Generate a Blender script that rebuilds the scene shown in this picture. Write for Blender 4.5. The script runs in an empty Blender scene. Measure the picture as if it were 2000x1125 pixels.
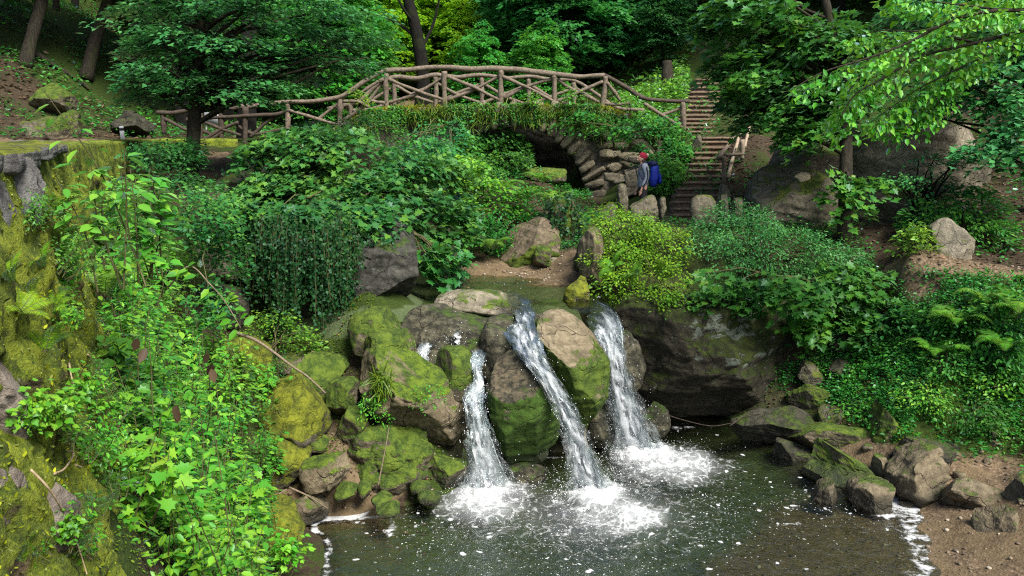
import bpy, bmesh, math, random
import numpy as np
from mathutils import Vector, Matrix

SC = bpy.context.scene
COL = SC.collection
RAD = math.radians
# ------------------------------------------------------------------ camera geometry
EYE = 5.2
F = 1667.0                       # focal length in pixels of a 2000 px wide frame
PITCH = math.atan(300.0 / F)     # eye level lies 300 px above the middle of the frame
CP, SP = math.cos(PITCH), math.sin(PITCH)

def P(px, py, Y):
    """world point seen at pixel (px,py) at horizontal distance Y"""
    a = (px - 1000.0) / F; b = (562.5 - py) / F
    dy = CP + b * SP; dz = -SP + b * CP
    t = Y / dy
    return np.array([a * t, Y, EYE + dz * t])

def G(px, py, z=0.0):
    a = (px - 1000.0) / F; b = (562.5 - py) / F
    dy = CP + b * SP; dz = -SP + b * CP
    t = (z - EYE) / dz
    return np.array([a * t, dy * t, z])

# ------------------------------------------------------------------ noise
_r = np.random.default_rng(11)
_perm = _r.permutation(256); _perm = np.concatenate([_perm, _perm, _perm])
_grad = _r.normal(size=(256, 3)); _grad /= np.linalg.norm(_grad, axis=1)[:, None]

def pnoise(p):
    p = np.asarray(p, float)
    i = np.floor(p).astype(int); f = p - i; i &= 255
    u = f * f * f * (f * (f * 6 - 15) + 10)
    out = np.zeros(len(p))
    for dx in (0, 1):
        wx = u[:, 0] if dx else 1 - u[:, 0]
        a = _perm[i[:, 0] + dx]
        for dy in (0, 1):
            wy = u[:, 1] if dy else 1 - u[:, 1]
            b = _perm[a + i[:, 1] + dy]
            for dz in (0, 1):
                wz = u[:, 2] if dz else 1 - u[:, 2]
                g = _grad[_perm[b + i[:, 2] + dz] % 256]
                d = f - np.array([dx, dy, dz])
                out += wx * wy * wz * np.einsum('ij,ij->i', g, d)
    return out * 1.5

def fbm(p, oct=4, lac=2.1, gain=0.5):
    p = np.asarray(p, float); s = np.zeros(len(p)); a = 1.0
    for k in range(oct):
        s += a * pnoise(p + 17.3 * k); p = p * lac; a *= gain
    return s

def nrm(v):
    v = np.asarray(v, float)
    return v / np.maximum(np.linalg.norm(v, axis=-1, keepdims=True), 1e-9)

def sstep(a, b, x):
    t = np.clip((x - a) / (b - a), 0, 1)
    return t * t * (3 - 2 * t)

# ------------------------------------------------------------------ objects
def tag(o, label=None, cat=None, group=None, kind=None):
    if label: o['label'] = label
    if cat: o['category'] = cat
    if group: o['group'] = group
    if kind: o['kind'] = kind
    return o

def thing(name, label, cat, loc=(0, 0, 0), group=None):
    o = bpy.data.objects.new(name, None); COL.objects.link(o)
    o.location = [float(c) for c in loc]; o.empty_display_size = 0.2
    return tag(o, label, cat, group)

def make_mesh(name, V, loops, starts, totals, smooth=True):
    me = bpy.data.meshes.new(name)
    V = np.asarray(V, np.float32)
    me.vertices.add(len(V)); me.vertices.foreach_set('co', V.ravel())
    me.loops.add(len(loops)); me.loops.foreach_set('vertex_index', np.asarray(loops, np.int32))
    me.polygons.add(len(starts))
    me.polygons.foreach_set('loop_start', np.asarray(starts, np.int32))
    if smooth: me.polygons.foreach_set('use_smooth', np.ones(len(starts), bool))
    me.update(calc_edges=True); me.validate()
    return me

def mesh_uniform(name, V, Fa, smooth=True):
    Fa = np.asarray(Fa, np.int32); k = Fa.shape[1]
    return make_mesh(name, V, Fa.ravel(), np.arange(len(Fa)) * k, np.full(len(Fa), k), smooth)

def mesh_lists(name, V, Fl, smooth=True):
    tot = np.array([len(f) for f in Fl]); st = np.concatenate([[0], np.cumsum(tot)[:-1]])
    return make_mesh(name, V, np.concatenate([np.asarray(f) for f in Fl]), st, tot, smooth)

def link(name, me, mat, parent=None):
    o = bpy.data.objects.new(name, me); COL.objects.link(o)
    if mat is not None: me.materials.append(mat)
    if parent is not None: o.parent = parent
    return o

def off(V, parent):
    if parent is None: return np.asarray(V, float)
    p = parent; l = np.zeros(3)
    while p is not None:
        l = l + np.array(p.location); p = p.parent
    return np.asarray(V, float) - l

def copy_tree(o, parent=None):
    c = o.copy(); COL.objects.link(c); c.parent = parent
    for ch in list(o.children): copy_tree(ch, c)
    return c

class MB:
    """collects simple shapes into one mesh"""
    def __init__(s): s.V = []; s.F = []; s.n = 0
    def add(s, V, Fl):
        V = np.asarray(V, float); s.V.append(V)
        n = s.n; s.F += [[int(i) + n for i in f] for f in Fl]; s.n += len(V)
        return s
    def tube(s, pts, rad, seg=8, cap=True, rough=0.0, seed=0, sq=1.0):
        pts = np.asarray(pts, float); n = len(pts)
        rad = np.broadcast_to(np.asarray(rad, float), (n,))
        t = np.gradient(pts, axis=0); t = nrm(t)
        ref = np.array([0, 0, 1.0]) if abs(t[0, 2]) < 0.9 else np.array([0, 1.0, 0])
        V = []
        for i in range(n):
            a = nrm(np.cross(t[i], ref)); b = np.cross(a, t[i]); ref = b
            for k in range(seg):
                th = 2 * math.pi * k / seg
                V.append(pts[i] + rad[i] * (a * math.cos(th) + b * math.sin(th) * sq))
        V = np.array(V)
        if rough:
            c = np.repeat(pts, seg, axis=0); d = V - c
            fac = 1 + rough * fbm(V * (0.35 / max(rad.max(), 1e-3)) + seed * 3.7, 3)
            V = c + d * fac[:, None]
        Fl = []
        for i in range(n - 1):
            for k in range(seg):
                k2 = (k + 1) % seg
                Fl.append([i * seg + k, i * seg + k2, (i + 1) * seg + k2, (i + 1) * seg + k])
        if cap:
            Fl.append(list(range(seg))[::-1]); Fl.append([(n - 1) * seg + k for k in range(seg)])
        return s.add(V, Fl)
    def box(s, c, h, R=None):
        c = np.asarray(c, float)
        V = np.array([[x, y, z] for x in (-1, 1) for y in (-1, 1) for z in (-1, 1)], float) * np.asarray(h, float)
        if R is not None: V = V @ np.asarray(R).T
        return s.add(V + c, [[0, 1, 3, 2], [4, 6, 7, 5], [0, 4, 5, 1], [2, 3, 7, 6], [0, 2, 6, 4], [1, 5, 7, 3]])
    def build(s, name, mat, parent=None, smooth=True):
        V = np.concatenate(s.V)
        return link(name, mesh_lists(name, off(V, parent), s.F, smooth), mat, parent)

def smooth_path(pts, n=12):
    """Catmull-Rom through pts"""
    p = np.asarray(pts, float); p = np.vstack([2 * p[0] - p[1], p, 2 * p[-1] - p[-2]])
    out = []
    for i in range(1, len(p) - 2):
        for t in np.linspace(0, 1, n, endpoint=False):
            a, b, c, d = p[i - 1], p[i], p[i + 1], p[i + 2]
            out.append(0.5 * (2 * b + (c - a) * t + (2 * a - 5 * b + 4 * c - d) * t * t + (3 * b - a - 3 * c + d) * t ** 3))
    out.append(p[-2])
    return np.array(out)

# icospheres
_ico = {}
def ico(sub):
    if sub not in _ico:
        bm = bmesh.new(); bmesh.ops.create_icosphere(bm, subdivisions=sub, radius=1.0)
        V = np.array([v.co[:] for v in bm.verts]); Fa = np.array([[v.index for v in f.verts] for f in bm.faces])
        bm.free(); _ico[sub] = (nrm(V), Fa)
    return _ico[sub]

def rotm(rx, ry, rz):
    return np.array((Matrix.Rotation(rz, 3, 'Z') @ Matrix.Rotation(ry, 3, 'Y') @ Matrix.Rotation(rx, 3, 'X')))

def rock_shape(size, seed, sub=5, n=2.8, cuts=7, cut=(0.55, 0.86), rough=0.1, rot=(0, 0, 0), fine=0.012, hard=1.0, fixed=()):
    rg = np.random.default_rng(seed)
    D, Fa = ico(sub)
    size = np.asarray(size, float)
    r = 1 / (np.abs(D) ** n).sum(1) ** (1 / n)
    p = D * r[:, None]
    for k in range(cuts):
        nn = nrm(rg.normal(size=3)); d = rg.uniform(*cut)
        e = p @ nn - d; e = np.where(e > 0, e, 0); p = p - nn * (e * hard)[:, None]
    for nn, d in fixed:
        nn = nrm(np.array(nn, float)); e = p @ nn - d; e = np.where(e > 0, e, 0); p = p - nn * (e * hard)[:, None]
    mx = np.abs(p).max(0); p = p / mx
    p = p * size
    s = size.mean()
    o = rg.uniform(-50, 50, 3)
    low = fbm(p / s * 0.9 + o, 3); mid = fbm(p / s * 2.7 + o * 1.3, 3)
    rid = 1 - np.abs(fbm(p / s * 1.8 + o * 0.7, 4))
    dirn = nrm(p / size)
    p = p + dirn * ((rough * s) * (low * 0.9 + mid * 0.35) + rough * s * 0.35 * (rid - 0.7))[:, None]
    strat = fbm(np.c_[p[:, 0] * 0.6, p[:, 1] * 0.6, p[:, 2] * 5 / max(s, 0.4)] + o, 3)
    p = p + dirn * (0.035 * s * strat)[:, None]
    cr = np.clip(1 - np.abs(fbm(p / s * 1.3 + o * .3, 2)) * 7, 0, 1) ** 2
    p = p - dirn * (rough * .45 * s * cr * np.clip(rough / .06, 0, 1))[:, None]
    p = p + dirn * (fine * fbm(p * 9 + o, 4))[:, None]
    return p @ rotm(*rot).T, Fa

def vnormals(V, Fa):
    a, b, c = V[Fa[:, 0]], V[Fa[:, 1]], V[Fa[:, 2]]
    n = np.cross(b - a, c - a); vn = np.zeros_like(V)
    for k in range(3): np.add.at(vn, Fa[:, k], n)
    return nrm(vn)

def sample(V, Fa, n, rg, fn=None):
    """n random points on a triangle mesh, with normals; fn(points, normals)->keep probability"""
    a, b, c = V[Fa[:, 0]], V[Fa[:, 1]], V[Fa[:, 2]]
    nn = np.cross(b - a, c - a); ar = np.linalg.norm(nn, axis=1); 
    idx = rg.choice(len(Fa), n, p=ar / ar.sum())
    u = rg.random(n); v = rg.random(n); m = u + v > 1; u[m] = 1 - u[m]; v[m] = 1 - v[m]
    p = a[idx] + (b[idx] - a[idx]) * u[:, None] + (c[idx] - a[idx]) * v[:, None]
    no = nrm(nn[idx])
    if fn is not None:
        k = rg.random(n) < fn(p, no); p = p[k]; no = no[k]
    return p, no

# ------------------------------------------------------------------ leaves
T_QUAD = (np.array([[0, 0, 0], [.45, .3, .05], [1, 0, -.05], [.45, -.3, .05]]), [[0, 3, 2, 1]])
T_OVAL = (np.array([[0, 0, 0], [.22, .22, .05], [.6, .24, .05], [1, 0, -.1], [.6, -.24, .05], [.22, -.22, .05]]),
          [[0, 3, 2, 1], [0, 5, 4, 3]])
_mp = [(0, 0), (-.12, .3), (.1, .27), (.18, .62), (.4, .34), (.66, .42), (.62, .2), (1, 0)]
T_MAPLE = (np.array([[x, y, abs(y) * .14 - .1 * x * x] for x, y in _mp] + [[x, -y, abs(y) * .14 - .1 * x * x] for x, y in _mp[1:-1]]),
           [[0, 7, 6, 5, 4, 3, 2, 1], [0, 8, 9, 10, 11, 12, 13, 7]])
T_LOBE = (np.array([[0, 0, 0], [.1, .35, .06], [.45, .42, .05], [.62, .2, .02], [1, 0, -.08], [.62, -.2, .02], [.45, -.42, .05], [.1, -.35, .06]]),
          [[0, 4, 3, 2, 1], [0, 7, 6, 5, 4]])
T_BLADE = (np.array([[0, .035, 0], [0, -.035, 0], [.5, -.03, .0], [.5, .03, .0], [1, 0, -.22]]), [[0, 1, 2, 3], [3, 2, 4]])
T_MOSS = (np.array([[0, .2, 0], [0, -.2, 0], [.6, -.22, .0], [1, 0, -.1], [.6, .22, 0]]), [[0, 1, 2, 3, 4]])
T_PIN = (np.array([[0, .04, 0], [0, -.04, 0], [.5, -.05, .01], [1, 0, -.08], [.5, .05, .01]]), [[0, 1, 2, 3, 4]])
T_NEEDLE = (np.array([[0, .1, 0], [0, -.1, 0], [1, 0, -.1]]), [[0, 1, 2]])

def leaf_arrays(T, pos, dirn, up, size):
    TV, TF = T
    X = nrm(dirn); Z = up - X * np.einsum('ij,ij->i', up, X)[:, None]; Z = nrm(Z); Y = np.cross(Z, X)
    size = np.broadcast_to(np.asarray(size, float), (len(pos),))
    V = pos[:, None, :] + size[:, None, None] * (TV[None, :, 0:1] * X[:, None] + TV[None, :, 1:2] * Y[:, None] + TV[None, :, 2:3] * Z[:, None])
    return V.reshape(-1, 3), len(TV), TF

class Leaves:
    def __init__(s): s.parts = []
    def add(s, T, pos, dirn, up, size):
        if len(pos): s.parts.append(leaf_arrays(T, np.asarray(pos, float), np.asarray(dirn, float), np.asarray(up, float), size))
        return s
    def mesh(s, name, origin=(0, 0, 0), smooth=False):
        Vs = []; loops = []; tots = []; base = 0
        for V, k, TF in s.parts:
            n = len(V) // k; Vs.append(V)
            ar = np.arange(n) * k + base
            pat = np.concatenate([np.asarray(f) for f in TF])
            loops.append((ar[:, None] + pat[None]).ravel()); tots.append(np.tile([len(f) for f in TF], n))
            base += len(V)
        V = np.concatenate(Vs) - np.asarray(origin, float); loops = np.concatenate(loops); tots = np.concatenate(tots)
        st = np.concatenate([[0], np.cumsum(tots)[:-1]])
        return make_mesh(name, V, loops, st, tots, smooth)
    def build(s, name, mat, parent=None, smooth=False):
        return link(name, s.mesh(name, -off(np.zeros(3), parent), smooth), mat, parent)

UP = np.array([0, 0, 1.0])
def sprays(cent, outd, L, W, M, rg, droop=0.25, jit=0.35, tilt=0.25, thick=0.05, upv=None):
    """flat leafy sprays: M leaves around each centre"""
    n = len(cent)
    outd = nrm(outd)
    up = nrm((UP if upv is None else upv) + tilt * rg.normal(size=(n, 3)))
    out = nrm(outd - up * np.einsum('ij,ij->i', outd, up)[:, None]); side = np.cross(up, out)
    L = np.broadcast_to(L, (n,)) * rg.uniform(.7, 1.3, n); W = np.broadcast_to(W, (n,)) * rg.uniform(.7, 1.3, n)
    u = rg.random((n, M)); v = rg.uniform(-1, 1, (n, M))
    wv = v * (1.05 - 0.65 * u)
    pos = cent[:, None] + out[:, None] * (L[:, None] * (u - .45))[..., None] + side[:, None] * (W[:, None] * wv)[..., None] \
        - UP * (droop * L[:, None] * (u ** 2 + .5 * v ** 2))[..., None] + up[:, None] * rg.normal(0, thick, (n, M))[..., None]
    d = out[:, None] * (0.6 + .4 * u)[..., None] + side[:, None] * (v * .9)[..., None] + .25 * rg.normal(size=(n, M, 3)) - UP * droop * .6
    uu = up[:, None] + jit * rg.normal(size=(n, M, 3)) + out[:, None] * (droop * u)[..., None]
    return pos.reshape(-1, 3), nrm(d.reshape(-1, 3)), nrm(uu.reshape(-1, 3))

def blob_centres(blobs, n, rg, rmin=0.5, upper=0.15):
    """points spread through ellipsoids (c, r), more near their skin; returns centres and outward directions"""
    w = np.array([np.prod(b[1]) ** .67 for b in blobs]); k = rg.choice(len(blobs), n, p=w / w.sum())
    d = nrm(rg.normal(size=(n, 3)) + UP * upper)
    r = rmin + (1 - rmin) * rg.random(n) ** .6
    C = np.array([b[0] for b in blobs])[k]; R = np.array([b[1] for b in blobs])[k]
    c = C + R * d * r[:, None]
    return c, d, k

def pblob(x0, y0, x1, y1, Y, d):
    a = P(x0, y1, Y); b = P(x1, y0, Y)
    c = (a + b) / 2
    return (c, np.array([abs(b[0] - a[0]) / 2, d / 2, abs(b[2] - a[2]) / 2]))
# ================================================================== materials
class NT:
    def __init__(s, name):
        s.m = bpy.data.materials.new(name); s.m.use_nodes = True
        s.t = s.m.node_tree; s.t.nodes.clear()
        s.out = s.t.nodes.new('ShaderNodeOutputMaterial')
    def n(s, typ, ins=None, **kw):
        x = s.t.nodes.new('ShaderNode' + typ)
        for k, v in kw.items(): setattr(x, k, v)
        for k, v in (ins or {}).items():
            if isinstance(v, bpy.types.NodeSocket): s.t.links.new(v, x.inputs[k])
            else: x.inputs[k].default_value = v
        return x
    def math(s, op, a, b=0.0, c=None, clamp=False):
        x = s.t.nodes.new('ShaderNodeMath'); x.operation = op; x.use_clamp = clamp
        for i, v in enumerate((a, b, c)):
            if v is None: continue
            if isinstance(v, bpy.types.NodeSocket): s.t.links.new(v, x.inputs[i])
            else: x.inputs[i].default_value = v
        return x.outputs[0]
    def mix(s, f, a, b, blend='MIX'):
        x = s.t.nodes.new('ShaderNodeMix'); x.data_type = 'RGBA'; x.blend_type = blend
        for sock, v in ((x.inputs[0], f), (x.inputs[6], a), (x.inputs[7], b)):
            if isinstance(v, bpy.types.NodeSocket): s.t.links.new(v, sock)
            elif sock == x.inputs[0]: sock.default_value = v
            else: sock.default_value = (*v, 1) if len(v) == 3 else v
        return x.outputs[2]
    def ramp(s, f, stops, interp='LINEAR'):
        x = s.t.nodes.new('ShaderNodeValToRGB'); x.color_ramp.interpolation = interp
        e = x.color_ramp.elements
        while len(e) < len(stops): e.new(0.5)
        for i, (p, c) in enumerate(stops):
            e[i].position = p; e[i].color = (*c, 1) if hasattr(c, '__len__') else (c, c, c, 1)
        s.t.links.new(f, x.inputs[0]); return x.outputs[0]
    def noise(s, vec, scale, detail=4, rough=.55, dist=0.0):
        x = s.n('TexNoise', {'Scale': scale, 'Detail': detail, 'Roughness': rough, 'Distortion': dist})
        s.t.links.new(vec, x.inputs['Vector']); return x.outputs['Fac']
    def vscale(s, vec, sc):
        x = s.n('VectorMath', operation='MULTIPLY'); s.t.links.new(vec, x.inputs[0]); x.inputs[1].default_value = sc
        return x.outputs[0]
    def range(s, f, a, b, lo=0.0, hi=1.0, smooth=True):
        x = s.n('MapRange', {'From Min': a, 'From Max': b, 'To Min': lo, 'To Max': hi}); x.clamp = True
        if smooth: x.interpolation_type = 'SMOOTHSTEP'
        s.t.links.new(f, x.inputs['Value']); return x.outputs['Result']
    def bump(s, h, strength=.5, dist=.02):
        x = s.n('Bump', {'Strength': strength, 'Distance': dist}); s.t.links.new(h, x.inputs['Height']); return x.outputs[0]
    def surf(s, sh): s.t.links.new(sh, s.out.inputs['Surface']); return s.m
    def obj(s): return s.n('TexCoord').outputs['Object']

def mat_leaf(name, c0, c1, c2, trans=.35, gloss=.35, rough=.42, clump=.8):
    t = NT(name)
    g = t.n('NewGeometry'); oi = t.n('ObjectInfo')
    nz = t.noise(g.outputs['Position'], clump, 2)
    f = t.math('ADD', t.math('MULTIPLY', g.outputs['Random Per Island'], .55), t.math('MULTIPLY_ADD', nz, 1.1, -.32), clamp=True)
    col = t.ramp(f, [(0.0, c0), (.45, c1), (.90, c2), (1.0, (c2[0] * 1.5 + .02, c2[1] * .95, c2[2]))])
    hs = t.n('HueSaturation', {'Hue': t.math('MULTIPLY_ADD', oi.outputs['Random'], .03, .485), 'Saturation': 1.0,
                               'Value': t.math('MULTIPLY_ADD', oi.outputs['Random'], .3, .85), 'Fac': 1.0, 'Color': col})
    col = hs.outputs[0]
    d = t.n('BsdfDiffuse', {'Color': col})
    tr = t.n('BsdfTranslucent', {'Color': t.mix(.5, col, (min(c2[0] * 1.5, 1), min(c2[1] * 1.35, 1), c2[2] * .7))})
    mx = t.n('MixShader', {0: trans, 1: d.outputs[0], 2: tr.outputs[0]})
    if gloss > 0:
        gl = t.n('BsdfGlossy', {'Color': (.75, .9, 1, 1), 'Roughness': rough})
        fr = t.n('Fresnel', {'IOR': 1.4})
        fac = t.math('MULTIPLY', fr.outputs[0], gloss * 1.3)
        mx = t.n('MixShader', {0: fac, 1: mx.outputs[0], 2: gl.outputs[0]})
    return t.surf(mx.outputs[0])

def mat_plain(name, c0, c1, scale=20, rough=.8, bump=.3, dist=.01, detail=6):
    t = NT(name); v = t.obj()
    n = t.noise(v, scale, detail)
    b = t.n('BsdfPrincipled', {'Base Color': t.ramp(n, [(.3, c0), (.7, c1)]), 'Roughness': rough, 'Normal': t.bump(n, bump, dist)})
    b.inputs['Specular IOR Level'].default_value = .3
    return t.surf(b.outputs[0])

def mat_rock(name, r0, r1, m0, m1, thr, side=False, wet=0.0, lichen=0.0, bump=.9, stain=.5):
    """sandstone with moss; thr: higher = less moss. side: moss on the flanks, bare worn top"""
    t = NT(name); v = t.obj(); g = t.n('NewGeometry')
    nz = t.n('SeparateXYZ'); t.t.links.new(g.outputs['Normal'], nz.inputs[0]); nz = nz.outputs[2]
    n1 = t.noise(v, 1.6, 6, .6, .4); n2 = t.noise(v, 11, 8, .65); n3 = t.noise(v, 45, 6, .7)
    st = t.noise(t.vscale(v, (1, 1, 6)), 1.3, 5, .6)
    if side:
        a = t.math('MULTIPLY', t.math('SUBTRACT', 1.0, nz), .42)
    else:
        a = t.math('MULTIPLY', nz, .45)
    f = t.math('ADD', a, t.math('MULTIPLY', n1, 1.15)); f = t.math('ADD', f, t.math('MULTIPLY', n2, .42))
    moss = t.range(f, thr, thr + .16)
    rc = t.ramp(t.math('ADD', t.math('MULTIPLY', n2, .6), t.math('MULTIPLY', st, .4)), [(.3, [c * .55 for c in r0]), (.45, r0), (.6, r1), (.75, [c * .75 for c in r1])])
    dark = t.range(t.noise(v, 2.7, 5, .65, .6), .5, .66)
    rc = t.mix(t.math('MULTIPLY', dark, stain), rc, [c * .3 for c in r0])
    if lichen:
        pa = t.n('Attribute', attribute_name='lichen').outputs['Fac']
        li = t.range(t.math('ADD', t.noise(v, 3.4, 7, .7), t.math('MULTIPLY', pa, .42 if lichen > .5 else 0)), .68 - lichen * .1, .74 - lichen * .06)
        rc = t.mix(t.math('MULTIPLY', li, .85), rc, (.17, .20, .155))
    wn = t.n('TexNoise', {'Scale': 1.1, 'Detail': 5.0}); t.t.links.new(v, wn.inputs['Vector'])
    wa = t.n('VectorMath', operation='ADD'); t.t.links.new(t.vscale(v, (1, 1, 1.7)), wa.inputs[0]); t.t.links.new(t.vscale(wn.outputs['Color'], (1.6, 1.6, 1.6)), wa.inputs[1])
    vc = t.n('TexVoronoi', {'Scale': .95}, feature='DISTANCE_TO_EDGE'); t.t.links.new(wa.outputs[0], vc.inputs['Vector'])
    crk = t.math('MULTIPLY', t.range(vc.outputs['Distance'], .0, .022, 1, 0), t.range(n2, .42, .56))
    rc = t.mix(t.math('MULTIPLY', crk, .75), rc, [c * .22 for c in r0])
    n6 = t.noise(v, 5.5, 9, .72, .3)
    mc = t.ramp(t.math('ADD', t.math('MULTIPLY', n6, .75), t.math('MULTIPLY', n3, .3)), [(.36, (m0[0] * .35 + .008, m0[1] * .28, m0[2] * .4)), (.47, m0), (.58, m1), (.72, [c * 1.3 for c in m1])])
    col = t.mix(moss, rc, mc)
    h = t.math('ADD', t.math('MULTIPLY', n2, .5), t.math('MULTIPLY', n3, .35))
    h = t.math('ADD', h, t.math('MULTIPLY', t.noise(v, 130, 3), .2))
    h = t.math('ADD', h, t.math('MULTIPLY', moss, .35)); h = t.math('ADD', h, t.math('MULTIPLY', n6, .8)); h = t.math('SUBTRACT', h, t.math('MULTIPLY', crk, .6))
    if wet:
        sp = t.n('SeparateXYZ'); t.t.links.new(g.outputs['Position'], sp.inputs[0])
        w = t.range(t.math('ADD', sp.outputs[2], t.math('MULTIPLY', n1, -.25)), wet - .1, wet + .12, 1, 0)
        col = t.mix(w, col, t.mix(.72, col, (.012, .014, .010)))
        ro = t.math('MULTIPLY_ADD', w, -.5, .88)
    else: ro = .9
    b = t.n('BsdfPrincipled', {'Base Color': col, 'Roughness': ro, 'Normal': t.bump(h, bump, .05)})
    b.inputs['Specular IOR Level'].default_value = .3
    return t.surf(b.outputs[0])

YM0, YM1 = (.055, .07, .005), (.145, .16, .010)          # yellow moss
GM0, GM1 = (.030, .060, .006), (.085, .125, .012)        # green moss
BM0, BM1 = (.02, .05, .006), (.045, .095, .010)        # bright green algae
SA0, SA1 = (.14, .112, .068), (.25, .205, .13)          # sandstone
GR0, GR1 = (.085, .074, .05), (.165, .148, .105)        # grey sandstone
DK0, DK1 = (.030, .029, .019), (.068, .063, .042)          # dark damp stone

M = {}
M['rock_yellow'] = mat_rock('mossy_rock_yellow', GR0, GR1, YM0, YM1, .62)
M['rock_green'] = mat_rock('mossy_rock_green', GR0, SA1, GM0, GM1, .72, wet=.12)
M['rock_big'] = mat_rock('mossy_rock_patchy', SA0, SA1, GM0, (.10, .15, .010), .96)
M['rock_side'] = mat_rock('worn_sandstone', SA0, SA1, GM0, (.075, .115, .012), .90, side=True, wet=.1)
M['rock_low'] = mat_rock('algae_sandstone', DK0, SA0, GM0, BM1, .93, side=True, wet=.3)
M['rock_wet'] = mat_rock('wet_stone', DK0, (.12, .11, .07), GM0, (.05, .085, .012), 1.1)
M['rock_dark'] = mat_rock('dark_stone', DK0, DK1, GM0, (.05, .07, .012), 1.12, lichen=.0)
M['rock_mass'] = mat_rock('lichen_cliff', (.030, .027, .017), (.066, .058, .036), (.015, .023, .005), (.038, .052, .008), .80, lichen=.75)
M['rock_over'] = mat_rock('overhang_stone', (.028, .028, .022), (.075, .073, .06), GM0, (.05, .075, .014), 1.16, lichen=.3)
M['rock_slab'] = mat_rock('stream_slab', (.10, .078, .048), (.19, .15, .098), GM0, GM1, .95, side=True)
M['rock_grey'] = mat_rock('grey_sandstone', GR0, GR1, GM0, (.09, .11, .014), 1.02, lichen=.25)
M['rock_pale'] = mat_rock('pale_sandstone', (.19, .165, .12), (.32, .28, .205), GM0, GM1, 1.10, stain=.4)
M['rock_shore'] = mat_rock('shore_sandstone', (.125, .10, .062), (.22, .18, .115), (.03, .05, .008), (.07, .11, .012), 1.08, wet=.1)
M['rock_near'] = mat_rock('near_stone', (.15, .125, .10), (.25, .215, .18), YM0, YM1, 1.34, lichen=.2)
M['wall_moss'] = mat_rock('mossy_wall', (.07, .05, .028), (.15, .11, .06), (.05, .078, .006), (.16, .195, .014), .56)
M['masonry'] = mat_rock('bridge_rubble', (.09, .08, .06), (.17, .15, .11), GM0, GM1, 1.05)
M['voussoir'] = mat_rock('arch_stone', (.125, .105, .07), (.22, .19, .13), GM0, GM1, 1.36, stain=.35)
M['capstone'] = mat_rock('wall_capstone', (.11, .105, .10), (.20, .195, .185), YM0, YM1, 1.02, lichen=.35)

M['wood'] = mat_plain('weathered_log', (.075, .057, .040), (.20, .16, .118), 16, .85, .6, .012)
M['wood_dark'] = mat_plain('dark_log', (.03, .022, .016), (.075, .056, .04), 16, .85, .6, .012)
M['wood_pale'] = mat_plain('pale_rail', (.2, .15, .105), (.34, .27, .2), 16, .8, .4, .01)
M['twig'] = mat_plain('twig', (.10, .075, .05), (.22, .17, .12), 30, .85, .5, .006)
M['stem'] = mat_plain('green_stem', (.05, .045, .02), (.10, .10, .035), 30, .7, .3, .004)
M['root'] = mat_plain('root', (.22, .16, .09), (.40, .31, .20), 30, .8, .4, .005)
M['step'] = mat_plain('stair_earth', (.07, .048, .031), (.14, .098, .064), 9, .9, .8, .02)
M['riser'] = mat_plain('stair_log', (.085, .06, .038), (.165, .12, .08), 14, .85, .6, .012)

def mat_bark(name, c0, c1, m):
    t = NT(name); v = t.obj(); g = t.n('NewGeometry')
    n = t.noise(t.vscale(v, (9, 9, 2)), 2.2, 7, .7, .5); n1 = t.noise(v, 1.3, 4)
    col = t.ramp(n, [(.3, [c * .4 for c in c0]), (.5, c0), (.7, c1)])
    col = t.mix(t.range(n1, .5, .68), col, m)
    b = t.n('BsdfPrincipled', {'Base Color': col, 'Roughness': .9, 'Normal': t.bump(n, .9, .04)})
    b.inputs['Specular IOR Level'].default_value = .2
    return t.surf(b.outputs[0])
M['bark'] = mat_bark('bark', (.026, .022, .015), (.06, .05, .035), (.03, .04, .009))
M['bark_dark'] = mat_bark('bark_dark', (.006, .0055, .0045), (.017, .0145, .0115), (.014, .019, .006))

L = {}
L['teal'] = mat_leaf('leaf_blue_green', (.016, .11, .027), (.033, .195, .042), (.085, .30, .055), .3, .45)
L['mid'] = mat_leaf('leaf_mid_green', (.012, .09, .014), (.032, .17, .018), (.10, .29, .022), .38, .4)
L['maple'] = mat_leaf('leaf_maple', (.010, .085, .022), (.028, .165, .026), (.11, .29, .025), .35, .45)
L['yellow'] = mat_leaf('leaf_yellow_green', (.05, .16, .008), (.125, .27, .012), (.27, .40, .02), .42, .35)
L['bright'] = mat_leaf('leaf_bright', (.03, .17, .010), (.09, .31, .014), (.26, .48, .03), .42, .5)
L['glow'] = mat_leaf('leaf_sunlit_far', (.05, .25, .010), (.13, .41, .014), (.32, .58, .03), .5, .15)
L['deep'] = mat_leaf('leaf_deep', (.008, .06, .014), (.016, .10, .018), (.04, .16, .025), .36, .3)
L['bank'] = mat_leaf('leaf_bank', (.025, .16, .012), (.075, .29, .02), (.24, .46, .03), .36, .55)
L['fern'] = mat_leaf('leaf_fern', (.035, .15, .010), (.085, .26, .014), (.20, .38, .03), .4, .3)
L['fern_yellow'] = mat_leaf('leaf_fern_yellow', (.07, .20, .010), (.15, .33, .012), (.29, .44, .02), .4, .3)
L['wood_green'] = mat_leaf('leaf_woodland', (.02, .14, .022), (.05, .25, .03), (.13, .38, .04), .48, .2)
L['wood_teal'] = mat_leaf('leaf_woodland_blue', (.014, .13, .04), (.034, .23, .06), (.08, .34, .08), .45, .25)
L['ivy'] = mat_leaf('leaf_ivy', (.006, .035, .010), (.012, .06, .016), (.035, .11, .025), .15, .35, .45)
L['grass'] = mat_leaf('leaf_grass', (.04, .13, .008), (.09, .21, .012), (.20, .31, .025), .35, .3)
L['drygrass'] = mat_leaf('leaf_drygrass', (.03, .085, .010), (.07, .15, .014), (.18, .24, .03), .3, .2)
L['moss'] = mat_leaf('moss_yellow', (.06, .08, .005), (.18, .20, .008), (.34, .34, .015), .25, .1, .6, 1.6)
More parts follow.
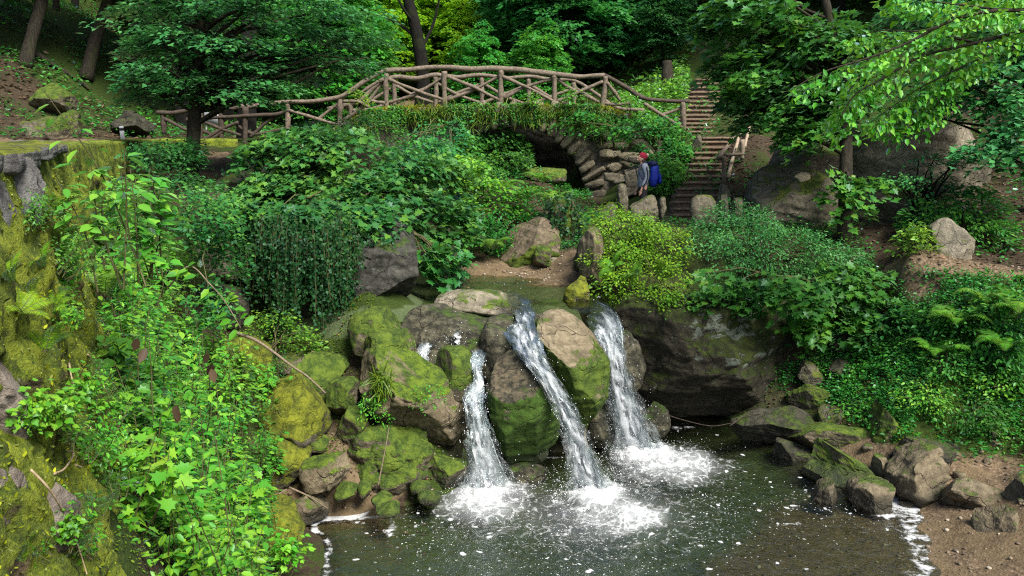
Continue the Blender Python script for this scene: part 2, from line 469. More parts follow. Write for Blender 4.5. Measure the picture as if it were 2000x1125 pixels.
L['moss_green'] = mat_leaf('moss_green', (.035, .075, .006), (.075, .13, .010), (.14, .19, .014), .25, .1, .6, 1.6)
L['litter'] = mat_leaf('leaf_litter', (.045, .03, .018), (.10, .068, .04), (.20, .14, .088), .15, .2)

# ground: sheet with per-vertex kinds (sand / moss / bed) blended over leaf litter
def mat_ground():
    t = NT('ground_soil'); v = t.obj()
    sand = t.n('Attribute', attribute_name='sand').outputs['Fac']; moss = t.n('Attribute', attribute_name='moss').outputs['Fac']
    bed = t.n('Attribute', attribute_name='bed').outputs['Fac']
    n1 = t.noise(v, 1.1, 6, .6); n2 = t.noise(v, 9, 7, .7); n3 = t.noise(v, 42, 5, .7)
    vo = t.n('TexVoronoi', {'Scale': 26.0}); t.t.links.new(v, vo.inputs['Vector'])
    soil = t.ramp(t.math('ADD', t.math('MULTIPLY', n2, .5), t.math('MULTIPLY', n3, .5)), [(.33, (.014, .009, .006)), (.5, (.038, .027, .016)), (.66, (.08, .056, .034))])
    mossc = t.ramp(n3, [(.3, (.010, .020, .003)), (.55, (.028, .048, .006)), (.75, (.055, .075, .009))])
    sandc = t.ramp(t.math('ADD', t.math('MULTIPLY', n2, .55), t.math('MULTIPLY', n3, .45)), [(.32, (.06, .042, .022)), (.5, (.125, .09, .05)), (.7, (.21, .155, .092))])
    peb = t.ramp(vo.outputs['Color'], [(.2, (.06, .042, .027)), (.6, (.14, .097, .06)), (.9, (.24, .18, .12))])
    sandc = t.mix(t.range(n1, .45, .6, 0, .7), sandc, peb)
    bedc = t.ramp(n2, [(.35, (.045, .066, .028)), (.6, (.075, .10, .042)), (.8, (.11, .125, .055))])
    col = t.mix(t.range(t.math('ADD', moss, t.math('MULTIPLY_ADD', n2, 1.2, -.6)), .4, .6), soil, mossc)
    col = t.mix(t.range(t.math('ADD', sand, t.math('MULTIPLY_ADD', n2, .5, -.25)), .35, .6), col, sandc)
    col = t.mix(t.range(t.math('ADD', bed, t.math('MULTIPLY_ADD', n2, .4, -.2)), .05, .9), col, bedc)
    h = t.math('ADD', t.math('MULTIPLY', n2, .7), t.math('ADD', t.math('MULTIPLY', n3, .4), t.math('MULTIPLY', vo.outputs['Distance'], .25)))
    b = t.n('BsdfPrincipled', {'Base Color': col, 'Roughness': .92, 'Normal': t.bump(h, .9, .04)})
    b.inputs['Specular IOR Level'].default_value = .2
    return t.surf(b.outputs[0])
M['ground'] = mat_ground()

def mat_peb():
    t = NT('pebble'); g = t.n('NewGeometry'); n = t.noise(t.obj(), 40, 4)
    col = t.ramp(g.outputs['Random Per Island'], [(0, (.05, .04, .028)), (.4, (.12, .085, .055)), (.75, (.2, .155, .105)), (1, (.3, .26, .2))])
    return t.surf(t.n('BsdfPrincipled', {'Base Color': col, 'Roughness': .8, 'Normal': t.bump(n, .4, .01)}).outputs[0])
M['pebble'] = mat_peb()
def mat_water(foam=True):
    t = NT('pool_water' if foam else 'stream_water'); v = t.obj()
    w = t.n('VectorMath', operation='ADD'); t.t.links.new(v, w.inputs[0])
    nv = t.n('TexNoise', {'Scale': 2.2, 'Detail': 4.0}); t.t.links.new(v, nv.inputs['Vector'])
    sc = t.vscale(nv.outputs['Color'], (.35, .35, 0)); t.t.links.new(sc, w.inputs[1]); wv = w.outputs[0]
    r1 = t.noise(v, 5, 4, .6, .8); r2 = t.noise(v, 22, 3, .6, .5)
    bmp = t.bump(t.math('ADD', r1, t.math('MULTIPLY', r2, .4)), .7 if foam else .35, .06)
    fr = t.n('Fresnel', {'IOR': 1.33, 'Normal': bmp})
    gl = t.n('BsdfGlossy', {'Color': (1, 1, 1, 1), 'Roughness': .10, 'Normal': bmp})
    tr = t.n('BsdfTransparent', {'Color': (.76, .80, .64, 1)})
    mx = t.n('MixShader', {0: t.math('MULTIPLY_ADD', fr.outputs[0], 1.6 if foam else .9, .10 if foam else .0), 1: tr.outputs[0], 2: gl.outputs[0]})
    if foam:
        fo = t.n('Attribute', attribute_name='foam').outputs['Fac']; fl = t.n('Attribute', attribute_name='fleck').outputs['Fac']
        ma = t.n('Attribute', attribute_name='mat').outputs['Fac']
        a = t.noise(wv, 5.5, 7, .62, .5)
        ed = t.n('TexVoronoi', {'Scale': 4.6}, feature='DISTANCE_TO_EDGE'); t.t.links.new(wv, ed.inputs['Vector'])
        ed2 = t.n('TexVoronoi', {'Scale': 12.0}, feature='DISTANCE_TO_EDGE'); t.t.links.new(wv, ed2.inputs['Vector'])
        l1 = t.range(ed.outputs['Distance'], .0, .20, 1, 0, False); l2 = t.range(ed2.outputs['Distance'], .0, .22, 1, 0, False)
        b2 = t.noise(wv, 14, 6, .65, .3)
        lace = t.math('ADD', t.math('MULTIPLY', l1, .35), t.math('ADD', t.math('MULTIPLY', l2, .28), t.math('MULTIPLY_ADD', b2, 1.1, -.3)))
        f1 = t.range(t.math('ADD', lace, t.math('MULTIPLY_ADD', fo, 1.25, -1.02)), .05, .75)
        vo = t.n('TexVoronoi', {'Scale': 9.0, 'Randomness': 1.0}); t.t.links.new(wv, vo.inputs['Vector'])
        sepc = t.n('SeparateColor'); t.t.links.new(vo.outputs['Color'], sepc.inputs[0])
        rad = t.math('MULTIPLY', t.math('POWER', sepc.outputs[0], 2.2), .45)
        vd = t.math('ADD', vo.outputs['Distance'], t.math('MULTIPLY_ADD', t.noise(v, 28, 3), .3, -.15))
        f2 = t.math('MULTIPLY', t.range(t.math('SUBTRACT', rad, vd), 0.0, .14), t.range(t.math('SUBTRACT', fl, sepc.outputs[1]), 0, .05))
        vo2 = t.n('TexVoronoi', {'Scale': 27.0, 'Randomness': 1.0}); t.t.links.new(wv, vo2.inputs['Vector'])
        sep2 = t.n('SeparateColor'); t.t.links.new(vo2.outputs['Color'], sep2.inputs[0])
        f3 = t.math('MULTIPLY', t.range(t.math('SUBTRACT', .27, vo2.outputs['Distance']), 0.0, .08), t.range(t.math('SUBTRACT', fl, sep2.outputs[0]), .2, .3))
        f4 = t.range(t.math('ADD', ma, t.math('MULTIPLY_ADD', t.noise(wv, 7, 6, .65), 2.0, -1.0)), .5, .85)
        f = t.math('MAXIMUM', t.math('MAXIMUM', f1, f2), t.math('MAXIMUM', f3, f4))
        f = t.math('MAXIMUM', f, t.math('MULTIPLY', t.range(fo, .30, 1.0), .62))
        fd = t.n('BsdfPrincipled', {'Base Color': (.56, .58, .59, 1), 'Roughness': .6, 'Normal': t.bump(t.math('ADD', a, b2), .5, .04)})
        mx = t.n('MixShader', {0: t.math('MULTIPLY', f, .78), 1: mx.outputs[0], 2: fd.outputs[0]})
    return t.surf(mx.outputs[0])
M['pool'] = mat_water(True); M['stream'] = mat_water(False)

def mat_fall(name, dens):
    """falling water: white streaks along the flow (uv.y), gaps in between"""
    t = NT(name); uv = t.n('UVMap').outputs[0]
    a = t.noise(t.vscale(uv, (5, 1.5, 1)), 2.0, 6, .7, .9); b = t.noise(t.vscale(uv, (15, 8.0, 1)), 2.0, 6, .7, .8)
    d = t.n('Attribute', attribute_name='dens').outputs['Fac']
    f = t.math('ADD', t.math('MULTIPLY', a, .8), t.math('MULTIPLY', b, .75)); f = t.math('ADD', f, t.math('MULTIPLY_ADD', d, .85, -1.14 + dens))
    al = t.range(f, -.22, .52)
    di = t.n('BsdfDiffuse', {'Color': (.60, .63, .65, 1)}); tl = t.n('BsdfTranslucent', {'Color': (.60, .63, .65, 1)})
    white = t.n('MixShader', {0: .35, 1: di.outputs[0], 2: tl.outputs[0]})
    bm = t.bump(t.math('ADD', a, b), .6, .03)
    gl = t.n('BsdfGlossy', {'Color': (.8, .85, .85, 1), 'Roughness': .2, 'Normal': bm}); fr = t.n('Fresnel', {'IOR': 1.33, 'Normal': bm})
    tr = t.n('BsdfTransparent', {'Color': (.86, .9, .9, 1)})
    clear = t.n('MixShader', {0: t.math('MULTIPLY', fr.outputs[0], 1.0), 1: tr.outputs[0], 2: gl.outputs[0]})
    edge = t.range(d, .0, .12)
    cl2 = t.n('MixShader', {0: edge, 1: t.n('BsdfTransparent').outputs[0], 2: clear.outputs[0]})
    mx = t.n('MixShader', {0: t.math('MULTIPLY', al, edge), 1: cl2.outputs[0], 2: white.outputs[0]})
    return t.surf(mx.outputs[0])
M['fall'] = mat_fall('falling_water', .06); M['fall_thin'] = mat_fall('falling_water_thin', -.05)
M['drop'] = mat_plain('spray_white', (.60, .63, .65), (.68, .7, .72), 5, .3, 0)
# ================================================================== terrain
STREAM_Z = 2.33
_an = []
def A(px, py, Y, dz=0): p = P(px, py, Y); _an.append((p[0], p[1], p[2] + dz))
def AW(x, y, z): _an.append((x, y, z))
# pool bed
for x, y, z in [(0, 11.4, -.75), (2, 11, -.75), (-1.3, 10.4, -.45), (1, 9, -.6), (3.4, 11.4, -.42), (4.1, 10.2, -.2), (2.2, 13, -.6),
                (3.6, 13.6, -.3), (0, 7, -.6), (3, 7, -.4), (1, 4, -.5), (-.6, 12.2, -.3), (-2.0, 9.3, -.15), (4.6, 9.6, -.1), (4.6, 11.4, -.12), (2.6, 15.7, -.2), (3.8, 15.4, -.2), (1.8, 15.3, -.2),
                (1.2, 12.4, -.3), (-.8, 8, -.5)]: AW(x, y, z)
# right shore
for px, py in [(1862, 1125), (1835, 1050), (1790, 985), (1700, 935), (1600, 905), (1500, 850), (1430, 815)]:
    p = G(px, py, 0.02); AW(*p)
AW(*G(1990, 1110, .28)); AW(*G(1960, 1000, .32)); AW(6.2, 8.2, .5); AW(6.0, 6, .4); AW(7.5, 9.5, 1.2)
AW(*G(1905, 1060, .14)); AW(*G(1850, 960, .2))
A(1750, 862, 12.5); A(1960, 890, 12.0); A(1740, 740, 13.6); A(1950, 730, 13.0); A(1620, 760, 14.6); A(1660, 660, 15.4); A(1850, 610, 14.0); A(1740, 610, 15.3)
A(1850, 537, 14.8); A(1990, 545, 14.3); A(1760, 522, 15.3); A(1940, 505, 15.6); A(1960, 420, 17.0); A(1950, 300, 20); A(1950, 100, 25); A(1950, -300, 36)
A(2200, 540, 14.0); A(2300, 300, 18); A(2200, 800, 12); AW(14, 12, 7); AW(13, 7, 5)
# right rock, path, stairs
AW(2.6, 17.0, 2.2); AW(4.2, 16.9, 2.4); AW(5.2, 15.6, 1.6); AW(1.9, 16.9, 2.4)
A(1250, 437, 19.6); A(1400, 435, 19.4); A(1180, 440, 19.6); A(1480, 440, 18.6); A(1300, 450, 18.3); A(1640, 460, 17.3); A(1560, 470, 17.2)
A(1600, 420, 19.5); A(1520, 290, 22.5); A(1700, 260, 23); A(1420, 268, 23.2); A(1345, 268, 23.4); A(1470, 300, 21.6)
A(1335, 250, 25); A(1372, 205, 27.2); A(1392, 160, 29.6); A(1310, 172, 30); A(1440, 190, 28); A(1600, 90, 30); A(1380, 60, 36); A(1250, 195, 28); A(1200, 225, 28)
AW(-2.4, 14.2, 2.6); AW(-2.8, 15.5, 2.9); AW(-2.3, 13.4, 1.6)
for x, y in [(-.6, 14.3), (.6, 14.25), (-1.4, 15), (0, 15.2), (1.2, 14.7), (-1.8, 16.5), (-.4, 16.7), (-2.6, 18), (-1.6, 18)]: AW(x, y, 2.1)
AW(0, 13.1, -.05); AW(-1.2, 12.9, .8); AW(1.3, 13.6, -.15); AW(2.0, 14.2, -.15); AW(.4, 13.5, -.05)
A(920, 522, 17.8); A(1000, 520, 17.9); A(1090, 522, 17.5); A(1110, 548, 16.6); A(1040, 556, 16.4); A(980, 505, 18.6); A(1060, 500, 18.4)
AW(2.1, 15.6, 3.1); AW(1.7, 17.4, 2.9); A(1130, 470, 19)
# mound under the arch
A(930, 470, 19.6); A(900, 400, 21.2); A(1010, 400, 20.8); A(960, 345, 22.3); A(1060, 345, 22.5); A(1110, 425, 21.5); A(1130, 420, 24); A(1000, 400, 25); A(860, 430, 21)
AW(0, 30, 3.6); AW(2, 30, 4.5); AW(-2, 30, 4.2)
# left abutment and cliff
A(700, 262, 23.2); A(560, 272, 23.2); A(450, 284, 23.2); A(640, 330, 20.5); A(700, 420, 17.6); A(560, 420, 17.0); A(560, 640, 14.4); A(480, 640, 14.2); A(640, 640, 14.0)
A(420, 520, 14.4); A(380, 335, 18.8); A(440, 350, 18.6); A(340, 330, 18.5); A(470, 470, 16.5); A(740, 560, 15.6); A(730, 480, 17)
A(560, 720, 13.2); A(480, 740, 12.8); A(640, 720, 13.2); A(420, 780, 12.3); A(600, 870, 12.0); A(680, 860, 12.0); A(760, 880, 12.0); A(850, 880, 12.2)
A(560, 950, 11.2); A(640, 955, 11.2); A(720, 965, 11.4); A(800, 955, 11.6); A(880, 940, 11.9)
for px, py in [(598, 1030), (640, 1000), (740, 985), (830, 970)]: AW(*G(px, py, 0.02))
AW(*G(560, 990, .25)); AW(*G(560, 1125, .1))
# left bank
AW(-2.45, 9.4, .1); AW(-2.6, 10.4, .1); AW(-3.4, 10.6, .9); AW(-3.9, 9.6, 2.0); AW(-4.5, 9.3, 3.5); AW(-4.9, 12.2, 3.2); AW(-4.0, 12.0, 1.6); AW(-5.9, 12.6, 4.0)
AW(-2.1, 7.6, .1); AW(-2.9, 7.6, 1.7); AW(-3.6, 7.4, 3.4); AW(-1.5, 5.8, .2); AW(-2.2, 5.9, 1.7); AW(-2.8, 5.9, 3.2); AW(-1.0, 4.2, .3); AW(-1.6, 4.3, 1.6); AW(-2.05, 4.3, 2.9)
AW(-.6, 2, .5); AW(-1.3, 2, 2.4); AW(-6.4, 15, 4.0); AW(-5.4, 15, 3.0); AW(-7.2, 18, 4.3); AW(-6.2, 18.5, 4.1); AW(-7.6, 20.5, 4.4)
# road behind the wall
for x, y in [(-3.4, 4.4), (-2.8, 2.5), (-6, 5), (-6.2, 9.2), (-10, 10), (-8.6, 16), (-11, 16), (-9.8, 21), (-5, 1), (-12, 4), (-9.6, 24), (-8, 26), (-6, 27)]: AW(x, y, 4.98)
# left hillside
A(0, 262, 23); A(150, 258, 25); A(290, 255, 28); A(0, 130, 26.5); A(60, 130, 27.5); A(170, 150, 29.5); A(120, 60, 31); A(0, 0, 31); A(300, 100, 35); A(0, -300, 42); A(280, 200, 31)
A(-500, 262, 20); A(-500, 0, 30); A(400, 268, 31); A(420, 255, 38); A(600, 262, 34); A(380, 150, 42)
# valley behind the bridge
A(760, 250, 34); A(770, 200, 40); A(765, 130, 52); A(600, 150, 50); A(1000, 190, 42); A(1000, 60, 60); A(800, 40, 75); A(500, -50, 70); A(1200, 60, 50); A(1200, -100, 70)
AW(-45, 30, 20); AW(-45, 5, 10); AW(45, 30, 26); AW(45, 5, 20); AW(-45, 90, 50); AW(45, 90, 52); AW(0, 90, 34); AW(25, 60, 34); AW(-25, 60, 30); AW(30, 20, 15); AW(-20, 0, 5.2); AW(20, 0, 10); AW(0, 0, .5); AW(0, -3, 1)
_an = np.array(_an)
def _k(a, b):
    d = np.sqrt(((a[:, None, :] - b[None]) ** 2).sum(-1) + .02)
    return d
def _warp(q): return q
_N = len(_an); _K = np.zeros((_N + 3, _N + 3))
_K[:_N, :_N] = _k(_an[:, :2], _an[:, :2]) - 0.02 * np.eye(_N)
_K[:_N, _N] = 1; _K[:_N, _N + 1:] = _an[:, :2]; _K[_N:, :_N] = _K[:_N, _N:].T
_W = np.linalg.solve(_K, np.r_[_an[:, 2], 0, 0, 0])
def Hs(x, y):
    q = np.c_[np.ravel(x), np.ravel(y)]; out = np.empty(len(q))
    for i in range(0, len(q), 20000):
        s = q[i:i + 20000]
        out[i:i + 20000] = _k(s, _an[:, :2]) @ _W[:_N] + _W[_N] + s @ _W[_N + 1:]
    return out
def H(x, y):
    x = np.ravel(np.asarray(x, float)); y = np.ravel(np.asarray(y, float))
    z = Hs(x, y); far = np.clip((y - 20) / 20, 0, 1)
    p = np.c_[x, y, np.zeros_like(x)]
    amp = .09 + .5 * far
    amp = amp * np.where(z < .1, .35, 1.0)
    return z + amp * fbm(p * .55, 3) + .05 * fbm(p * 2.3 + 9, 3) * np.where(z < .1, .3, 1.0)
def T(px, py, y0=3.0, y1=80.0):
    """where the sight line through a pixel meets the terrain"""
    ys = np.concatenate([np.arange(y0, 30, .1), np.arange(30, y1, .5)])
    q = np.array([P(px, py, y) for y in ys]); h = H(q[:, 0], q[:, 1])
    k = np.argmax(h > q[:, 2])
    return np.array([q[k, 0], q[k, 1], h[k]])

gx = np.concatenate([np.linspace(-46, -12, 40, endpoint=False), np.linspace(-12, 12, 290, endpoint=False), np.linspace(12, 46, 40)])
gy = np.concatenate([np.linspace(-4, 3, 12, endpoint=False), np.linspace(3, 26, 290, endpoint=False), np.linspace(26, 90, 90)])
XX, YY = np.meshgrid(gx, gy); hx, hy = XX.ravel(), YY.ravel(); hz = H(hx, hy)
nx, ny = len(gx), len(gy)
ii = (np.arange(ny - 1)[:, None] * nx + np.arange(nx - 1)[None]).ravel()
gF = np.c_[ii, ii + 1, ii + nx + 1, ii + nx]; gV = np.c_[hx, hy, hz]
ground = link('ground', mesh_uniform('ground', gV, gF), M['ground']); tag(ground, kind='structure')
def vattr(me, name, val):
    a = me.attributes.new(name, 'FLOAT', 'POINT'); a.data.foreach_set('value', np.asarray(val, np.float32))
def near(x, y, c, r): return np.exp(-(((x - c[0]) / r[0]) ** 2 + ((y - c[1]) / r[1]) ** 2))
sand = np.zeros(len(hx))
sand += np.where((hy < 13) & (hx > 2.6), sstep(.75, .25, hz), 0)
sand += 1.3 * near(hx, hy, P(1000, 525, 17.4)[:2], (1.6, 1.3))
sand += 1.2 * near(hx, hy, P(610, 955, 11.2)[:2], (.8, .5)) + .9 * near(hx, hy, P(700, 900, 11.8)[:2], (.9, .5))
pth = np.array([P(px, py, Y)[:2] for px, py, Y in [(1740, 520, 15.4), (1800, 528, 15), (1860, 535, 14.9), (1930, 538, 14.6), (2050, 545, 14.2)]])
dp = np.min(np.hypot(hx[:, None] - pth[:, 0], (hy[:, None] - pth[:, 1]) * 1.0), axis=1); sand += sstep(.75, .35, dp) * 1.1
sand += 1.1 * near(hx, hy, P(1300, 437, 19.4)[:2], (2.2, .7)) + 1.1 * near(hx, hy, P(775, 180, 40)[:2], (2.5, 9))
sand += np.where((hx < -6) & (hy < 22) & (np.abs(hz - 4.98) < .35), .6, 0)
sd_ = hx - 1.6 - (hy - 9.5) * 1.0 + .5 * fbm(np.c_[hx, hy, 0 * hx] * .8, 3)
bed = sstep(-.02, -.2, hz) * (hy < 16.5) * sstep(1.0, -1.2, sd_) + (np.abs(hz - 2.1) < .2) * (hy > 13) * (hy < 19) * (hx < 1.7) * (hx > -4) * 1.0
bed = np.maximum(bed, .35 * ((hy > 11.9) & (hy < 16.5) & (hx > -1.0) & (hx < 5) & (hz < 2.0)))
moss = .35 + .5 * fbm(np.c_[hx, hy, hz] * .5, 3)
moss += np.where(hy > 23, np.where(hx < -9, .36 - .4 * near(hx, hy, P(40, 200, 25)[:2], (4, 2)), .25), 0)
moss += np.where((hx > 4.5) & (hy < 14) & (hz > .8), .4, 0) - np.where((hx > 5) & (hy > 14.5) & (hy < 23), .35, 0)
moss += np.where((hx < -1) & (hy < 17), .2, 0) + np.where((hx > 3.5) & (hy > 12) & (hy < 17), .2, 0) + np.where((hx > 1) & (hy > 17), .25, 0)
vattr(ground.data, 'sand', sand.clip(0, 1)); vattr(ground.data, 'bed', bed.clip(0, 1)); vattr(ground.data, 'moss', moss.clip(0, 1))

# ================================================================== water
IMP = [(G(948, 955), .62, (0, -1), .5), (G(1165, 965), .62, (.35, -1), .9), (G(1262, 885), .72, (.6, -.9), .75)]
wx = np.linspace(-4.5, 6.2, 330); wy = np.linspace(3, 16.6, 400)
X2, Y2 = np.meshgrid(wx, wy); px_, py_ = X2.ravel(), Y2.ravel(); q = np.c_[px_, py_, 0 * px_]
foam = np.zeros(len(px_)); turb = np.zeros(len(px_))
for c, r, d, s in IMP:
    d = np.array(d) / np.hypot(*d); dx, dy = px_ - c[0], py_ - c[1]
    al = dx * d[0] + dy * d[1]; ac = -dx * d[1] + dy * d[0]
    core = np.exp(-((al - .05) / (r * .75)) ** 2 - (ac / (r * .8)) ** 2)
    tail = np.exp(-((al - s * .8) / (r * 1.35)) ** 2 - (ac / (r * 1.5)) ** 2)
    foam = np.maximum(foam, np.maximum(core * 1.35, tail * .84)); turb += np.exp(-((al - s * .5) / (r * 2)) ** 2 - (ac / (r * 2)) ** 2)
foam *= 1 + .3 * fbm(q * 1.6, 3)
wid = near(px_, py_, G(1150, 1000)[:2], (2.6, 1.9))
foam = np.maximum(foam, .5 * wid)
fleck = 1.0 * near(px_, py_, G(1500, 985)[:2], (2.4, 1.7)) + .95 * near(px_, py_, G(1030, 1080)[:2], (2.4, 1.3)) + .55 * near(px_, py_, G(780, 1010)[:2], (1.2, .8)) + .5 * near(px_, py_, G(1380, 860)[:2], (1, .8))
fleck *= .55 * (.9 + .5 * fbm(q * .9 + 4, 2))
gh = H(px_, py_)
matt = .62 * np.exp(-((gh + .03) / .045) ** 2) * ((px_ > 3.6) & (py_ < 12) | (px_ < -1.9) & (py_ < 11.5))
matt += .75 * near(px_, py_, G(650, 1012)[:2], (.35, .12)) + .85 * near(px_, py_, G(762, 1035)[:2], (.10, .34)) + .65 * near(px_, py_, G(720, 1010)[:2], (.5, .1)) + .78 * near(px_, py_, G(1805, 985)[:2], (.5, .22)) + .8 * near(px_, py_, G(1845, 1040)[:2], (.12, .4))
matt += .62 * near(px_, py_, G(1330, 835)[:2], (.5, .12)) + .75 * near(px_, py_, G(1075, 893)[:2], (.35, .08)) + .62 * near(px_, py_, G(600, 1060)[:2], (.07, .5))
matt += .66 * near(px_, py_, G(1545, 1023)[:2], (.24, .1)) + .6 * near(px_, py_, G(1720, 1008)[:2], (.22, .08))
wz = .012 * fbm(q * 2.2, 3) + .05 * turb * fbm(q * 3.0 + 3, 3) + .10 * foam.clip(0, 1) ** 2 * (.5 + .9 * np.abs(fbm(q * 5 + 8, 3)))
WN = len(wx); ii = (np.arange(len(wy) - 1)[:, None] * WN + np.arange(WN - 1)[None]).ravel()
pool = link('pool_water', mesh_uniform('pool_water', np.c_[px_, py_, wz], np.c_[ii, ii + 1, ii + WN + 1, ii + WN]), M['pool']); tag(pool, kind='structure')
vattr(pool.data, 'foam', foam.clip(0, 1.2)); vattr(pool.data, 'fleck', fleck.clip(0, 1)); vattr(pool.data, 'mat', matt.clip(0, 1))

sx = np.linspace(-3.6, 2.0, 150); sy = np.linspace(13.8, 20.5, 150); X3, Y3 = np.meshgrid(sx, sy); q = np.c_[X3.ravel(), Y3.ravel(), np.zeros(X3.size)]
q[:, 0] = np.where(q[:, 1] < 16.5, -1.55 + (q[:, 0] + 3.6) * (3.4 / 5.6), q[:, 0] * 1.0)
q[:, 1] += np.where(q[:, 1] < 14.6, (14.6 - q[:, 1]) * (.35 + .5 * fbm(np.c_[q[:, 0] * 1.3, 0 * q[:, 0], 0 * q[:, 0]], 2)), 0)
sz = STREAM_Z + .012 * fbm(q * 2.5, 3) + .006 * fbm(q * 8, 2) - .05 * sstep(14.1, 13.8, q[:, 1])
ii = (np.arange(149)[:, None] * 150 + np.arange(149)[None]).ravel()
stream = link('stream_water', mesh_uniform('stream_water', np.c_[q[:, 0], q[:, 1], sz], np.c_[ii, ii + 1, ii + 151, ii + 150]), M['stream']); tag(stream, kind='structure')

# ------------------------------------------------------------------ waterfalls
def catmull_w(ctrl, n):
    c = np.asarray(ctrl, float); return smooth_path(c, n)
def waterfall(name, label, ctrl, mat, seed, layers=2, bulge=.35, drops=260, spread=.10, strands=26):
    """ctrl rows: x,y,z,width"""
    rg = np.random.default_rng(seed)
    path = catmull_w(ctrl, 16); C = path[:, :3]; Wd = path[:, 3]; n = len(C); m = 26
    root = thing(name, label, 'waterfall', C[-1])
    t = nrm(np.gradient(C, axis=0)); view = nrm(C * np.array([1, 1, 0]) + 1e-6)
    side = nrm(np.cross(t, view)); nor = nrm(np.cross(side, t)); s = np.r_[0, np.cumsum(np.linalg.norm(np.diff(C, axis=0), axis=1))]
    for l in range(layers):
        V = []; U = []; D = []
        for i in range(n):
            for k in range(m):
                a = 2 * k / (m - 1) - 1
                b = bulge * (1 - a * a) * Wd[i] * .5 * (1 if l == 0 else .35)
                V.append(C[i] + side[i] * a * Wd[i] * .5 * (1, .88, 1.1 + .5 * i / n)[l] + nor[i] * (b - l * .03)); U.append((a * Wd[i] * .5 * 2 + l * 3.1 + seed, s[i] - l * 7.7)); D.append((1 - abs(a) ** 1.8) * sstep(0, .28, i / n + .03) * (1, 1, .5)[l])
        V = np.array(V); D = np.array(D); U = np.array(U)
        w = fbm(np.c_[U[:, 0] * 7, U[:, 1] * 3.6, 0 * U[:, 0] + seed], 5); D = D * np.clip(1.15 + 1.1 * fbm(np.c_[U[:, 0] * 4, U[:, 1] * 2.0 + 9, 0 * U[:, 0] + seed], 3) * (1.4 - D), 0, 1.3)
        V += np.repeat(nor, m, 0) * (w * .075)[:, None] + np.repeat(side, m, 0) * (.035 * fbm(np.c_[U[:, 0] * 6, U[:, 1] * 3 + 40, 0 * U[:, 0]], 3))[:, None]
        ii = (np.arange(n - 1)[:, None] * m + np.arange(m - 1)[None]).ravel(); Fq = np.c_[ii, ii + 1, ii + m + 1, ii + m]
        me = mesh_uniform('water_sheet', off(V, root), Fq)
        uvl = me.uv_layers.new(name='UVMap'); uvl.data.foreach_set('uv', U[Fq.ravel()].astype(np.float32).ravel())
        vattr(me, 'dens', D.clip(0, 1)); link('water_sheet', me, mat, root)
    mb = MB(); iv, ifc = ico(1); ifl = ifc.tolist()
    st = MB()                           # loose white strands
    for k in range(strands):
        i0 = int(n * rg.uniform(.1, .7)); i1 = min(n, i0 + int(n * rg.uniform(.15, .5))); a = rg.normal() * .42
        if i1 - i0 < 4: continue
        aa = a + np.cumsum(rg.normal(0, .02, i1 - i0)); q = C[i0:i1] + side[i0:i1] * (aa * Wd[i0:i1] * .55)[:, None] + nor[i0:i1] * (bulge * Wd[i0:i1] * .5 * np.clip(1 - aa ** 2, 0, 1) + abs(rg.normal()) * .03)[:, None]
        r0 = rg.uniform(.004, .011); st.tube(q, r0 * np.sin(np.linspace(.25, 2.9, len(q))) * (1 + .5 * fbm(q * 14, 2)), 5, False)
    if st.V: st.build('strand', M['drop'], root)
    for k in range(drops):
        i = min(int(n * (rg.random() ** .6)), n - 1); a = rg.normal() * .42
        p = C[i] + side[i] * a * Wd[i] * (.75 + .5 * i / n) + nor[i] * rg.normal() * spread * (.4 + 1.2 * i / n) + rg.normal(size=3) * .02
        r = rg.uniform(.002, .0065); mb.add(p + iv * np.array([r, r, r * rg.uniform(1, 2.6)]), ifl)
    c = C[-1]
    for k in range(int(drops * 1.3)):
        a = rg.uniform(0, 6.28); rr = abs(rg.normal()) * (.22 + Wd[-1] * .5); p = c + np.array([math.cos(a) * rr, math.sin(a) * rr * .8, abs(rg.normal()) * .14 * math.exp(-rr)])
        r = rg.uniform(.002, .008); mb.add(p + iv * r, ifl)
    mb.build('spray', M['drop'], root)
    return root
def cw(px, py, Y, w): p = P(px, py, Y); return (p[0], p[1], p[2], w)
waterfall('waterfall', 'tall smooth waterfall chute squeezing between the pale worn boulder and the algae covered boulder',
          [cw(1000, 600, 14.2, .75), cw(1010, 618, 13.4, .66), cw(1022, 648, 12.75, .46), cw(1042, 690, 12.25, .32), cw(1070, 738, 11.95, .24), cw(1103, 800, 11.85, .24), cw(1126, 860, 11.85, .29), cw(1140, 910, 11.87, .38), cw(1150, 955, 11.9, .54)], M['fall'], 3, layers=3, bulge=.35, drops=620, spread=.10)
waterfall('waterfall', 'wide curving waterfall beside the dark lichen covered cliff',
          [cw(1150, 612, 14.4, .62), cw(1178, 632, 14.05, .58), cw(1194, 668, 13.75, .40), cw(1204, 715, 13.6, .32), cw(1216, 770, 13.55, .42), cw(1228, 825, 13.5, .52), cw(1240, 880, 13.5, .68)], M['fall'], 7, layers=3, bulge=.35, drops=620, spread=.11)
waterfall('waterfall', 'thin broken waterfall splashing over stones beside the big mossy boulder',
          [cw(938, 686, 12.75, .26), cw(930, 712, 12.55, .18), cw(936, 745, 12.4, .13), cw(928, 772, 12.2, .30), cw(931, 800, 12.05, .24), cw(936, 840, 11.98, .30), cw(943, 895, 11.93, .46), cw(950, 950, 11.92, .66)], M['fall_thin'], 5, layers=3, bulge=.3, drops=620, spread=.09)
waterfall('waterfall', 'small upper cascade dropping over the wet ledge behind the round mossy stone',
          [cw(915, 622, 13.9, .5), cw(912, 640, 13.6, .42), cw(908, 662, 13.45, .34), cw(895, 672, 13.2, .5)], M['fall'], 13, strands=20, layers=1, bulge=.2, drops=60, spread=.05)
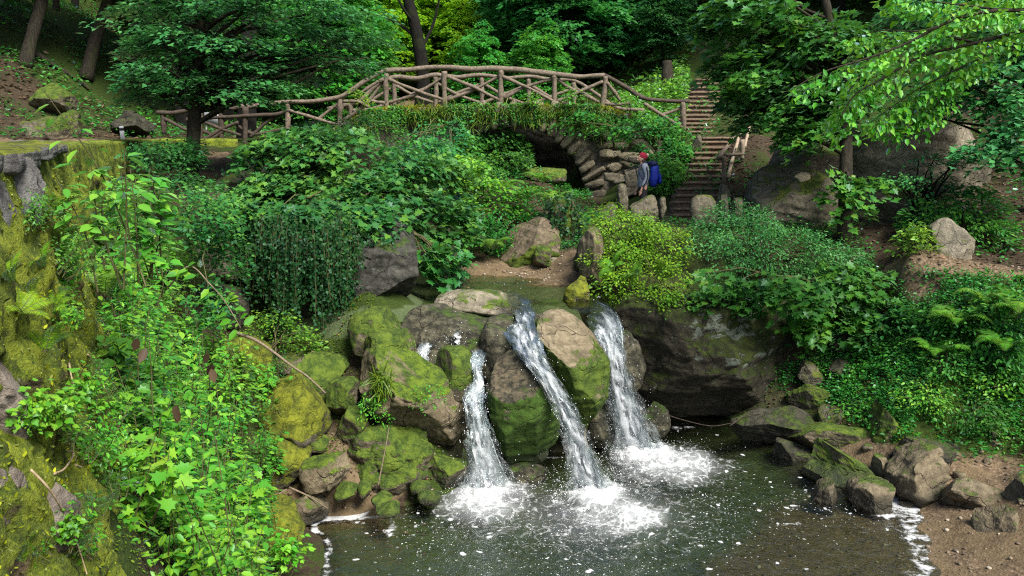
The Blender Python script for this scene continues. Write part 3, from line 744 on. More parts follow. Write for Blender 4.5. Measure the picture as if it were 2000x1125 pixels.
waterfall('waterfall', 'narrow trickle of white water left of the round mossy stone',
          [cw(838, 668, 13.3, .16), cw(830, 682, 13.1, .2), cw(824, 700, 12.95, .26)], M['fall_thin'], 17, strands=12, layers=1, bulge=.2, drops=30, spread=.04)

# ================================================================== rocks
ROCK = {}
def rock(name, label, box, Y, d, mat, seed, n=2.8, cuts=7, rz=0.0, rx=0.0, ry=0.0, rough=.1, sub=5, sink=0.0, cat='boulder', group=None, tuft=0, tmat='moss', tn=.25, fixed=(), hard=1.0, cut=(.55, .86), sil=None):
    x0, y0, x1, y1 = box
    if Y is None:                       # stands on the ground (or the pool bed) at its lower edge
        b_ = T((x0 + x1) / 2, y1 - 3, 8); w_ = G((x0 + x1) / 2, y1 - 3)
        Y = (w_[1] if b_[2] < 0 else b_[1]) + d * .36; sink = sink + .12
    a = P(x0, y1, Y); b = P(x1, y0, Y); c = (a + b) / 2
    s = np.array([abs(b[0] - a[0]) / 2, d / 2, abs(b[2] - a[2]) / 2 + sink / 2]); c = c - UP * sink / 2
    V, Fa = rock_shape(s, seed, sub, n, cuts, cut, rough, (rx, ry, rz), fixed=fixed, hard=hard)
    # refit to the wanted extents (x and z)
    for k, h in ((0, s[0]), (2, s[2])):
        lo, hi = V[:, k].min(), V[:, k].max(); V[:, k] = (V[:, k] - (lo + hi) / 2) * (2 * h / (hi - lo))
    if sil is not None:                 # push the flanks out to the measured outline of the stone
        sil = np.array(sil, float); zt = np.array([P(1000, q_, Y)[2] for q_ in sil[:, 0]]) - c[2]
        xl = np.array([P(q_[1], q_[0], Y)[0] for q_ in sil]) - c[0]; xr = np.array([P(q_[2], q_[0], Y)[0] for q_ in sil]) - c[0]
        nb = 24; zb = np.linspace(V[:, 2].min(), V[:, 2].max(), nb + 1); lo = np.zeros(nb); hi = np.zeros(nb)
        for i in range(nb):
            m_ = (V[:, 2] >= zb[max(i - 1, 0)]) & (V[:, 2] <= zb[min(i + 2, nb)]); lo[i] = V[m_, 0].min(); hi[i] = V[m_, 0].max()
        zc_ = (zb[1:] + zb[:-1]) / 2; l_ = np.interp(V[:, 2], zc_, lo); h_ = np.interp(V[:, 2], zc_, hi); u_ = (V[:, 0] - l_) / np.maximum(h_ - l_, 1e-3)
        o_ = np.argsort(zt); L_ = np.interp(V[:, 2], zt[o_], xl[o_]); R_ = np.interp(V[:, 2], zt[o_], xr[o_]); V[:, 0] = L_ + (R_ - L_) * u_
    o = link(name, mesh_uniform(name, V, Fa), M[mat]); o.location = c; tag(o, label, cat, group)
    ROCK[label] = (o, V + c, Fa)
    if tuft:
        rg = np.random.default_rng(seed + 900)
        ar = 4 * math.pi * ((s[0] * s[1]) ** 1.6 / 3 + (s[0] * s[2]) ** 1.6 / 3 + (s[1] * s[2]) ** 1.6 / 3) ** (1 / 1.6)
        def keep(p, nn):
            return sstep(tn - .25, tn + .3, nn[:, 2] * .8 + .9 * fbm(p * 1.7, 3)) * (nn[:, 1] < .5)
        p, nn = sample(V, Fa, int(ar * tuft), rg, keep)
        if len(p):
            dirn = nn + .9 * rg.normal(size=p.shape) + UP * .3
            Leaves().add(T_MOSS, p + nn * .002, dirn, nn + .6 * rg.normal(size=p.shape), rg.uniform(.018, .042, len(p))).build('moss', L[tmat], o)
    return o

rock('boulder', 'tall pale worn boulder with smooth sloping top between two waterfalls', (1034, 609, 1194, 836), 12.95, 1.5, 'rock_side', 3, n=2.8, cuts=2, cut=(.8, .95), rough=.055, sub=6, fixed=[((.12, -.5, .85), .74), ((.55, -.8, .1), .84), ((-.6, -.75, -.1), .84), ((.0, -.75, -.65), .80)],
     sil=[(609, 1062, 1105), (625, 1042, 1138), (660, 1038, 1166), (700, 1044, 1190), (740, 1058, 1192), (770, 1076, 1184), (800, 1098, 1162), (836, 1118, 1142)])
rock('boulder', 'algae covered boulder with pale crown between the thin and the tall waterfall', (945, 688, 1094, 908), 12.55, 1.5, 'rock_low', 8, n=2.9, cuts=4, cut=(.75, .95), rough=.06, sub=6, fixed=[((-.1, -.45, .9), .80), ((.6, -.6, -.5), .78), ((.2, -.8, -.7), .75)],
     sil=[(688, 985, 1030), (710, 962, 1056), (750, 948, 1080), (800, 948, 1094), (850, 958, 1094), (890, 975, 1086), (908, 990, 1070)])
rock('boulder', 'largest moss covered boulder with bare tan patches beside the thin waterfall', (690, 668, 924, 872), 12.55, 1.7, 'rock_big', 12, n=3.0, cuts=5, cut=(.7, .92), rough=.10, sub=6, tuft=1900, tmat='moss_green', tn=.2, fixed=[((.30, -.5, .8), .72), ((-.1, -.75, -.7), .66), ((-.6, -.5, .5), .78)],
     sil=[(668, 716, 768), (700, 700, 822), (730, 698, 872), (760, 704, 906), (790, 726, 922), (820, 752, 922), (850, 788, 912), (872, 830, 892)])
rock('boulder', 'small round mossy stone sitting at the top of the thin waterfall', (845, 676, 930, 790), 12.75, .8, 'rock_green', 15, n=2.6, cuts=3, rough=.05, tuft=1200, tmat='moss_green')
rock('boulder', 'green mossy stone behind and above the largest mossy boulder', (700, 640, 812, 720), 13.1, 1.0, 'rock_green', 16, n=3, cuts=5, tuft=900, tmat='moss_green')
rock('boulder', 'bright green mossy stone under the ivy overhang', (682, 600, 795, 690), 13.5, 1.0, 'rock_green', 17, n=3, cuts=5, tuft=900, tmat='moss_green')
rock('rock_ledge', 'dark wet rock ledge the upper cascade runs over', (780, 600, 1045, 740), 13.75, 1.5, 'rock_wet', 18, n=4, cuts=4, rough=.06, sub=6, cat='ledge', fixed=[((0, -.4, .9), .8)])
rock('rock_ledge', 'smooth dark wet sill below the tall chute head', (935, 615, 1080, 780), 13.35, 1.0, 'rock_wet', 19, n=3.4, cuts=4, rough=.06, cat='ledge')
rock('rock_ledge', 'dark back wall rock in the shadow between the tall chute and the wide waterfall', (1080, 640, 1260, 850), 14.45, 1.3, 'rock_wet', 20, n=4, cuts=5, rough=.08, cat='ledge')
rock('rock_slab', 'long low pale slab lying in the stream above the falls', (845, 564, 1042, 640), 14.6, 1.1, 'rock_pale', 21, n=2.3, cuts=3, rough=.06, ry=RAD(6), cat='slab', tuft=300, tmat='moss_green', tn=.75)
rg = None
rock('boulder', 'broad yellow moss boulder left of the rockpile with a bare branch above it', (498, 742, 636, 872), 12.0, 1.3, 'rock_yellow', 22, n=3.2, cuts=7, rough=.08, tuft=2200, tn=.15)
rock('boulder', 'yellow moss boulder with small plants hanging down its face at the edge of the bank', (405, 665, 546, 815), 12.7, 1.6, 'rock_yellow', 23, n=3.2, cuts=6, rough=.08, tuft=2000, tn=.15)
rock('boulder', 'tilted brownish mossy boulder behind the yellowing saplings', (510, 848, 602, 948), 11.35, .9, 'rock_yellow', 24, n=3.0, cuts=7, ry=RAD(20), tuft=1500, tn=.2)
rock('boulder', 'flat broken grey stone lying on the sandy shore', (590, 882, 684, 950), 11.2, .7, 'rock_big', 25, n=5, cuts=8, rough=.06, ry=RAD(-14), tuft=300, tmat='moss_green', tn=.6)
rock('boulder', 'upright mossy stone left of the largest mossy boulder', (636, 738, 702, 812), 12.5, .7, 'rock_green', 26, cuts=7, tuft=1500, tmat='moss_green')
rock('boulder', 'egg shaped mossy stone leaning below the upright mossy stone', (650, 792, 722, 884), 12.1, .7, 'rock_green', 27, n=2.6, cuts=5, tuft=1500, tmat='moss_green', ry=RAD(15))
rock('boulder', 'low green stone buried under the largest mossy boulder', (672, 825, 850, 968), 12.0, 1.1, 'rock_green', 28, cuts=9, rough=.22, sub=6, tuft=1800, tmat='moss_green')
rock('boulder', 'dark green stone at the foot of the thin waterfall', (838, 888, 912, 955), 11.95, .6, 'rock_green', 29, n=2.8, cuts=6, tuft=700, tmat='moss_green')
rock('boulder', 'flat dark stone in the pool between the thin and the tall waterfall', (985, 900, 1068, 948), 12.4, .6, 'rock_wet', 30, n=2.8, cuts=6, rough=.14)
rock('boulder', 'pale wet flat stone at the left water edge by the foam', (572, 960, 640, 1015), 10.9, .6, 'rock_shore', 31, n=4, cuts=6)
rock('boulder', 'big mossy boulder half hidden by the saplings at the left water edge', (440, 985, 600, 1110), 9.9, 1.3, 'rock_yellow', 32, n=2.6, cuts=4, rough=.06, tuft=900, tn=.3)
rock('boulder', 'dark mossy block behind the upright mossy stone', (560, 690, 680, 780), 13.1, .9, 'rock_green', 33, cuts=8, tuft=900, tmat='moss_green')
rock('boulder', 'brown stone wedged below the branch on the left slope', (540, 690, 600, 740), 13.3, .6, 'rock_grey', 34, cuts=8)
k = 0
for bx in [(655, 945, 697, 976, 11.0), (698, 940, 728, 972, 11.15), (725, 962, 768, 986, 11.0), (734, 982, 782, 1008, 10.75), (800, 938, 842, 972, 11.5), (815, 955, 862, 985, 11.3), (600, 850, 640, 885, 11.8), (610, 800, 648, 840, 12.3)]:
    rock('mossy_stone', 'small rounded green mossy stone in the heap at the left water edge', bx[:4], bx[4], .4, 'rock_green', 200 + k, sub=4, cuts=6, cat='stone', group='small mossy stones at the left water edge', tuft=1500, tmat='moss_green'); k += 1
# dark stones behind the falls
k = 0
for bx in [(1140, 790, 1212, 872, 13.9), (1250, 790, 1308, 852, 14.2), (1165, 700, 1225, 800, 14.3), (1090, 760, 1150, 860, 13.6), (940, 870, 985, 930, 12.6)]:
    rock('wet_stone', 'black wet stone in the shadow behind the waterfalls', bx[:4], bx[4], .8, 'rock_wet', 240 + k, sub=4, cuts=6, cat='stone', group='black wet stones behind the waterfalls'); k += 1
# right cliff
rock('cliff_rock', 'huge dark undercut cliff with pale lichen right of the waterfalls', (1160, 545, 1566, 838), 15.9, 3.2, 'rock_mass', 41, n=4.2, cuts=7, cut=(.8, .97), rough=.075, sub=7, cat='cliff', fixed=[((0, -.75, -.66), .72), ((.55, -.6, .3), .9), ((-.5, -.7, -.1), .92)])
_o, _V, _F = ROCK['huge dark undercut cliff with pale lichen right of the waterfalls']; _c = P(1465, 640, 14.6)
vattr(_o.data, 'lichen', np.exp(-((_V[:, 0] - _c[0]) / .85) ** 2 - ((_V[:, 2] - _c[2]) / .55) ** 2))
rock('cliff_rock', 'upper cliff block hidden under the yellow green shrub', (1120, 445, 1420, 650), 16.7, 2.4, 'rock_mass', 42, n=4, cuts=5, rough=.07, sub=6, cat='cliff')
rock('cliff_rock', 'dark cliff end sloping down behind the square mossy stone', (1480, 560, 1680, 800), 16.6, 2.6, 'rock_dark', 43, n=3.4, cuts=6, rough=.1, sub=6, cat='cliff')
rock('boulder', 'mossy stone post standing at the stream mouth by the wide waterfall', (1096, 540, 1152, 612), 14.8, .5, 'rock_yellow', 44, n=3, cuts=6, tuft=1500)
rock('boulder', 'brown upright rock at the right bank of the stream', (1125, 440, 1180, 590), 16.2, 1.0, 'rock_big', 45, n=3.4, cuts=6)
# right shore
RS = [('square mossy stone standing under the cliff end', (1536, 745, 1613, 808), 14.6, .8, 'rock_green', 4.5, 0), ('small brown stone on top of the square mossy stone', (1556, 706, 1602, 750), 14.8, .6, 'rock_grey', 3.5, 0),
      ('long dark mossy slab lying at the back of the right shore', (1428, 803, 1615, 872), 14.0, .9, 'rock_dark', 2.8, 0), ('long moss topped slab behind the pointed green rock', (1546, 826, 1708, 892), 13.2, .9, 'rock_green', 3.4, 5),
      ('pointed rock with a bright green face at the right water edge', (1555, 860, 1702, 952), 12.5, 1.0, 'rock_green', 2.2, 12), ('small egg shaped grey stone in the shallow water', (1583, 938, 1642, 990), 11.85, .5, 'rock_shore', 2.6, 0),
      ('squat tan stone ringed with foam in the shallow water', (1654, 936, 1740, 1002), 11.75, .7, 'rock_shore', 3.2, 0), ('big angular tan boulder at the right water edge', (1728, 870, 1855, 990), 12.0, 1.1, 'rock_shore', 4.0, 6),
      ('narrow tan stone wedged beside the big angular boulder', (1698, 888, 1748, 950), 12.5, .5, 'rock_shore', 4, 0), ('overhanging tan stone with dark underside right of the big angular boulder', (1838, 930, 1964, 1005), 11.5, .9, 'rock_shore', 3, -8),
      ('flat topped tan block on the gravel near the right frame edge', (1908, 988, 2000, 1054), 10.9, .8, 'rock_shore', 5, 8), ('flat tan slab behind the overhanging stone', (1845, 928, 1912, 960), 12.2, .7, 'rock_shore', 4, 0),
      ('green upright stone behind the big angular boulder', (1695, 790, 1762, 876), 13.3, .7, 'rock_green', 3, 0), ('grey brown stone left of the green upright stone', (1650, 775, 1705, 850), 13.7, .6, 'rock_grey', 3, 0),
      ('half sunk brown block below the long mossy slab', (1505, 858, 1580, 900), 13.0, .6, 'rock_dark', 4, 0), ('mossy lump on the dark slope above the long slabs', (1610, 700, 1680, 760), 14.8, .7, 'rock_dark', 3, 0),
      ('grey stone at the right frame edge above the gravel', (1975, 930, 2040, 985), 11.6, .6, 'rock_grey', 3, 0), ('low ledge under the fern slope', (1740, 850, 1900, 935), 12.9, 1.0, 'rock_dark', 4, 4),
      ('rounded stone under the shrubs at the cliff end', (1600, 640, 1670, 700), 15.4, .8, 'rock_dark', 3, 0), ('brown stone between the two long slabs', (1600, 795, 1660, 840), 13.8, .6, 'rock_grey', 3, 0)]
SIL = {'pointed rock with a bright green face at the right water edge': [(860, 1598, 1614), (880, 1588, 1652), (900, 1574, 1686), (925, 1558, 1702), (952, 1580, 1696)],
       'big angular tan boulder at the right water edge': [(870, 1798, 1836), (885, 1758, 1850), (910, 1733, 1856), (940, 1728, 1858), (970, 1750, 1856), (990, 1780, 1848)]}
for k, (lb, bx, Y, d, m, n, ry) in enumerate(RS):
    rock('boulder', lb, bx, None if Y < 13.4 else Y, d, m, 60 + k, n=n + .6, cuts=11, ry=RAD(ry), rough=.07, sub=6, sil=SIL.get(lb), tuft=500 if m == 'rock_green' else 0, tmat='moss_green', tn=.4)
rg = np.random.default_rng(5)
for k in range(18):
    px = rg.uniform(1600, 1990); py = rg.uniform(800, 1090) if k % 2 else rg.uniform(880, 1000); p = T(px, py, 9)
    if p[2] < -.1: continue
    s = rg.uniform(.03, .10); V, Fa = rock_shape((s, s * .9, s * .7), 300 + k, 3, 3, 6)
    o = link('loose_stone', mesh_uniform('loose_stone', V, Fa), M['rock_shore' if k % 3 else 'rock_grey']); o.location = p + UP * s * .3
    tag(o, 'small loose tan stone lying among the rocks of the right shore', 'stone', 'small loose stones on the right shore')
# right hillside boulders
RH = [('long pale sandstone slab at the top of the right hillside rocks', (1640, 238, 1925, 385), 19.6, 2.6, 'rock_pale', 4.2, 5), ('rounded boulder with a pale scar near the stair rail', (1450, 322, 1645, 470), 18.7, 1.8, 'rock_grey', 3, 10),
      ('dark cracked boulder under the long pale slab', (1600, 350, 1800, 470), 18.8, 1.8, 'rock_grey', 3.4, 4), ('shadowed rock with a pale broken patch under the slab', (1640, 385, 1830, 520), 18.2, 1.8, 'rock_dark', 3.4, 0),
      ('mossy grey rock behind the stair rail', (1500, 272, 1650, 390), 20.0, 1.6, 'rock_grey', 3, 0), ('mossy end of the sandstone outcrop above the sandy path', (1780, 290, 1930, 430), 19.2, 2.0, 'rock_grey', 3, 10),
      ('pointed tan rock standing by the sandy path', (1815, 425, 1900, 530), 15.6, .9, 'rock_pale', 2.5, 0), ('dark rock on the slope right of the sandy path', (1975, 530, 2050, 570), 14.3, .6, 'rock_dark', 3, 0)]
for k, (lb, bx, Y, d, m, n, ry) in enumerate(RH):
    rock('boulder', lb, bx, Y, d, m, 90 + k, n=n, cuts=6, ry=RAD(ry), rough=.06, sub=6 if k < 4 else 5, cat='boulder')
def scar(px, py, Y, r, parent_label, seed):
    o, V, Fa = ROCK[parent_label]; p = P(px, py, Y)
    d = nrm(p - np.array([0, 0, EYE])); r0 = np.array([0, 0, EYE])
    rel = V - r0; tt = rel @ d; dist = np.linalg.norm(rel - tt[:, None] * d, axis=1)
    vn = vnormals(V, Fa); front = vn @ d < 0
    kk = np.argmin(np.where(front, dist, 9e9)); c = V[kk]; nn = vn[kk]
    W, Fb = rock_shape((r, r * .85, .05), seed, 4, 2.2, 3, rough=.05)
    z = nn; x = nrm(np.cross(z, [0, .3, 1.0])); y = np.cross(z, x); R = np.c_[x, y, z]
    link('broken_patch', mesh_uniform('broken_patch', off(W @ R.T + c, o), Fb), M['scar'], o)
M['scar'] = mat_plain('fresh_sandstone', (.44, .33, .20), (.60, .47, .31), 18, .9, .4, .01)
scar(1567, 345, 18, .16, RH[1][0], 1); scar(1727, 388, 18, .17, RH[3][0], 2)
# stones along the walker's path
k = 0
for bx in [(1203, 358, 1228, 405, 18.6), (1228, 380, 1286, 425, 18.0), (1284, 384, 1302, 415, 18.2), (1345, 380, 1402, 440, 17.8), (1404, 378, 1424, 412, 18.1), (1430, 385, 1452, 415, 18.1), (1404, 358, 1426, 388, 18.9), (1170, 395, 1205, 430, 18.4)]:
    rock('path_stone', 'upright grey edging stone beside the path below the log stairs', bx[:4], bx[4], .35, 'rock_grey', 130 + k, n=3, cuts=6, sub=4, sink=.2, cat='stone', group='edging stones along the path by the walker'); k += 1
rock('boulder', 'pointed edging stone with moss next to the stair foot, at the head of the path', (1350, 262, 1372, 282), 22.4, .3, 'rock_grey', 139, n=3, cuts=5, sub=4, sink=.3, cat='stone')
# gravel bank
rock('cliff_rock', 'dark rock filler added behind the arch of the bridge to darken the passage', (840, 205, 1190, 450), 26.9, 1.5, 'rock_dark', 461, n=4, cuts=5, rough=.08, sub=6, cat='cliff')  # dark filler stone added so the passage under the bridge reads as shade
rock('rock_slab', 'smooth sloping sandstone slab on the gravel bank below the arch', (976, 425, 1098, 545), 18.5, 1.9, 'rock_slab', 46, n=3, cuts=5, rough=.05, sub=6, cat='slab', fixed=[((-.62, -.45, .66), .36), ((.2, -.7, .6), .62)], tuft=700, tmat='moss_green', tn=.6)
rock('boulder', 'ivy covered rock right of the carved steps', (1070, 385, 1136, 500), 19.0, 1.2, 'rock_green', 47, n=3, cuts=5, tuft=900, tmat='moss_green')
rock('boulder', 'mossy square block at the top of the mound inside the arch', (1012, 325, 1108, 358), 22.6, .9, 'rock_green', 48, n=5, cuts=4, rough=.05, tuft=600)
rock('boulder', 'mossy stone at the foot of the carved steps', (1040, 480, 1080, 530), 17.8, .5, 'rock_green', 49, tuft=900, tmat='moss_green')
rock('boulder', 'dark mossy boulder at the stream edge left of the gravel bank', (835, 440, 905, 500), 18.8, 1.4, 'rock_dark', 50)
rock('boulder', 'pale stone in the stream left of the gravel bank', (855, 520, 915, 552), 17.2, .6, 'rock_pale', 51)
t = thing('carved_steps', 'short flight of worn steps carved beside the sandstone slab', 'steps', P(1090, 515, 18.0))
for k in range(5):
    a = P(1072 + 3 * k, 512 - 11 * k, 17.9 + .28 * k); b = P(1112, 512 - 11 * k, 17.9 + .28 * k)
    c = (a + b) / 2; V, Fa = rock_shape((abs(b[0] - a[0]) / 2 + .05, .3, .16), 150 + k, 4, 6, 2, rough=.05)
    link('step', mesh_uniform('step', off(V + c - UP * .12, t), Fa), M['rock_pale'], t)
# left overhang
rock('boulder', 'great overhanging grey boulder under the maple, left of the stream', (668, 425, 828, 620), 15.2, 2.4, 'rock_over', 53, sil=[(425, 700, 775), (470, 680, 818), (520, 676, 828), (560, 674, 816), (590, 674, 790), (620, 674, 762)], n=2.5, cuts=3, rough=.06, sub=6, fixed=[((.45, -.5, -.75), .72), ((0, -.95, .2), .8)])
rock('cliff_rock', 'ivy draped cliff left of the overhanging boulder', (462, 400, 712, 668), 15.3, 2.4, 'rock_dark', 54, n=4, cuts=5, rough=.07, sub=6, cat='cliff')
rock('cliff_rock', 'dark cliff under the left end of the bridge railing', (420, 300, 700, 470), 18.6, 3.0, 'rock_dark', 55, n=4, cuts=5, rough=.08, sub=6, cat='cliff')
rock('boulder', 'grey rock in the gap between the bank and the ivy cliff', (385, 470, 475, 560), 14.8, 1.2, 'rock_grey', 56, n=4)
rock('boulder', 'dark rock in the hollow below the ivy', (395, 545, 480, 640), 14.0, 1.2, 'rock_dark', 57, n=4)
k = 0
for bx in [(425, 375, 455, 400, 16.5), (445, 398, 475, 425, 16.3), (420, 425, 450, 455, 16.0), (400, 380, 425, 405, 16.7), (440, 355, 470, 378, 17)]:
    rock('wall_stone', 'brown stone of the crumbling wall behind the leafy bank', bx[:4], bx[4], .4, 'rock_grey', 160 + k, sub=4, cat='stone', group='stones of the crumbling wall'); k += 1
# hillside upper left
for k, (lb, bx, Y, m) in enumerate([('dark split rock at the foot of the left hillside', (60, 225, 112, 262), 23.4, 'rock_grey'), ('mossy outcrop on the left hillside', (70, 160, 140, 205), 26.0, 'rock_green'),
                                 ('mossy rock right of the split rock', (100, 214, 152, 268), 23.2, 'rock_green'), ('shadowed rock below the leaning trunk', (225, 215, 290, 250), 26.5, 'rock_dark')]):
    rock('boulder', lb, bx, Y, 1.6, m, 170 + k, cuts=8, sub=5, rough=.12, sink=.3)

rg = np.random.default_rng(55); mb = MB(); iv, ifc = ico(2); ifl = ifc.tolist()
def pebs(x, y, lo, hi):
    for a_, b_, z_ in zip(x, y, H(x, y)):
        s_ = lo + (hi - lo) * rg.random() ** 3; v_ = iv * (np.array([1, .8, .55]) * s_ * rg.uniform(.7, 1.3, 3)); t_ = rg.uniform(0, 6.28); c_, q_ = math.cos(t_), math.sin(t_)
        v_ = np.c_[v_[:, 0] * c_ - v_[:, 1] * q_, v_[:, 0] * q_ + v_[:, 1] * c_, v_[:, 2]]; mb.add(v_ + np.array([a_, b_, z_ + s_ * .15]), ifl)
a_ = np.array([G(rg.uniform(1480, 2010), rg.uniform(930, 1130), 0.05)[:2] for k in range(420)]); pebs(a_[:, 0], a_[:, 1], .008, .04)
a_ = np.array([P(rg.uniform(900, 1115), 525, rg.uniform(16.4, 18.4))[:2] for k in range(260)]); pebs(a_[:, 0], a_[:, 1], .012, .045)
a_ = np.array([P(rg.uniform(560, 860), 950, rg.uniform(10.7, 12.2))[:2] for k in range(220)]); pebs(a_[:, 0], a_[:, 1], .008, .045)
a_ = np.array([P(rg.uniform(1740, 2010), 535, rg.uniform(14.0, 15.2))[:2] for k in range(160)]); pebs(a_[:, 0], a_[:, 1], .01, .035)
o = mb.build('pebbles', M['pebble']); tag(o, 'small tan pebbles on the sandy shores and the gravel bank', 'pebbles', kind='stuff')
# ================================================================== road wall on the left
WALL = np.array([(-2.05, 2.0), (-2.28, 3.2), (-2.62, 4.4), (-3.35, 6.0), (-4.35, 8.0), (-5.3, 10.0), (-6.5, 13.2), (-7.6, 16.7), (-8.7, 20.0), (-9.2, 22.0), (-8.6, 23.1), (-7.4, 23.4)])
wp = smooth_path(np.c_[WALL, np.zeros(len(WALL))], 44)[:, :2]
wt = nrm(np.gradient(wp, axis=0)); wn = np.c_[wt[:, 1], -wt[:, 0]]            # to the right of the walking direction = river side
wl = np.r_[0, np.cumsum(np.linalg.norm(np.diff(wp, axis=0), axis=1))]
prof = [(-.62, 4.90), (-.60, 5.06), (-.3, 5.075), (-.05, 5.08), (.03, 5.05)] + [(.04 + .007 * k + .00005 * k * k, 5.0 - .05 * k) for k in range(72)]
prof = np.array(prof); npf = len(prof)
wV = []
for i in range(len(wp)):
    o_, z_ = prof[:, 0].copy(), prof[:, 1].copy()
    fade = np.clip((wl[i] - 8) / 10, 0, 1); o_[5:] = o_[5:] * (1 - .45 * fade)
    wV.append(np.c_[wp[i, 0] + wn[i, 0] * o_, wp[i, 1] + wn[i, 1] * o_, z_])
wV = np.concatenate(wV); kk = np.tile(np.arange(npf), len(wp)); nrep = np.repeat(wn, npf, 0)
dsp = (.11 * fbm(wV * 1.4, 4) + .07 * (.35 - np.abs(fbm(wV * 4.5, 3))) + .035 * fbm(wV * 12, 3)) * np.clip((kk - 3) / 8, 0.0, 1)
wV[:, :2] += nrep * dsp[:, None]; wV[:, 2] += np.where(kk < 5, .035 * fbm(wV * 1.1 + 5, 3), 0)
ii = (np.arange(len(wp) - 1)[:, None] * npf + np.arange(npf - 1)[None]).ravel()
wF = np.c_[ii, ii + npf, ii + npf + 1, ii + 1]
wall = thing('retaining_wall', 'long mossy retaining wall of the road along the left bank', 'wall', (*WALL[4], 3.0))
link('wall_face', mesh_uniform('wall_face', off(wV, wall), wF), M['wall_moss'], wall)
wT = np.r_[wF[:, [0, 1, 2]], wF[:, [0, 2, 3]]]
rg = np.random.default_rng(77)
def wkeep(p, nn): return sstep(-.35, .25, fbm(p * 1.2, 3) + .2 * (4.9 - p[:, 2])) * (p[:, 1] < 11) * (p[:, 1] > 2.6) * (p[:, 2] < 5.0) * np.clip(6.5 / p[:, 1], .3, 1)
p, nn = sample(wV, wT, 420000, rg, wkeep)
Leaves().add(T_MOSS, p, nn + .8 * rg.normal(size=p.shape) + UP * .3, nn + .7 * rg.normal(size=p.shape), rg.uniform(.010, .030, len(p))).build('moss', L['moss'], wall)
# cap stones along the near part of the wall
cap_n = 0
for a, b in [(2.6, 4.15), (4.2, 5.5), (5.55, 6.9), (6.95, 8.6), (8.65, 10.4)]:
    ca = np.array([np.interp(a, wp[:, 1], wp[:, 0]), a]); cb = np.array([np.interp(b, wp[:, 1], wp[:, 0]), b]); c = (ca + cb) / 2; l = np.linalg.norm(cb - ca) / 2
    V, Fa = rock_shape((.25, l, .065), 400 + cap_n, 5, 7, 3, (.85, .95), rough=.05, rot=(0, 0, math.atan2(cb[1] - ca[1], cb[0] - ca[0]) - math.pi / 2), fine=.008)
    link('cap_stone', mesh_uniform('cap_stone', off(V + np.array([c[0] - .17, c[1] + .05, 5.06]), wall), Fa), M['capstone'], wall); cap_n += 1
def wall_hit(px, py):
    r0 = np.array([0, 0, EYE]); d = nrm(P(px, py, 5.0) - r0); rel = wV - r0; tt = rel @ d; dist = np.linalg.norm(rel - tt[:, None] * d, axis=1)
    ok = (tt > 1.5) & (wV[:, 1] < 14); c = np.where(ok, dist, 9e9); k = np.argsort(c)[:6]; k = k[np.argmin(tt[k])]
    return wV[k]
# stones standing proud of the near wall
for lb, bx, m, sd in [('big bare grey stone in the mossy wall at the left frame edge', (-90, 655, 56, 885), 'rock_near', 1), ('weathered grey upright stone at the top of the wall, left frame edge', (-60, 300, 26, 560), 'capstone', 2),
                            ('narrow grey stone below the top of the wall near the left frame edge', (30, 305, 72, 470), 'capstone', 5), ('pale leaning stone low in the mossy wall', (84, 938, 142, 1110), 'rock_near', 3), ('dark grey stone under the big bare stone of the wall', (-60, 900, 26, 1040), 'rock_near', 4)]:
    h_ = wall_hit(max((bx[0] + bx[2]) / 2, 15), (bx[1] + bx[3]) / 2)
    rock('wall_stone', lb, bx, h_[1] + .12, .26, m, 420 + sd, n=3.4, cuts=7, rough=.07, sub=5, cat='stone')

# ================================================================== stone bridge
BY, BW = 24.0, 1.95
def BX(px, py, Y=BY): return P(px, py, Y)
deck = [(300, 284), (470, 284), (560, 266), (610, 256), (660, 243), (705, 226), (745, 214), (860, 209), (975, 207), (1085, 208), (1180, 211), (1260, 240), (1335, 262), (1400, 266)]
dk = np.array([BX(a, b) for a, b in deck]); dk = smooth_path(dk, 8)
acx, asp, arz, arh = BX(1003, 250)[0], 2.15, 3.05, 2.42
bridge = thing('stone_bridge', 'mossy humpbacked stone arch bridge over the stream', 'bridge', (acx, BY + BW / 2, 3.0))
xs = np.unique(np.concatenate([np.linspace(dk[0, 0], dk[-1, 0], 150), acx + asp * np.cos(np.linspace(0, math.pi, 40))]))
xs = xs[(xs >= -7.6) & (xs <= dk[-1, 0])]
topz = np.interp(xs, dk[:, 0], dk[:, 2])
def soff(x):
    u = np.clip(1 - ((x - acx) / asp) ** 2, 0, 1); return np.where(np.abs(x - acx) < asp, arz + arh * np.sqrt(u) , 0)
rows = 15; V = []; FQ = []
for side_, yy in ((0, BY), (1, BY + BW)):
    for i, x in enumerate(xs):
        lo = float(soff(x)); lo = lo if abs(x - acx) < asp - 1e-6 else 1.6
        lo = min(lo, topz[i] - .3)
        for r in range(rows): V.append((x, yy, lo + (topz[i] - lo) * r / (rows - 1)))
V = np.array(V); nX = len(xs)
sg = np.where(V[:, 1] > BY + .5, 1, -1); V[:, 1] += sg * (.07 * fbm(V * 1.8, 4) + .05 * fbm(V * 5, 3))
for s in (0, 1):
    b0 = s * nX * rows
    for i in range(nX - 1):
        for r in range(rows - 1):
            q = [b0 + i * rows + r, b0 + (i + 1) * rows + r, b0 + (i + 1) * rows + r + 1, b0 + i * rows + r + 1]; FQ.append(q if s == 0 else q[::-1])
for r, rev in ((0, True), (rows - 1, False)):
    for i in range(nX - 1):
        q = [i * rows + r, (i + 1) * rows + r, nX * rows + (i + 1) * rows + r, nX * rows + i * rows + r]; FQ.append(q[::-1] if rev else q)
link('bridge_body', mesh_uniform('bridge_body', off(V, bridge), FQ), M['masonry'], bridge)
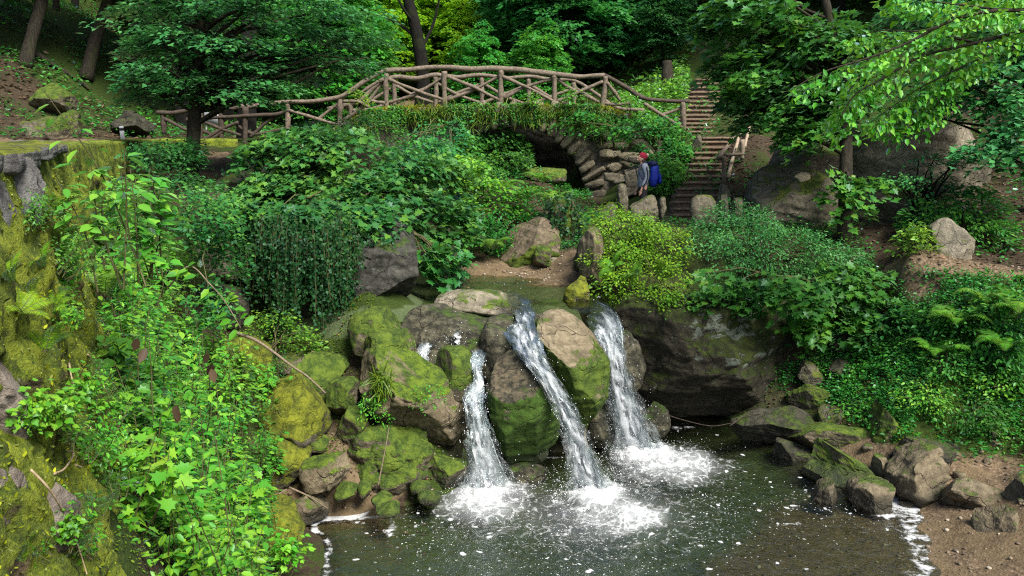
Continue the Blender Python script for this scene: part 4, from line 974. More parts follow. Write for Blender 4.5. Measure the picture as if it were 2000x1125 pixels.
# voussoirs round the arch and rubble facing
rg = np.random.default_rng(31); mb = MB(); fv = MB()
def stone(mbx, c, s, ang, seed):
    W, Fb = rock_shape(s, seed, 3, 4.5, 4, (.75, .95), rough=.09, fine=.006); ca, sa = math.cos(ang), math.sin(ang)
    R = np.array([[ca, 0, -sa], [0, 1, 0], [sa, 0, ca]]); mbx.add(W @ R.T + c, Fb.tolist())
nv = 27
for i in range(nv):
    if i > 15: continue
    th = math.pi * (i + .5) / nv + rg.normal() * .012
    l = rg.uniform(.24, .36); rr = 1.0
    x = acx + (asp + l * .75) * math.cos(th); z = arz + (arh + l * .75) * math.sin(th)
    zt = np.interp(x, dk[:, 0], dk[:, 2]) - .12
    if z > zt - .05: l *= .6; x = acx + (asp + l * .75) * math.cos(th); z = min(arz + (arh + l * .75) * math.sin(th), zt)
    stone(mb, np.array([x, BY - rg.uniform(.02, .1), z]), (l, .16, rg.uniform(.085, .12)), math.atan2(arh * math.sin(th), asp * math.cos(th)) + rg.normal() * .08, 500 + i)
    stone(mb, np.array([acx + (asp + .9) * math.cos(th) * 1.02, BY - .02, min(arz + (arh + .78) * math.sin(th), zt)]), (rg.uniform(.2, .32), .13, rg.uniform(.09, .14)), th + rg.normal() * .15, 560 + i)
mb.build('arch_stones', M['voussoir'], bridge)
k = 0
for row in range(11):
    z0 = 3.1 + row * .26
    x = acx + asp + .2
    while x < BX(1345, 300)[0]:
        w = rg.uniform(.16, .34); zt = np.interp(x + w, dk[:, 0], dk[:, 2]) - .15
        if z0 < zt and ((x + w - acx) / (asp + .75)) ** 2 + ((z0 - arz) / (arh + .75)) ** 2 > 1.0:
            stone(fv, np.array([x + w, BY - rg.uniform(0, .1), z0 + rg.normal() * .03]), (w, .15, rg.uniform(.1, .15)), rg.normal() * .12, 700 + k)
        x += 2 * w + .03; k += 1
x = BX(700, 230)[0]
while x < BX(1200, 230)[0]:
    w = rg.uniform(.14, .26); zt = np.interp(x + w, dk[:, 0], dk[:, 2])
    stone(fv, np.array([x + w, BY - .03 - rg.uniform(0, .06), zt - .1]), (w, .17, rg.uniform(.08, .12)), rg.normal() * .06, 800 + k)
    if rg.random() < .6: stone(fv, np.array([x + w, BY - .02, zt - .3]), (w * .8, .14, .1), rg.normal() * .1, 860 + k)
    x += 2 * w + .02; k += 1
fv.build('facing_stones', M['voussoir'], bridge)
for i, (px, py, s) in enumerate([(1232, 345, (.16, .16, .30)), (1222, 375, (.24, .18, .13)), (1213, 352, (.22, .15, .10)), (1240, 312, (.18, .15, .10)), (1195, 345, (.2, .15, .11)), (1215, 395, (.16, .16, .22)), (1243, 365, (.14, .14, .1))]):
    V, Fa = rock_shape(s, 1000 + i, 4, 5, 3, rough=.06)
    link('pier_stone', mesh_uniform('pier_stone', off(V + P(px, py, 21.75), bridge), Fa), M['voussoir'], bridge)

# ------------------------------------------------------------------ railings
def pole(name, pts, r, mat, parent, seed, seg=8, nsub=7):
    q = smooth_path(np.array(pts), nsub); n = len(q)
    r = r * .88
    rr = r * (1 + .12 * np.sin(np.linspace(0, 7 + seed % 3, n) + seed)) * np.linspace(1.08, .9, n)
    q = q + .35 * r * np.c_[fbm(q * 1.3 + seed, 2), fbm(q * 1.3 + seed + 9, 2), fbm(q * 1.3 + seed + 19, 2)]
    return MB().tube(q, rr, seg, True, .16, seed).build(name, mat, parent)
rail = thing('log_railing', 'rustic log railing along the near side of the bridge', 'railing', P(960, 210, BY + .05))
RY = BY + .08
for k, (px, y0, y1) in enumerate([(562, 201, 272), (664, 191, 250), (755, 143, 214), (868, 138, 212), (978, 138, 211), (1083, 147, 210), (1180, 148, 213), (1335, 200, 266)]):
    pole('post', [P(px + (3 if k == 6 else 0), y0, RY), P(px, (y0 + y1) / 2, RY), P(px - (6 if k == 6 else 0), y1 + 4, RY)], .085, M['wood'], rail, 10 + k)
pole('handrail', [P(a, b, RY - .02) for a, b in [(468, 210), (510, 206), (560, 199), (610, 198), (665, 189), (710, 160), (752, 138)]], .075, M['wood'], rail, 21)
pole('handrail', [P(a, b, RY - .02) for a, b in [(750, 137), (800, 136), (860, 132), (915, 135), (975, 134), (1085, 146), (1130, 150), (1182, 146)]], .085, M['wood'], rail, 22)
pole('handrail', [P(a, b, RY - .02) for a, b in [(1178, 146), (1215, 166), (1252, 189), (1282, 196), (1347, 198)]], .07, M['wood_dark'], rail, 23)
BR = [[(758, 155), (800, 172), (865, 195)], [(758, 201), (815, 182), (866, 150)], [(873, 150), (920, 168), (976, 195)], [(873, 196), (925, 175), (976, 148)], [(981, 150), (1030, 171), (1081, 197)], [(983, 192), (1030, 168), (1082, 154)],
      [(1087, 199), (1130, 180), (1178, 159)], [(1088, 154), (1115, 173), (1174, 201)], [(1186, 162), (1200, 180), (1212, 197)], [(1180, 202), (1205, 204), (1232, 201)], [(1258, 202), (1295, 225), (1333, 249)], [(1288, 227), (1333, 209)],
      [(750, 155), (730, 165), (706, 181)], [(749, 158), (722, 195), (703, 210)], [(562, 214), (609, 229), (660, 243)], [(598, 250), (627, 229), (662, 201)], [(670, 198), (700, 199), (722, 210)], [(668, 237), (700, 215), (724, 197)], [(725, 198), (752, 202)]]
for k, b in enumerate(BR):
    pole('brace', [P(x, y, RY + (.05 if k % 2 else -.04)) for x, y in b], .055, M['wood'], rail, 40 + k, 7)
back = thing('log_railing', 'rustic log railing along the far side of the bridge', 'railing', P(960, 208, BY + 1.8))
RB = BY + 1.85
bp = [(683, 205, 232), (770, 156, 208), (851, 151, 208), (940, 151, 209), (1032, 154, 212), (1120, 161, 215), (1255, 218, 250)]
for k, (px, y0, y1) in enumerate(bp): pole('post', [P(px, y0, RB), P(px + 1, (y0 + y1) / 2, RB), P(px, y1 + 4, RB)], .08, M['wood'], back, 70 + k)
pole('handrail', [P(a, b, RB - .02) for a, b in [(640, 213), (700, 198), (735, 168), (770, 152), (815, 153), (850, 147), (895, 151), (940, 147), (985, 152), (1035, 150), (1080, 156), (1120, 157), (1165, 184), (1205, 210), (1258, 216)]], .07, M['wood'], back, 81)
for k in range(5):
    a, b = bp[k], bp[k + 1]
    pole('brace', [P(a[0] + 4, a[1] + 12, RB), P((a[0] + b[0]) / 2, (a[1] + b[2]) / 2 + 6, RB), P(b[0] - 4, b[2] - 8, RB)], .055, M['wood'], back, 90 + k, 7)
    pole('brace', [P(a[0] + 4, a[2] - 8, RB + .06), P((a[0] + b[0]) / 2, (a[2] + b[1]) / 2 + 2, RB + .06), P(b[0] - 4, b[1] + 14, RB + .06)], .055, M['wood'], back, 97 + k, 7)
pole('brace', [P(1125, 172, RB), P(1165, 196, RB), P(1250, 246, RB)], .055, M['wood'], back, 105, 7)
fen = thing('log_fence', 'dark log fence along the road left of the bridge, behind the maple trunk', 'fence', P(440, 280, 23.7)); FY = 23.6
for k, (px, y0, y1) in enumerate([(320, 222, 262), (391, 213, 290), (432, 215, 282), (478, 208, 288)]): pole('post', [P(px, y0, FY), P(px, y1, FY)], .085, M['wood_dark'], fen, 110 + k)
for k, b in enumerate([[(306, 220), (340, 221), (376, 214), (400, 212), (436, 216), (470, 209)], [(364, 235), (400, 231), (437, 229), (474, 227), (539, 223), (560, 216)]]): pole('handrail', [P(x, y, FY - .05) for x, y in b], .06, M['wood_dark'], fen, 120 + k)
for k, b in enumerate([[(397, 238), (434, 252), (470, 264)], [(392, 254), (455, 278)], [(394, 275), (430, 254), (466, 238)], [(487, 268), (520, 240), (552, 220)], [(322, 232), (361, 252), (385, 258)], [(362, 252), (388, 240)], [(396, 280), (420, 268), (440, 255)], [(462, 244), (500, 262), (556, 250)]]):
    pole('brace', [P(x, y, FY + (.05 if k % 2 else -.03)) for x, y in b], .055, M['wood_dark'], fen, 130 + k, 7)

# ================================================================== stairs
def stair(name, label, rows, tread=.34):
    root = thing(name, label, 'stairs', P((rows[0][1] + rows[0][2]) / 2, rows[0][0], rows[0][3]))
    for k, (y, x0, x1, Y) in enumerate(rows):
        a = P(x0, y, Y); b = P(x1, y, Y); c = (a + b) / 2; hw = (b[0] - a[0]) / 2
        V, Fa = rock_shape((hw, .30, .20), 1200 + k, 4, 8, 0, rough=.012, fine=.006)
        st = link('step', mesh_uniform('step', off(V + c + np.array([0, .30, -.205]), root), Fa), M['step'], root)
        q = np.array([[a[0] + .01, Y - .005, c[2] - .03], [(a[0] + b[0]) / 2, Y - .012, c[2] - .025], [b[0] - .01, Y, c[2] - .03]])
        MB().tube(smooth_path(q, 5), .036, 8, True, .15, k).build('nosing', M['riser'], st)
    return root
rows = []
for k, y in enumerate([268, 276, 287, 297, 308, 319, 331, 343, 355, 367, 380, 393, 406, 418]):
    u = k / 11; rows.append((y, 1366 - 46 * min(u, 1) - 6 * (u > .8), 1434 - 24 * min(u, 1), 22.9 - .27 * k))
stair('log_stairs', 'lower flight of earth and log stairs coming down in front of the bridge', rows)
rows = []
for k, y in enumerate([256, 248, 240, 232, 224, 215, 206, 197, 188, 179, 170, 162, 154]):
    u = k / 12; rows.append((y, 1312 + 46 * u - (8 if k < 3 else 0), 1394 + 22 * u, 23.8 + .42 * k))
stair('log_stairs', 'upper flight of earth and log stairs climbing away behind the bridge end', rows)
hr = thing('log_handrail', 'pale branch handrail on the right of the lower stairs', 'handrail', P(1415, 360, 20.6))
pole('handrail', [P(1404, 308, 20.6), P(1418, 290, 21.2), P(1434, 268, 22.2)], .06, M['wood'], hr, 151)
pole('post', [P(1413, 305, 20.7), P(1415, 362, 20.7)], .065, M['wood'], hr, 152)
pole('handrail', [P(1421, 348, 20.9), P(1435, 297, 21.6), P(1447, 256, 22.4), P(1453, 240, 22.9), P(1458, 228, 23.3), P(1463, 217, 23.7), P(1478, 198, 24.4)], .05, M['wood_pale'], hr, 153)
pole('brace', [P(1417, 303, 20.75), P(1455, 300, 21.3)], .045, M['wood'], hr, 154)
pole('post', [P(1450, 272, 21.4), P(1450, 312, 21.4)], .065, M['wood_pale'], hr, 155)
pole('brace', [P(1454, 288, 21.9), P(1462, 255, 22.8), P(1474, 219, 24.0)], .04, M['wood_pale'], hr, 156)

# ================================================================== signs and post by the road
M['white'] = mat_plain('white_plastic', (.62, .62, .60), (.75, .75, .73), 30, .5, .05)
M['black'] = mat_plain('black_plastic', (.015, .015, .016), (.03, .03, .03), 30, .5, .05)
M['blue'] = mat_plain('sign_blue', (.03, .08, .14), (.04, .10, .17), 30, .5, .05)
M['red'] = mat_plain('sign_red', (.40, .05, .035), (.50, .08, .05), 30, .5, .05)
M['metal'] = mat_plain('grey_metal', (.22, .23, .23), (.32, .33, .33), 30, .45, .05)
gp = thing('guide_post', 'white roadside guide post with a black band at the edge of the road', 'post', P(240, 272, 20.2)); a = P(240, 270, 20.2); b = P(236.5, 246, 20.2)
v = (b - a); MB().tube([a - v * .4, a + v * .96, b], [.055, .055, .035], 10, True, sq=.6).build('post_body', M['white'], gp)
MB().tube([a + v * .62, a + v * .84], .058, 10, True, sq=.62).build('reflector_band', M['black'], gp)
def text(s, loc, size, mat, name, parent):
    cu = bpy.data.curves.new('txt', 'FONT'); cu.body = s; cu.size = size; cu.extrude = .004; cu.align_x = 'CENTER'; cu.align_y = 'CENTER'
    o = bpy.data.objects.new('txt', cu); COL.objects.link(o); dg = bpy.context.evaluated_depsgraph_get()
    me = bpy.data.meshes.new_from_object(o.evaluated_get(dg)); bpy.data.objects.remove(o)
    me.materials.clear(); me.transform(Matrix.Rotation(math.pi / 2, 4, 'X')); q = link(name, me, mat, parent); q.location = off(np.array([loc]), parent)[0]; return q
ps = thing('parking_sign', 'dark parking sign with a white letter P beyond the log fence', 'sign', P(431, 270, 29)); c = P(431, 208, 29)
MB().tube([P(431, 285, 29.05), P(431, 196, 29.05)], .035, 8).build('sign_post', M['metal'], ps)
MB().box(c + np.array([0, .0, 0]), (.13, .012, .13)).build('sign_panel', M['blue'], ps, False); text('P', c - np.array([0, .02, 0]), .26, M['white'], 'lettering', ps)
rs = thing('direction_sign', 'small red and white sign panel beside the maple trunk', 'sign', P(392, 270, 28)); c = P(401, 206, 28)
MB().tube([P(391, 285, 28.05), P(391, 196, 28.05)], .04, 8).build('sign_post', M['metal'], rs)
MB().box(c, (.16, .012, .075)).build('sign_panel', M['red'], rs, False)
MB().box(c + np.array([-.1, -.016, .01]), (.035, .004, .03)).box(c + np.array([.05, -.016, .0]), (.06, .004, .012)).box(c + np.array([.12, -.016, .02]), (.02, .004, .03)).build('sign_marking', M['white'], rs, False)
bd = thing('notice_board', 'pale grey board standing beyond the log fence', 'board', P(415, 255, 30)); c = P(417, 231, 30)
MB().box(c, (.30, .02, .20)).build('board_panel', M['metal'], bd, False)
for px in (403, 430): MB().tube([P(px, 285, 30.05), P(px, 220, 30.05)], .03, 8).build('leg', M['metal'], bd)

# ================================================================== walker
M['skin'] = mat_plain('skin', (.42, .24, .17), (.50, .29, .21), 20, .55, .02)
M['jacket'] = mat_plain('jacket_grey', (.17, .19, .24), (.26, .28, .34), 25, .85, .3, .008)
M['stripe'] = mat_plain('stripe_black', (.02, .02, .025), (.035, .035, .04), 25, .85, .2)
M['pants'] = mat_plain('trousers_black', (.012, .012, .014), (.03, .03, .032), 25, .9, .3)
M['hat'] = mat_plain('hat_red', (.24, .012, .03), (.36, .022, .05), 60, .9, .8, .008)
M['pom'] = mat_plain('pompom', (.45, .36, .28), (.60, .50, .40), 60, .95, .8, .01)
M['pack'] = mat_plain('pack_blue', (.006, .018, .20), (.012, .035, .36), 12, .6, .3, .01)
M['pack2'] = mat_plain('pack_navy', (.008, .010, .05), (.014, .018, .09), 12, .6, .3, .01)
M['shoe'] = mat_plain('boot', (.05, .035, .025), (.09, .06, .045), 25, .8, .3)
M['hair'] = mat_plain('hair', (.035, .02, .012), (.07, .04, .024), 60, .6, .4)
def skinned(name, verts, edges, radii, mat, parent, sub=2, root=0):
    me = bpy.data.meshes.new(name); me.from_pydata([tuple(map(float, v)) for v in verts], edges, []); o = bpy.data.objects.new(name, me); COL.objects.link(o)
    o.modifiers.new('Skin', 'SKIN'); o.modifiers['Skin'].use_smooth_shade = True
    for i, r in enumerate(radii):
        rr = r if hasattr(r, '__len__') else (r, r); me.skin_vertices[0].data[i].radius = rr; me.skin_vertices[0].data[i].use_root = (i == root)
    s = o.modifiers.new('Sub', 'SUBSURF'); s.levels = sub; s.render_levels = sub
    dg = bpy.context.evaluated_depsgraph_get(); m2 = bpy.data.meshes.new_from_object(o.evaluated_get(dg)); m2.name = name
    bpy.data.objects.remove(o); m2.materials.clear(); return link(name, m2, mat, parent)
feet = P(1254, 436, 19.5); 
per = thing('person', 'walker in a red bobble hat and grey jacket looking up by the bridge pier', 'person', feet); per.rotation_euler = (0, 0, RAD(188)); per.scale = (.93, .93, .93)
# local frame: x = forward, y = left, z = up   (turned to face the picture's left)
HT = 1.0
body_v = [(0, 0, .90), (0, 0, 1.02), (.01, 0, 1.18), (.01, 0, 1.33), (.015, 0, 1.42), (.03, 0, 1.48), (.045, 0, 1.545), (.05, 0, 1.60),
          (.0, .10, .86), (.02, .10, .48), (-.02, .10, .10), (.10, .105, .04), (0, -.10, .86), (-.06, -.10, .48), (-.14, -.10, .11), (-.02, -.105, .04),
          (0, .17, 1.38), (-.03, .21, 1.12), (.08, .205, .89), (.105, .195, .81), (0, -.17, 1.38), (-.02, -.21, 1.12), (.09, -.20, .88), (.115, -.19, .80)]
body_e = [(0, 1), (1, 2), (2, 3), (3, 4), (4, 5), (5, 6), (6, 7), (0, 8), (8, 9), (9, 10), (10, 11), (0, 12), (12, 13), (13, 14), (14, 15), (4, 16), (16, 17), (17, 18), (18, 19), (4, 20), (20, 21), (21, 22), (22, 23)]
body_r = [(.13, .10), (.12, .095), (.12, .10), (.125, .10), (.07, .07), (.05, .05), (.075, .08), (.07, .08), .08, .055, .04, .03, .08, .055, .04, .03, .055, .042, .028, .022, .055, .042, .028, .022]
# hands: five fingers each, added to the same surface
for base, sgn in ((19, 1), (23, -1)):
    w = np.array(body_v[base])
    for f, (dx, ln) in enumerate([(.028, .070), (.010, .080), (-.008, .075), (-.026, .058)]):
        i = len(body_v); a = w + np.array([dx * .9 + .006, 0, -.045]); b_ = a + np.array([.006 + .004 * f, -sgn * .008, -ln * .55]); c_ = b_ + np.array([.010, -sgn * .014, -ln * .4])
        body_v += [tuple(a), tuple(b_), tuple(c_)]; body_e += [(base, i), (i, i + 1), (i + 1, i + 2)]; body_r += [.011, .009, .008]
    i = len(body_v); a = w + np.array([.034, -sgn * .01, -.012]); b_ = a + np.array([.018, -sgn * .012, -.035]); body_v += [tuple(a), tuple(b_)]; body_e += [(base, i), (i, i + 1)]; body_r += [.012, .009]
skinned('body', body_v, body_e, body_r, M['skin'], per, 2)
hd = rotm(0, RAD(-18), 0)      # head tipped back
def headpart(name, shapes, mat):
    m = MB()
    for c, s, sub in shapes:
        Vv, Ff = ico(sub); m.add((Vv * np.array(s) + np.array(c)) @ hd.T + np.array([.05, 0, 1.57]), Ff.tolist())
    return m.build_local(name, mat, per)
def _bl(self, name, mat, parent): return link(name, mesh_lists(name, np.concatenate(self.V), self.F, True), mat, parent)
MB.build_local = _bl
headpart('face', [((.015, 0, .01), (.092, .074, .112), 3), ((.085, 0, -.055), (.03, .032, .03), 2), ((.108, 0, .0), (.024, .014, .022), 2), ((.098, .0, -.042), (.012, .026, .007), 2), ((.0, .075, .0), (.02, .01, .032), 2), ((.0, -.075, .0), (.02, .01, .032), 2)], M['skin'])
headpart('eye', [((.092, .032, .025), (.009, .013, .008), 2), ((.092, -.032, .025), (.009, .013, .008), 2)], M['black'])
headpart('hair', [((-.045, 0, -.03), (.065, .078, .10), 3), ((-.05, .02, -.12), (.04, .06, .07), 2)], M['hair'])
headpart('knit_hat', [((-.012, 0, .075), (.108, .094, .088), 3), ((-.012, 0, .035), (.112, .098, .03), 3)], M['hat'])
headpart('pompom', [((-.105, 0, .125), (.042, .042, .042), 3)], M['pom'])
jv = [(0, 0, .84), (0, 0, .98), (.012, 0, 1.16), (.015, 0, 1.32), (.01, 0, 1.42), (.02, 0, 1.485), (0, .175, 1.385), (-.03, .215, 1.12), (.075, .21, .90), (0, -.175, 1.385), (-.02, -.215, 1.12), (.085, -.205, .89)]
skinned('jacket', jv, [(0, 1), (1, 2), (2, 3), (3, 4), (4, 5), (4, 6), (6, 7), (7, 8), (4, 9), (9, 10), (10, 11)], [(.165, .135), (.155, .125), (.15, .13), (.155, .135), (.10, .10), (.072, .072), .08, .062, .048, .08, .062, .048], M['jacket'], per, 2, 2)
for sgn in (1, -1):
    MB().tube(np.array([(.0, sgn * .262, 1.39), (-.028, sgn * .281, 1.25), (-.03, sgn * .279, 1.12), (.02, sgn * .268, 1.0), (.07, sgn * .258, .92)]), .014, 6).build_local('sleeve_stripe', M['stripe'], per)
tv = [(0, 0, .92), (0, 0, .84), (.0, .095, .80), (.02, .10, .48), (-.02, .10, .11), (0, -.095, .80), (-.06, -.10, .48), (-.14, -.10, .12)]
skinned('trousers', tv, [(0, 1), (1, 2), (2, 3), (3, 4), (1, 5), (5, 6), (6, 7)], [(.15, .12), (.14, .115), .095, .075, .06, .095, .075, .06], M['pants'], per, 2, 1)
for (x, y) in ((.03, .105), (-.09, -.105)):
    V, Fa = rock_shape((.14, .052, .055), 77, 3, 2.6, 0, rough=.02, fine=.002); m = MB().add(V + np.array([x, y, .05]), Fa.tolist()); m.build_local('boot', M['shoe'], per)
bpk = thing('backpack', 'bright blue hiking backpack worn by the walker', 'backpack', feet); bpk.rotation_euler = per.rotation_euler; bpk.scale = per.scale
V, Fa = rock_shape((.125, .16, .29), 78, 4, 2.8, 2, rough=.03, fine=.004); V[:, 0] *= 1 + .25 * sstep(.1, -.25, V[:, 2])
MB().add(V + np.array([-.265, 0, 1.17]), Fa.tolist()).build_local('pack_body', M['pack'], bpk)
V, Fa = rock_shape((.11, .145, .07), 79, 4, 2.6, 0, rough=.03, fine=.004); MB().add(V + np.array([-.235, 0, 1.45]), Fa.tolist()).build_local('lid', M['pack2'], bpk)
V, Fa = rock_shape((.05, .12, .13), 80, 4, 2.8, 0, rough=.03, fine=.004); MB().add(V + np.array([-.40, 0, 1.08]), Fa.tolist()).build_local('pocket', M['pack'], bpk)
for sgn in (1, -1):
    MB().tube(smooth_path(np.array([(-.17, sgn * .10, 1.40), (-.03, sgn * .115, 1.50), (.11, sgn * .115, 1.42), (.15, sgn * .12, 1.28), (.06, sgn * .165, 1.08), (-.14, sgn * .15, 1.0)]), 5), .02, 6, sq=.5).build_local('strap', M['pack2'], bpk)
# ================================================================== plants
def branch_to(mb, a, b, r, rg, sag=.12, seg=5, n=5):
    a = np.array(a, float); b = np.array(b, float); l = np.linalg.norm(b - a)
    t = np.linspace(0, 1, n)[:, None]
    q = a + (b - a) * t + UP * (l * sag * np.sin(t * math.pi)) + rg.normal(size=(n, 3)) * l * .03 * np.sin(t * math.pi)
    mb.tube(q, r * np.linspace(1, .3, n), seg, False)

def shrub(name, label, cat, blobs, ns, M_, leaf, T_, mat, base, seed, Ls=.5, Ws=.3, droop=.25, jit=.35, tilt=.25, rmin=.45, stems=14, group=None, stem_r=.018, upper=.25, stem_mat='stem', front=None):
    rg = np.random.default_rng(seed); base = np.asarray(base, float)
    root = thing(name, label, cat, base, group)
    c, d, k = blob_centres(blobs, ns, rg, rmin, upper)
    if front is not None:       # thin the far side
        kp = (d[:, 1] < .35) | (rg.random(len(d)) < front); c, d = c[kp], d[kp]
    od = nrm(c - base); od[:, 2] *= .35
    p, dr, up = sprays(c, od + .35 * rg.normal(size=c.shape) * [1, 1, .3], Ls, Ws, M_, rg, droop, jit, tilt)
    Leaves().add(T_, p, dr, up, leaf * rg.uniform(.45, 1.35, len(p))).build('foliage', L[mat], root)
    mb = MB()
    for j in rg.choice(len(c), min(stems, len(c)), replace=False): branch_to(mb, base + rg.normal(size=3) * [.08, .08, 0], c[j], stem_r, rg)
    if stems: mb.build('stem', M[stem_mat], root)
    return root

def tree(name, label, base, top, r, blobs, ns, M_, leaf, T_, mat, seed, Ls=1.0, Ws=.55, droop=.2, jit=.3, tilt=.18, rmin=.3, limbs=26, bend=None, bark='bark', group=None, upper=.1, cat='tree'):
    rg = np.random.default_rng(seed); base = np.asarray(base, float); top = np.asarray(top, float)
    root = thing(name, label, cat, base, group)
    mid = (base + top) / 2 + (np.zeros(3) if bend is None else np.array(bend))
    q = smooth_path([base - UP * .3, base + (top - base) * .03, mid, top], 8)
    mb = MB(); rr = r * np.linspace(1, .45, len(q)); rr[:4] *= np.array([1.5, 1.35, 1.2, 1.1]); mb.tube(q, rr, 12, True, .12, seed)
    c, d, k = blob_centres(blobs, ns, rg, rmin, upper)
    if limbs:
        for j in rg.choice(len(c), min(limbs, len(c)), replace=False):
            zz = np.clip(c[j, 2] - .35 * np.linalg.norm((c[j] - base)[:2]), q[3, 2], q[-1, 2]); i = np.argmin(abs(q[:, 2] - zz))
            branch_to(mb, q[i], c[j], r * .26, rg, .06)
    mb.build('trunk', M[bark], root)
    i = np.array([np.argmin(abs(q[:, 2] - z)) for z in c[:, 2]]); od = c - q[i]; od[:, 2] = 0
    p, dr, up = sprays(c, nrm(od) + .3 * rg.normal(size=c.shape) * [1, 1, .2], Ls, Ws, M_, rg, droop, jit, tilt)
    Leaves().add(T_, p, dr, up, leaf * rg.uniform(.5, 1.35, len(p))).build('crown', L[mat], root)
    return root

# ---- background forest: four crown kinds, copied
rg = np.random.default_rng(2024)
def proto(seed, mat, ns=300, M_=44, leaf=.27, bark='bark_dark'):
    r_ = np.random.default_rng(seed)
    bl = [(np.array([0, 0, 4.2]), np.array([2.6, 2.4, 2.6])), (np.array([.6, .2, 7.0]), np.array([2.2, 2.2, 2.2])), (np.array([-.9, -.3, 5.8]), np.array([2.2, 2.0, 1.9])), (np.array([.2, 0, 8.8]), np.array([1.5, 1.5, 1.6])), (np.array([1.5, -.5, 4.6]), np.array([1.5, 1.4, 1.2]))]
    return tree('forest_tree', 'x', (0, 0, 0), (.2, 0, 9), .2, bl, ns, M_, leaf, T_QUAD, mat, seed, Ls=1.1, Ws=.65, droop=.25, jit=.4, rmin=.35, limbs=16, bark=bark)
PR = {}
used_p = set()
def forest(kind, px, py, Y, s, label, rz=None, sz=None, group='trees of the wood behind the bridge'):
    """tree whose middle of the crown shows at pixel (px,py)"""
    if kind not in PR: PR[kind] = proto(3000 + len(PR), kind)
    c = P(px, py, Y); gz = H(c[0], c[1])[0]
    o = PR[kind] if kind not in used_p else copy_tree(PR[kind]); used_p.add(kind)
    sz = sz or s
    hz = max(c[2] - 5.6 * sz, gz - .2)
    o.location = (c[0], c[1], hz); o.rotation_euler = (0, 0, rg.uniform(0, 6.28) if rz is None else rz); o.scale = (s, s, sz)
    if hz > gz + .25:                   # long bare stem down to the slope
        h = (hz - gz + 1.0) / sz
        q = np.array([[0, 0, .6], [.03, .02, -h * .4], [-.04, 0, -h]]); MB().tube(q, [.2, .24, .28], 9).build_local('stem', M['bark_dark'], o)
    o['label'] = label; o['group'] = group
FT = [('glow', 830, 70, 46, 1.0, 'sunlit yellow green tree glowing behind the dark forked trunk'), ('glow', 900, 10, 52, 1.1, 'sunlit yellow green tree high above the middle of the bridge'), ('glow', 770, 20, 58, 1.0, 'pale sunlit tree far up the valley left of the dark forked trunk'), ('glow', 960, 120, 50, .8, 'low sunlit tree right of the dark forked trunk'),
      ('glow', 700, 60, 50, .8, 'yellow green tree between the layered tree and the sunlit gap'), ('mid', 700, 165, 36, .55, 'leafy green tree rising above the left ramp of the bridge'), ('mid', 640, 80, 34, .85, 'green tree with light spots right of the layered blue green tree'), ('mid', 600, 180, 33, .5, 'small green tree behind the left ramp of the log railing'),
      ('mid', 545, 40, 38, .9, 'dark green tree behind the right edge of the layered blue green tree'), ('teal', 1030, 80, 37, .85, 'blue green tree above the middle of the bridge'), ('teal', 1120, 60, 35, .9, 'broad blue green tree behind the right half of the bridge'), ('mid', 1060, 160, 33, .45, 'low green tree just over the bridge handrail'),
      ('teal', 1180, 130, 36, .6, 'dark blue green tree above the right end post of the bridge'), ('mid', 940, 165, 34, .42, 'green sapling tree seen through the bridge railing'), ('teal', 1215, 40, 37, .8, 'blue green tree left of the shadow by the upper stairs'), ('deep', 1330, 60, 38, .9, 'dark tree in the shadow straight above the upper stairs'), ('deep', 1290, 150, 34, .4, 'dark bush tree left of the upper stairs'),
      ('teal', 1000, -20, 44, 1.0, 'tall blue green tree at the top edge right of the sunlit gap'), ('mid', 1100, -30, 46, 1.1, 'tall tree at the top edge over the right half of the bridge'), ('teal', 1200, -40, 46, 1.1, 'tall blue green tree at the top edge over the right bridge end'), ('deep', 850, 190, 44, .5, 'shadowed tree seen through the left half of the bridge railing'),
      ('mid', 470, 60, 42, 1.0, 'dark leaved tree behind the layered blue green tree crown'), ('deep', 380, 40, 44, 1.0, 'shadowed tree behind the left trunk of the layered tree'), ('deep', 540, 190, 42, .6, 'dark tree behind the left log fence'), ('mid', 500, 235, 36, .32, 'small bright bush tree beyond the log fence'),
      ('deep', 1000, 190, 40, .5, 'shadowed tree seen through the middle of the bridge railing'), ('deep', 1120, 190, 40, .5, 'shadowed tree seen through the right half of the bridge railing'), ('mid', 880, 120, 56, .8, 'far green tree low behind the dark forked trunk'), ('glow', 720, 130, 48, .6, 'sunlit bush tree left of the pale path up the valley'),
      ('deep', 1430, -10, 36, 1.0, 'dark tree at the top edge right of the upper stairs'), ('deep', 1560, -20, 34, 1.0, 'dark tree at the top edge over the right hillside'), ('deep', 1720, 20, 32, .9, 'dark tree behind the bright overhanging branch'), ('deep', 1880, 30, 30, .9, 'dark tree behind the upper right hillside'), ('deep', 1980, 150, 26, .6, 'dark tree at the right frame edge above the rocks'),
      ('deep', 250, -40, 46, 1.0, 'dark tree at the top of the left hillside'), ('deep', 120, -60, 42, 1.0, 'dark tree above the leaning trunks at top left'), ('deep', 0, -80, 38, 1.0, 'dark tree over the left end of the hillside'), ('mid', 620, -30, 48, 1.2, 'tall tree at the top edge left of the sunlit gap')]
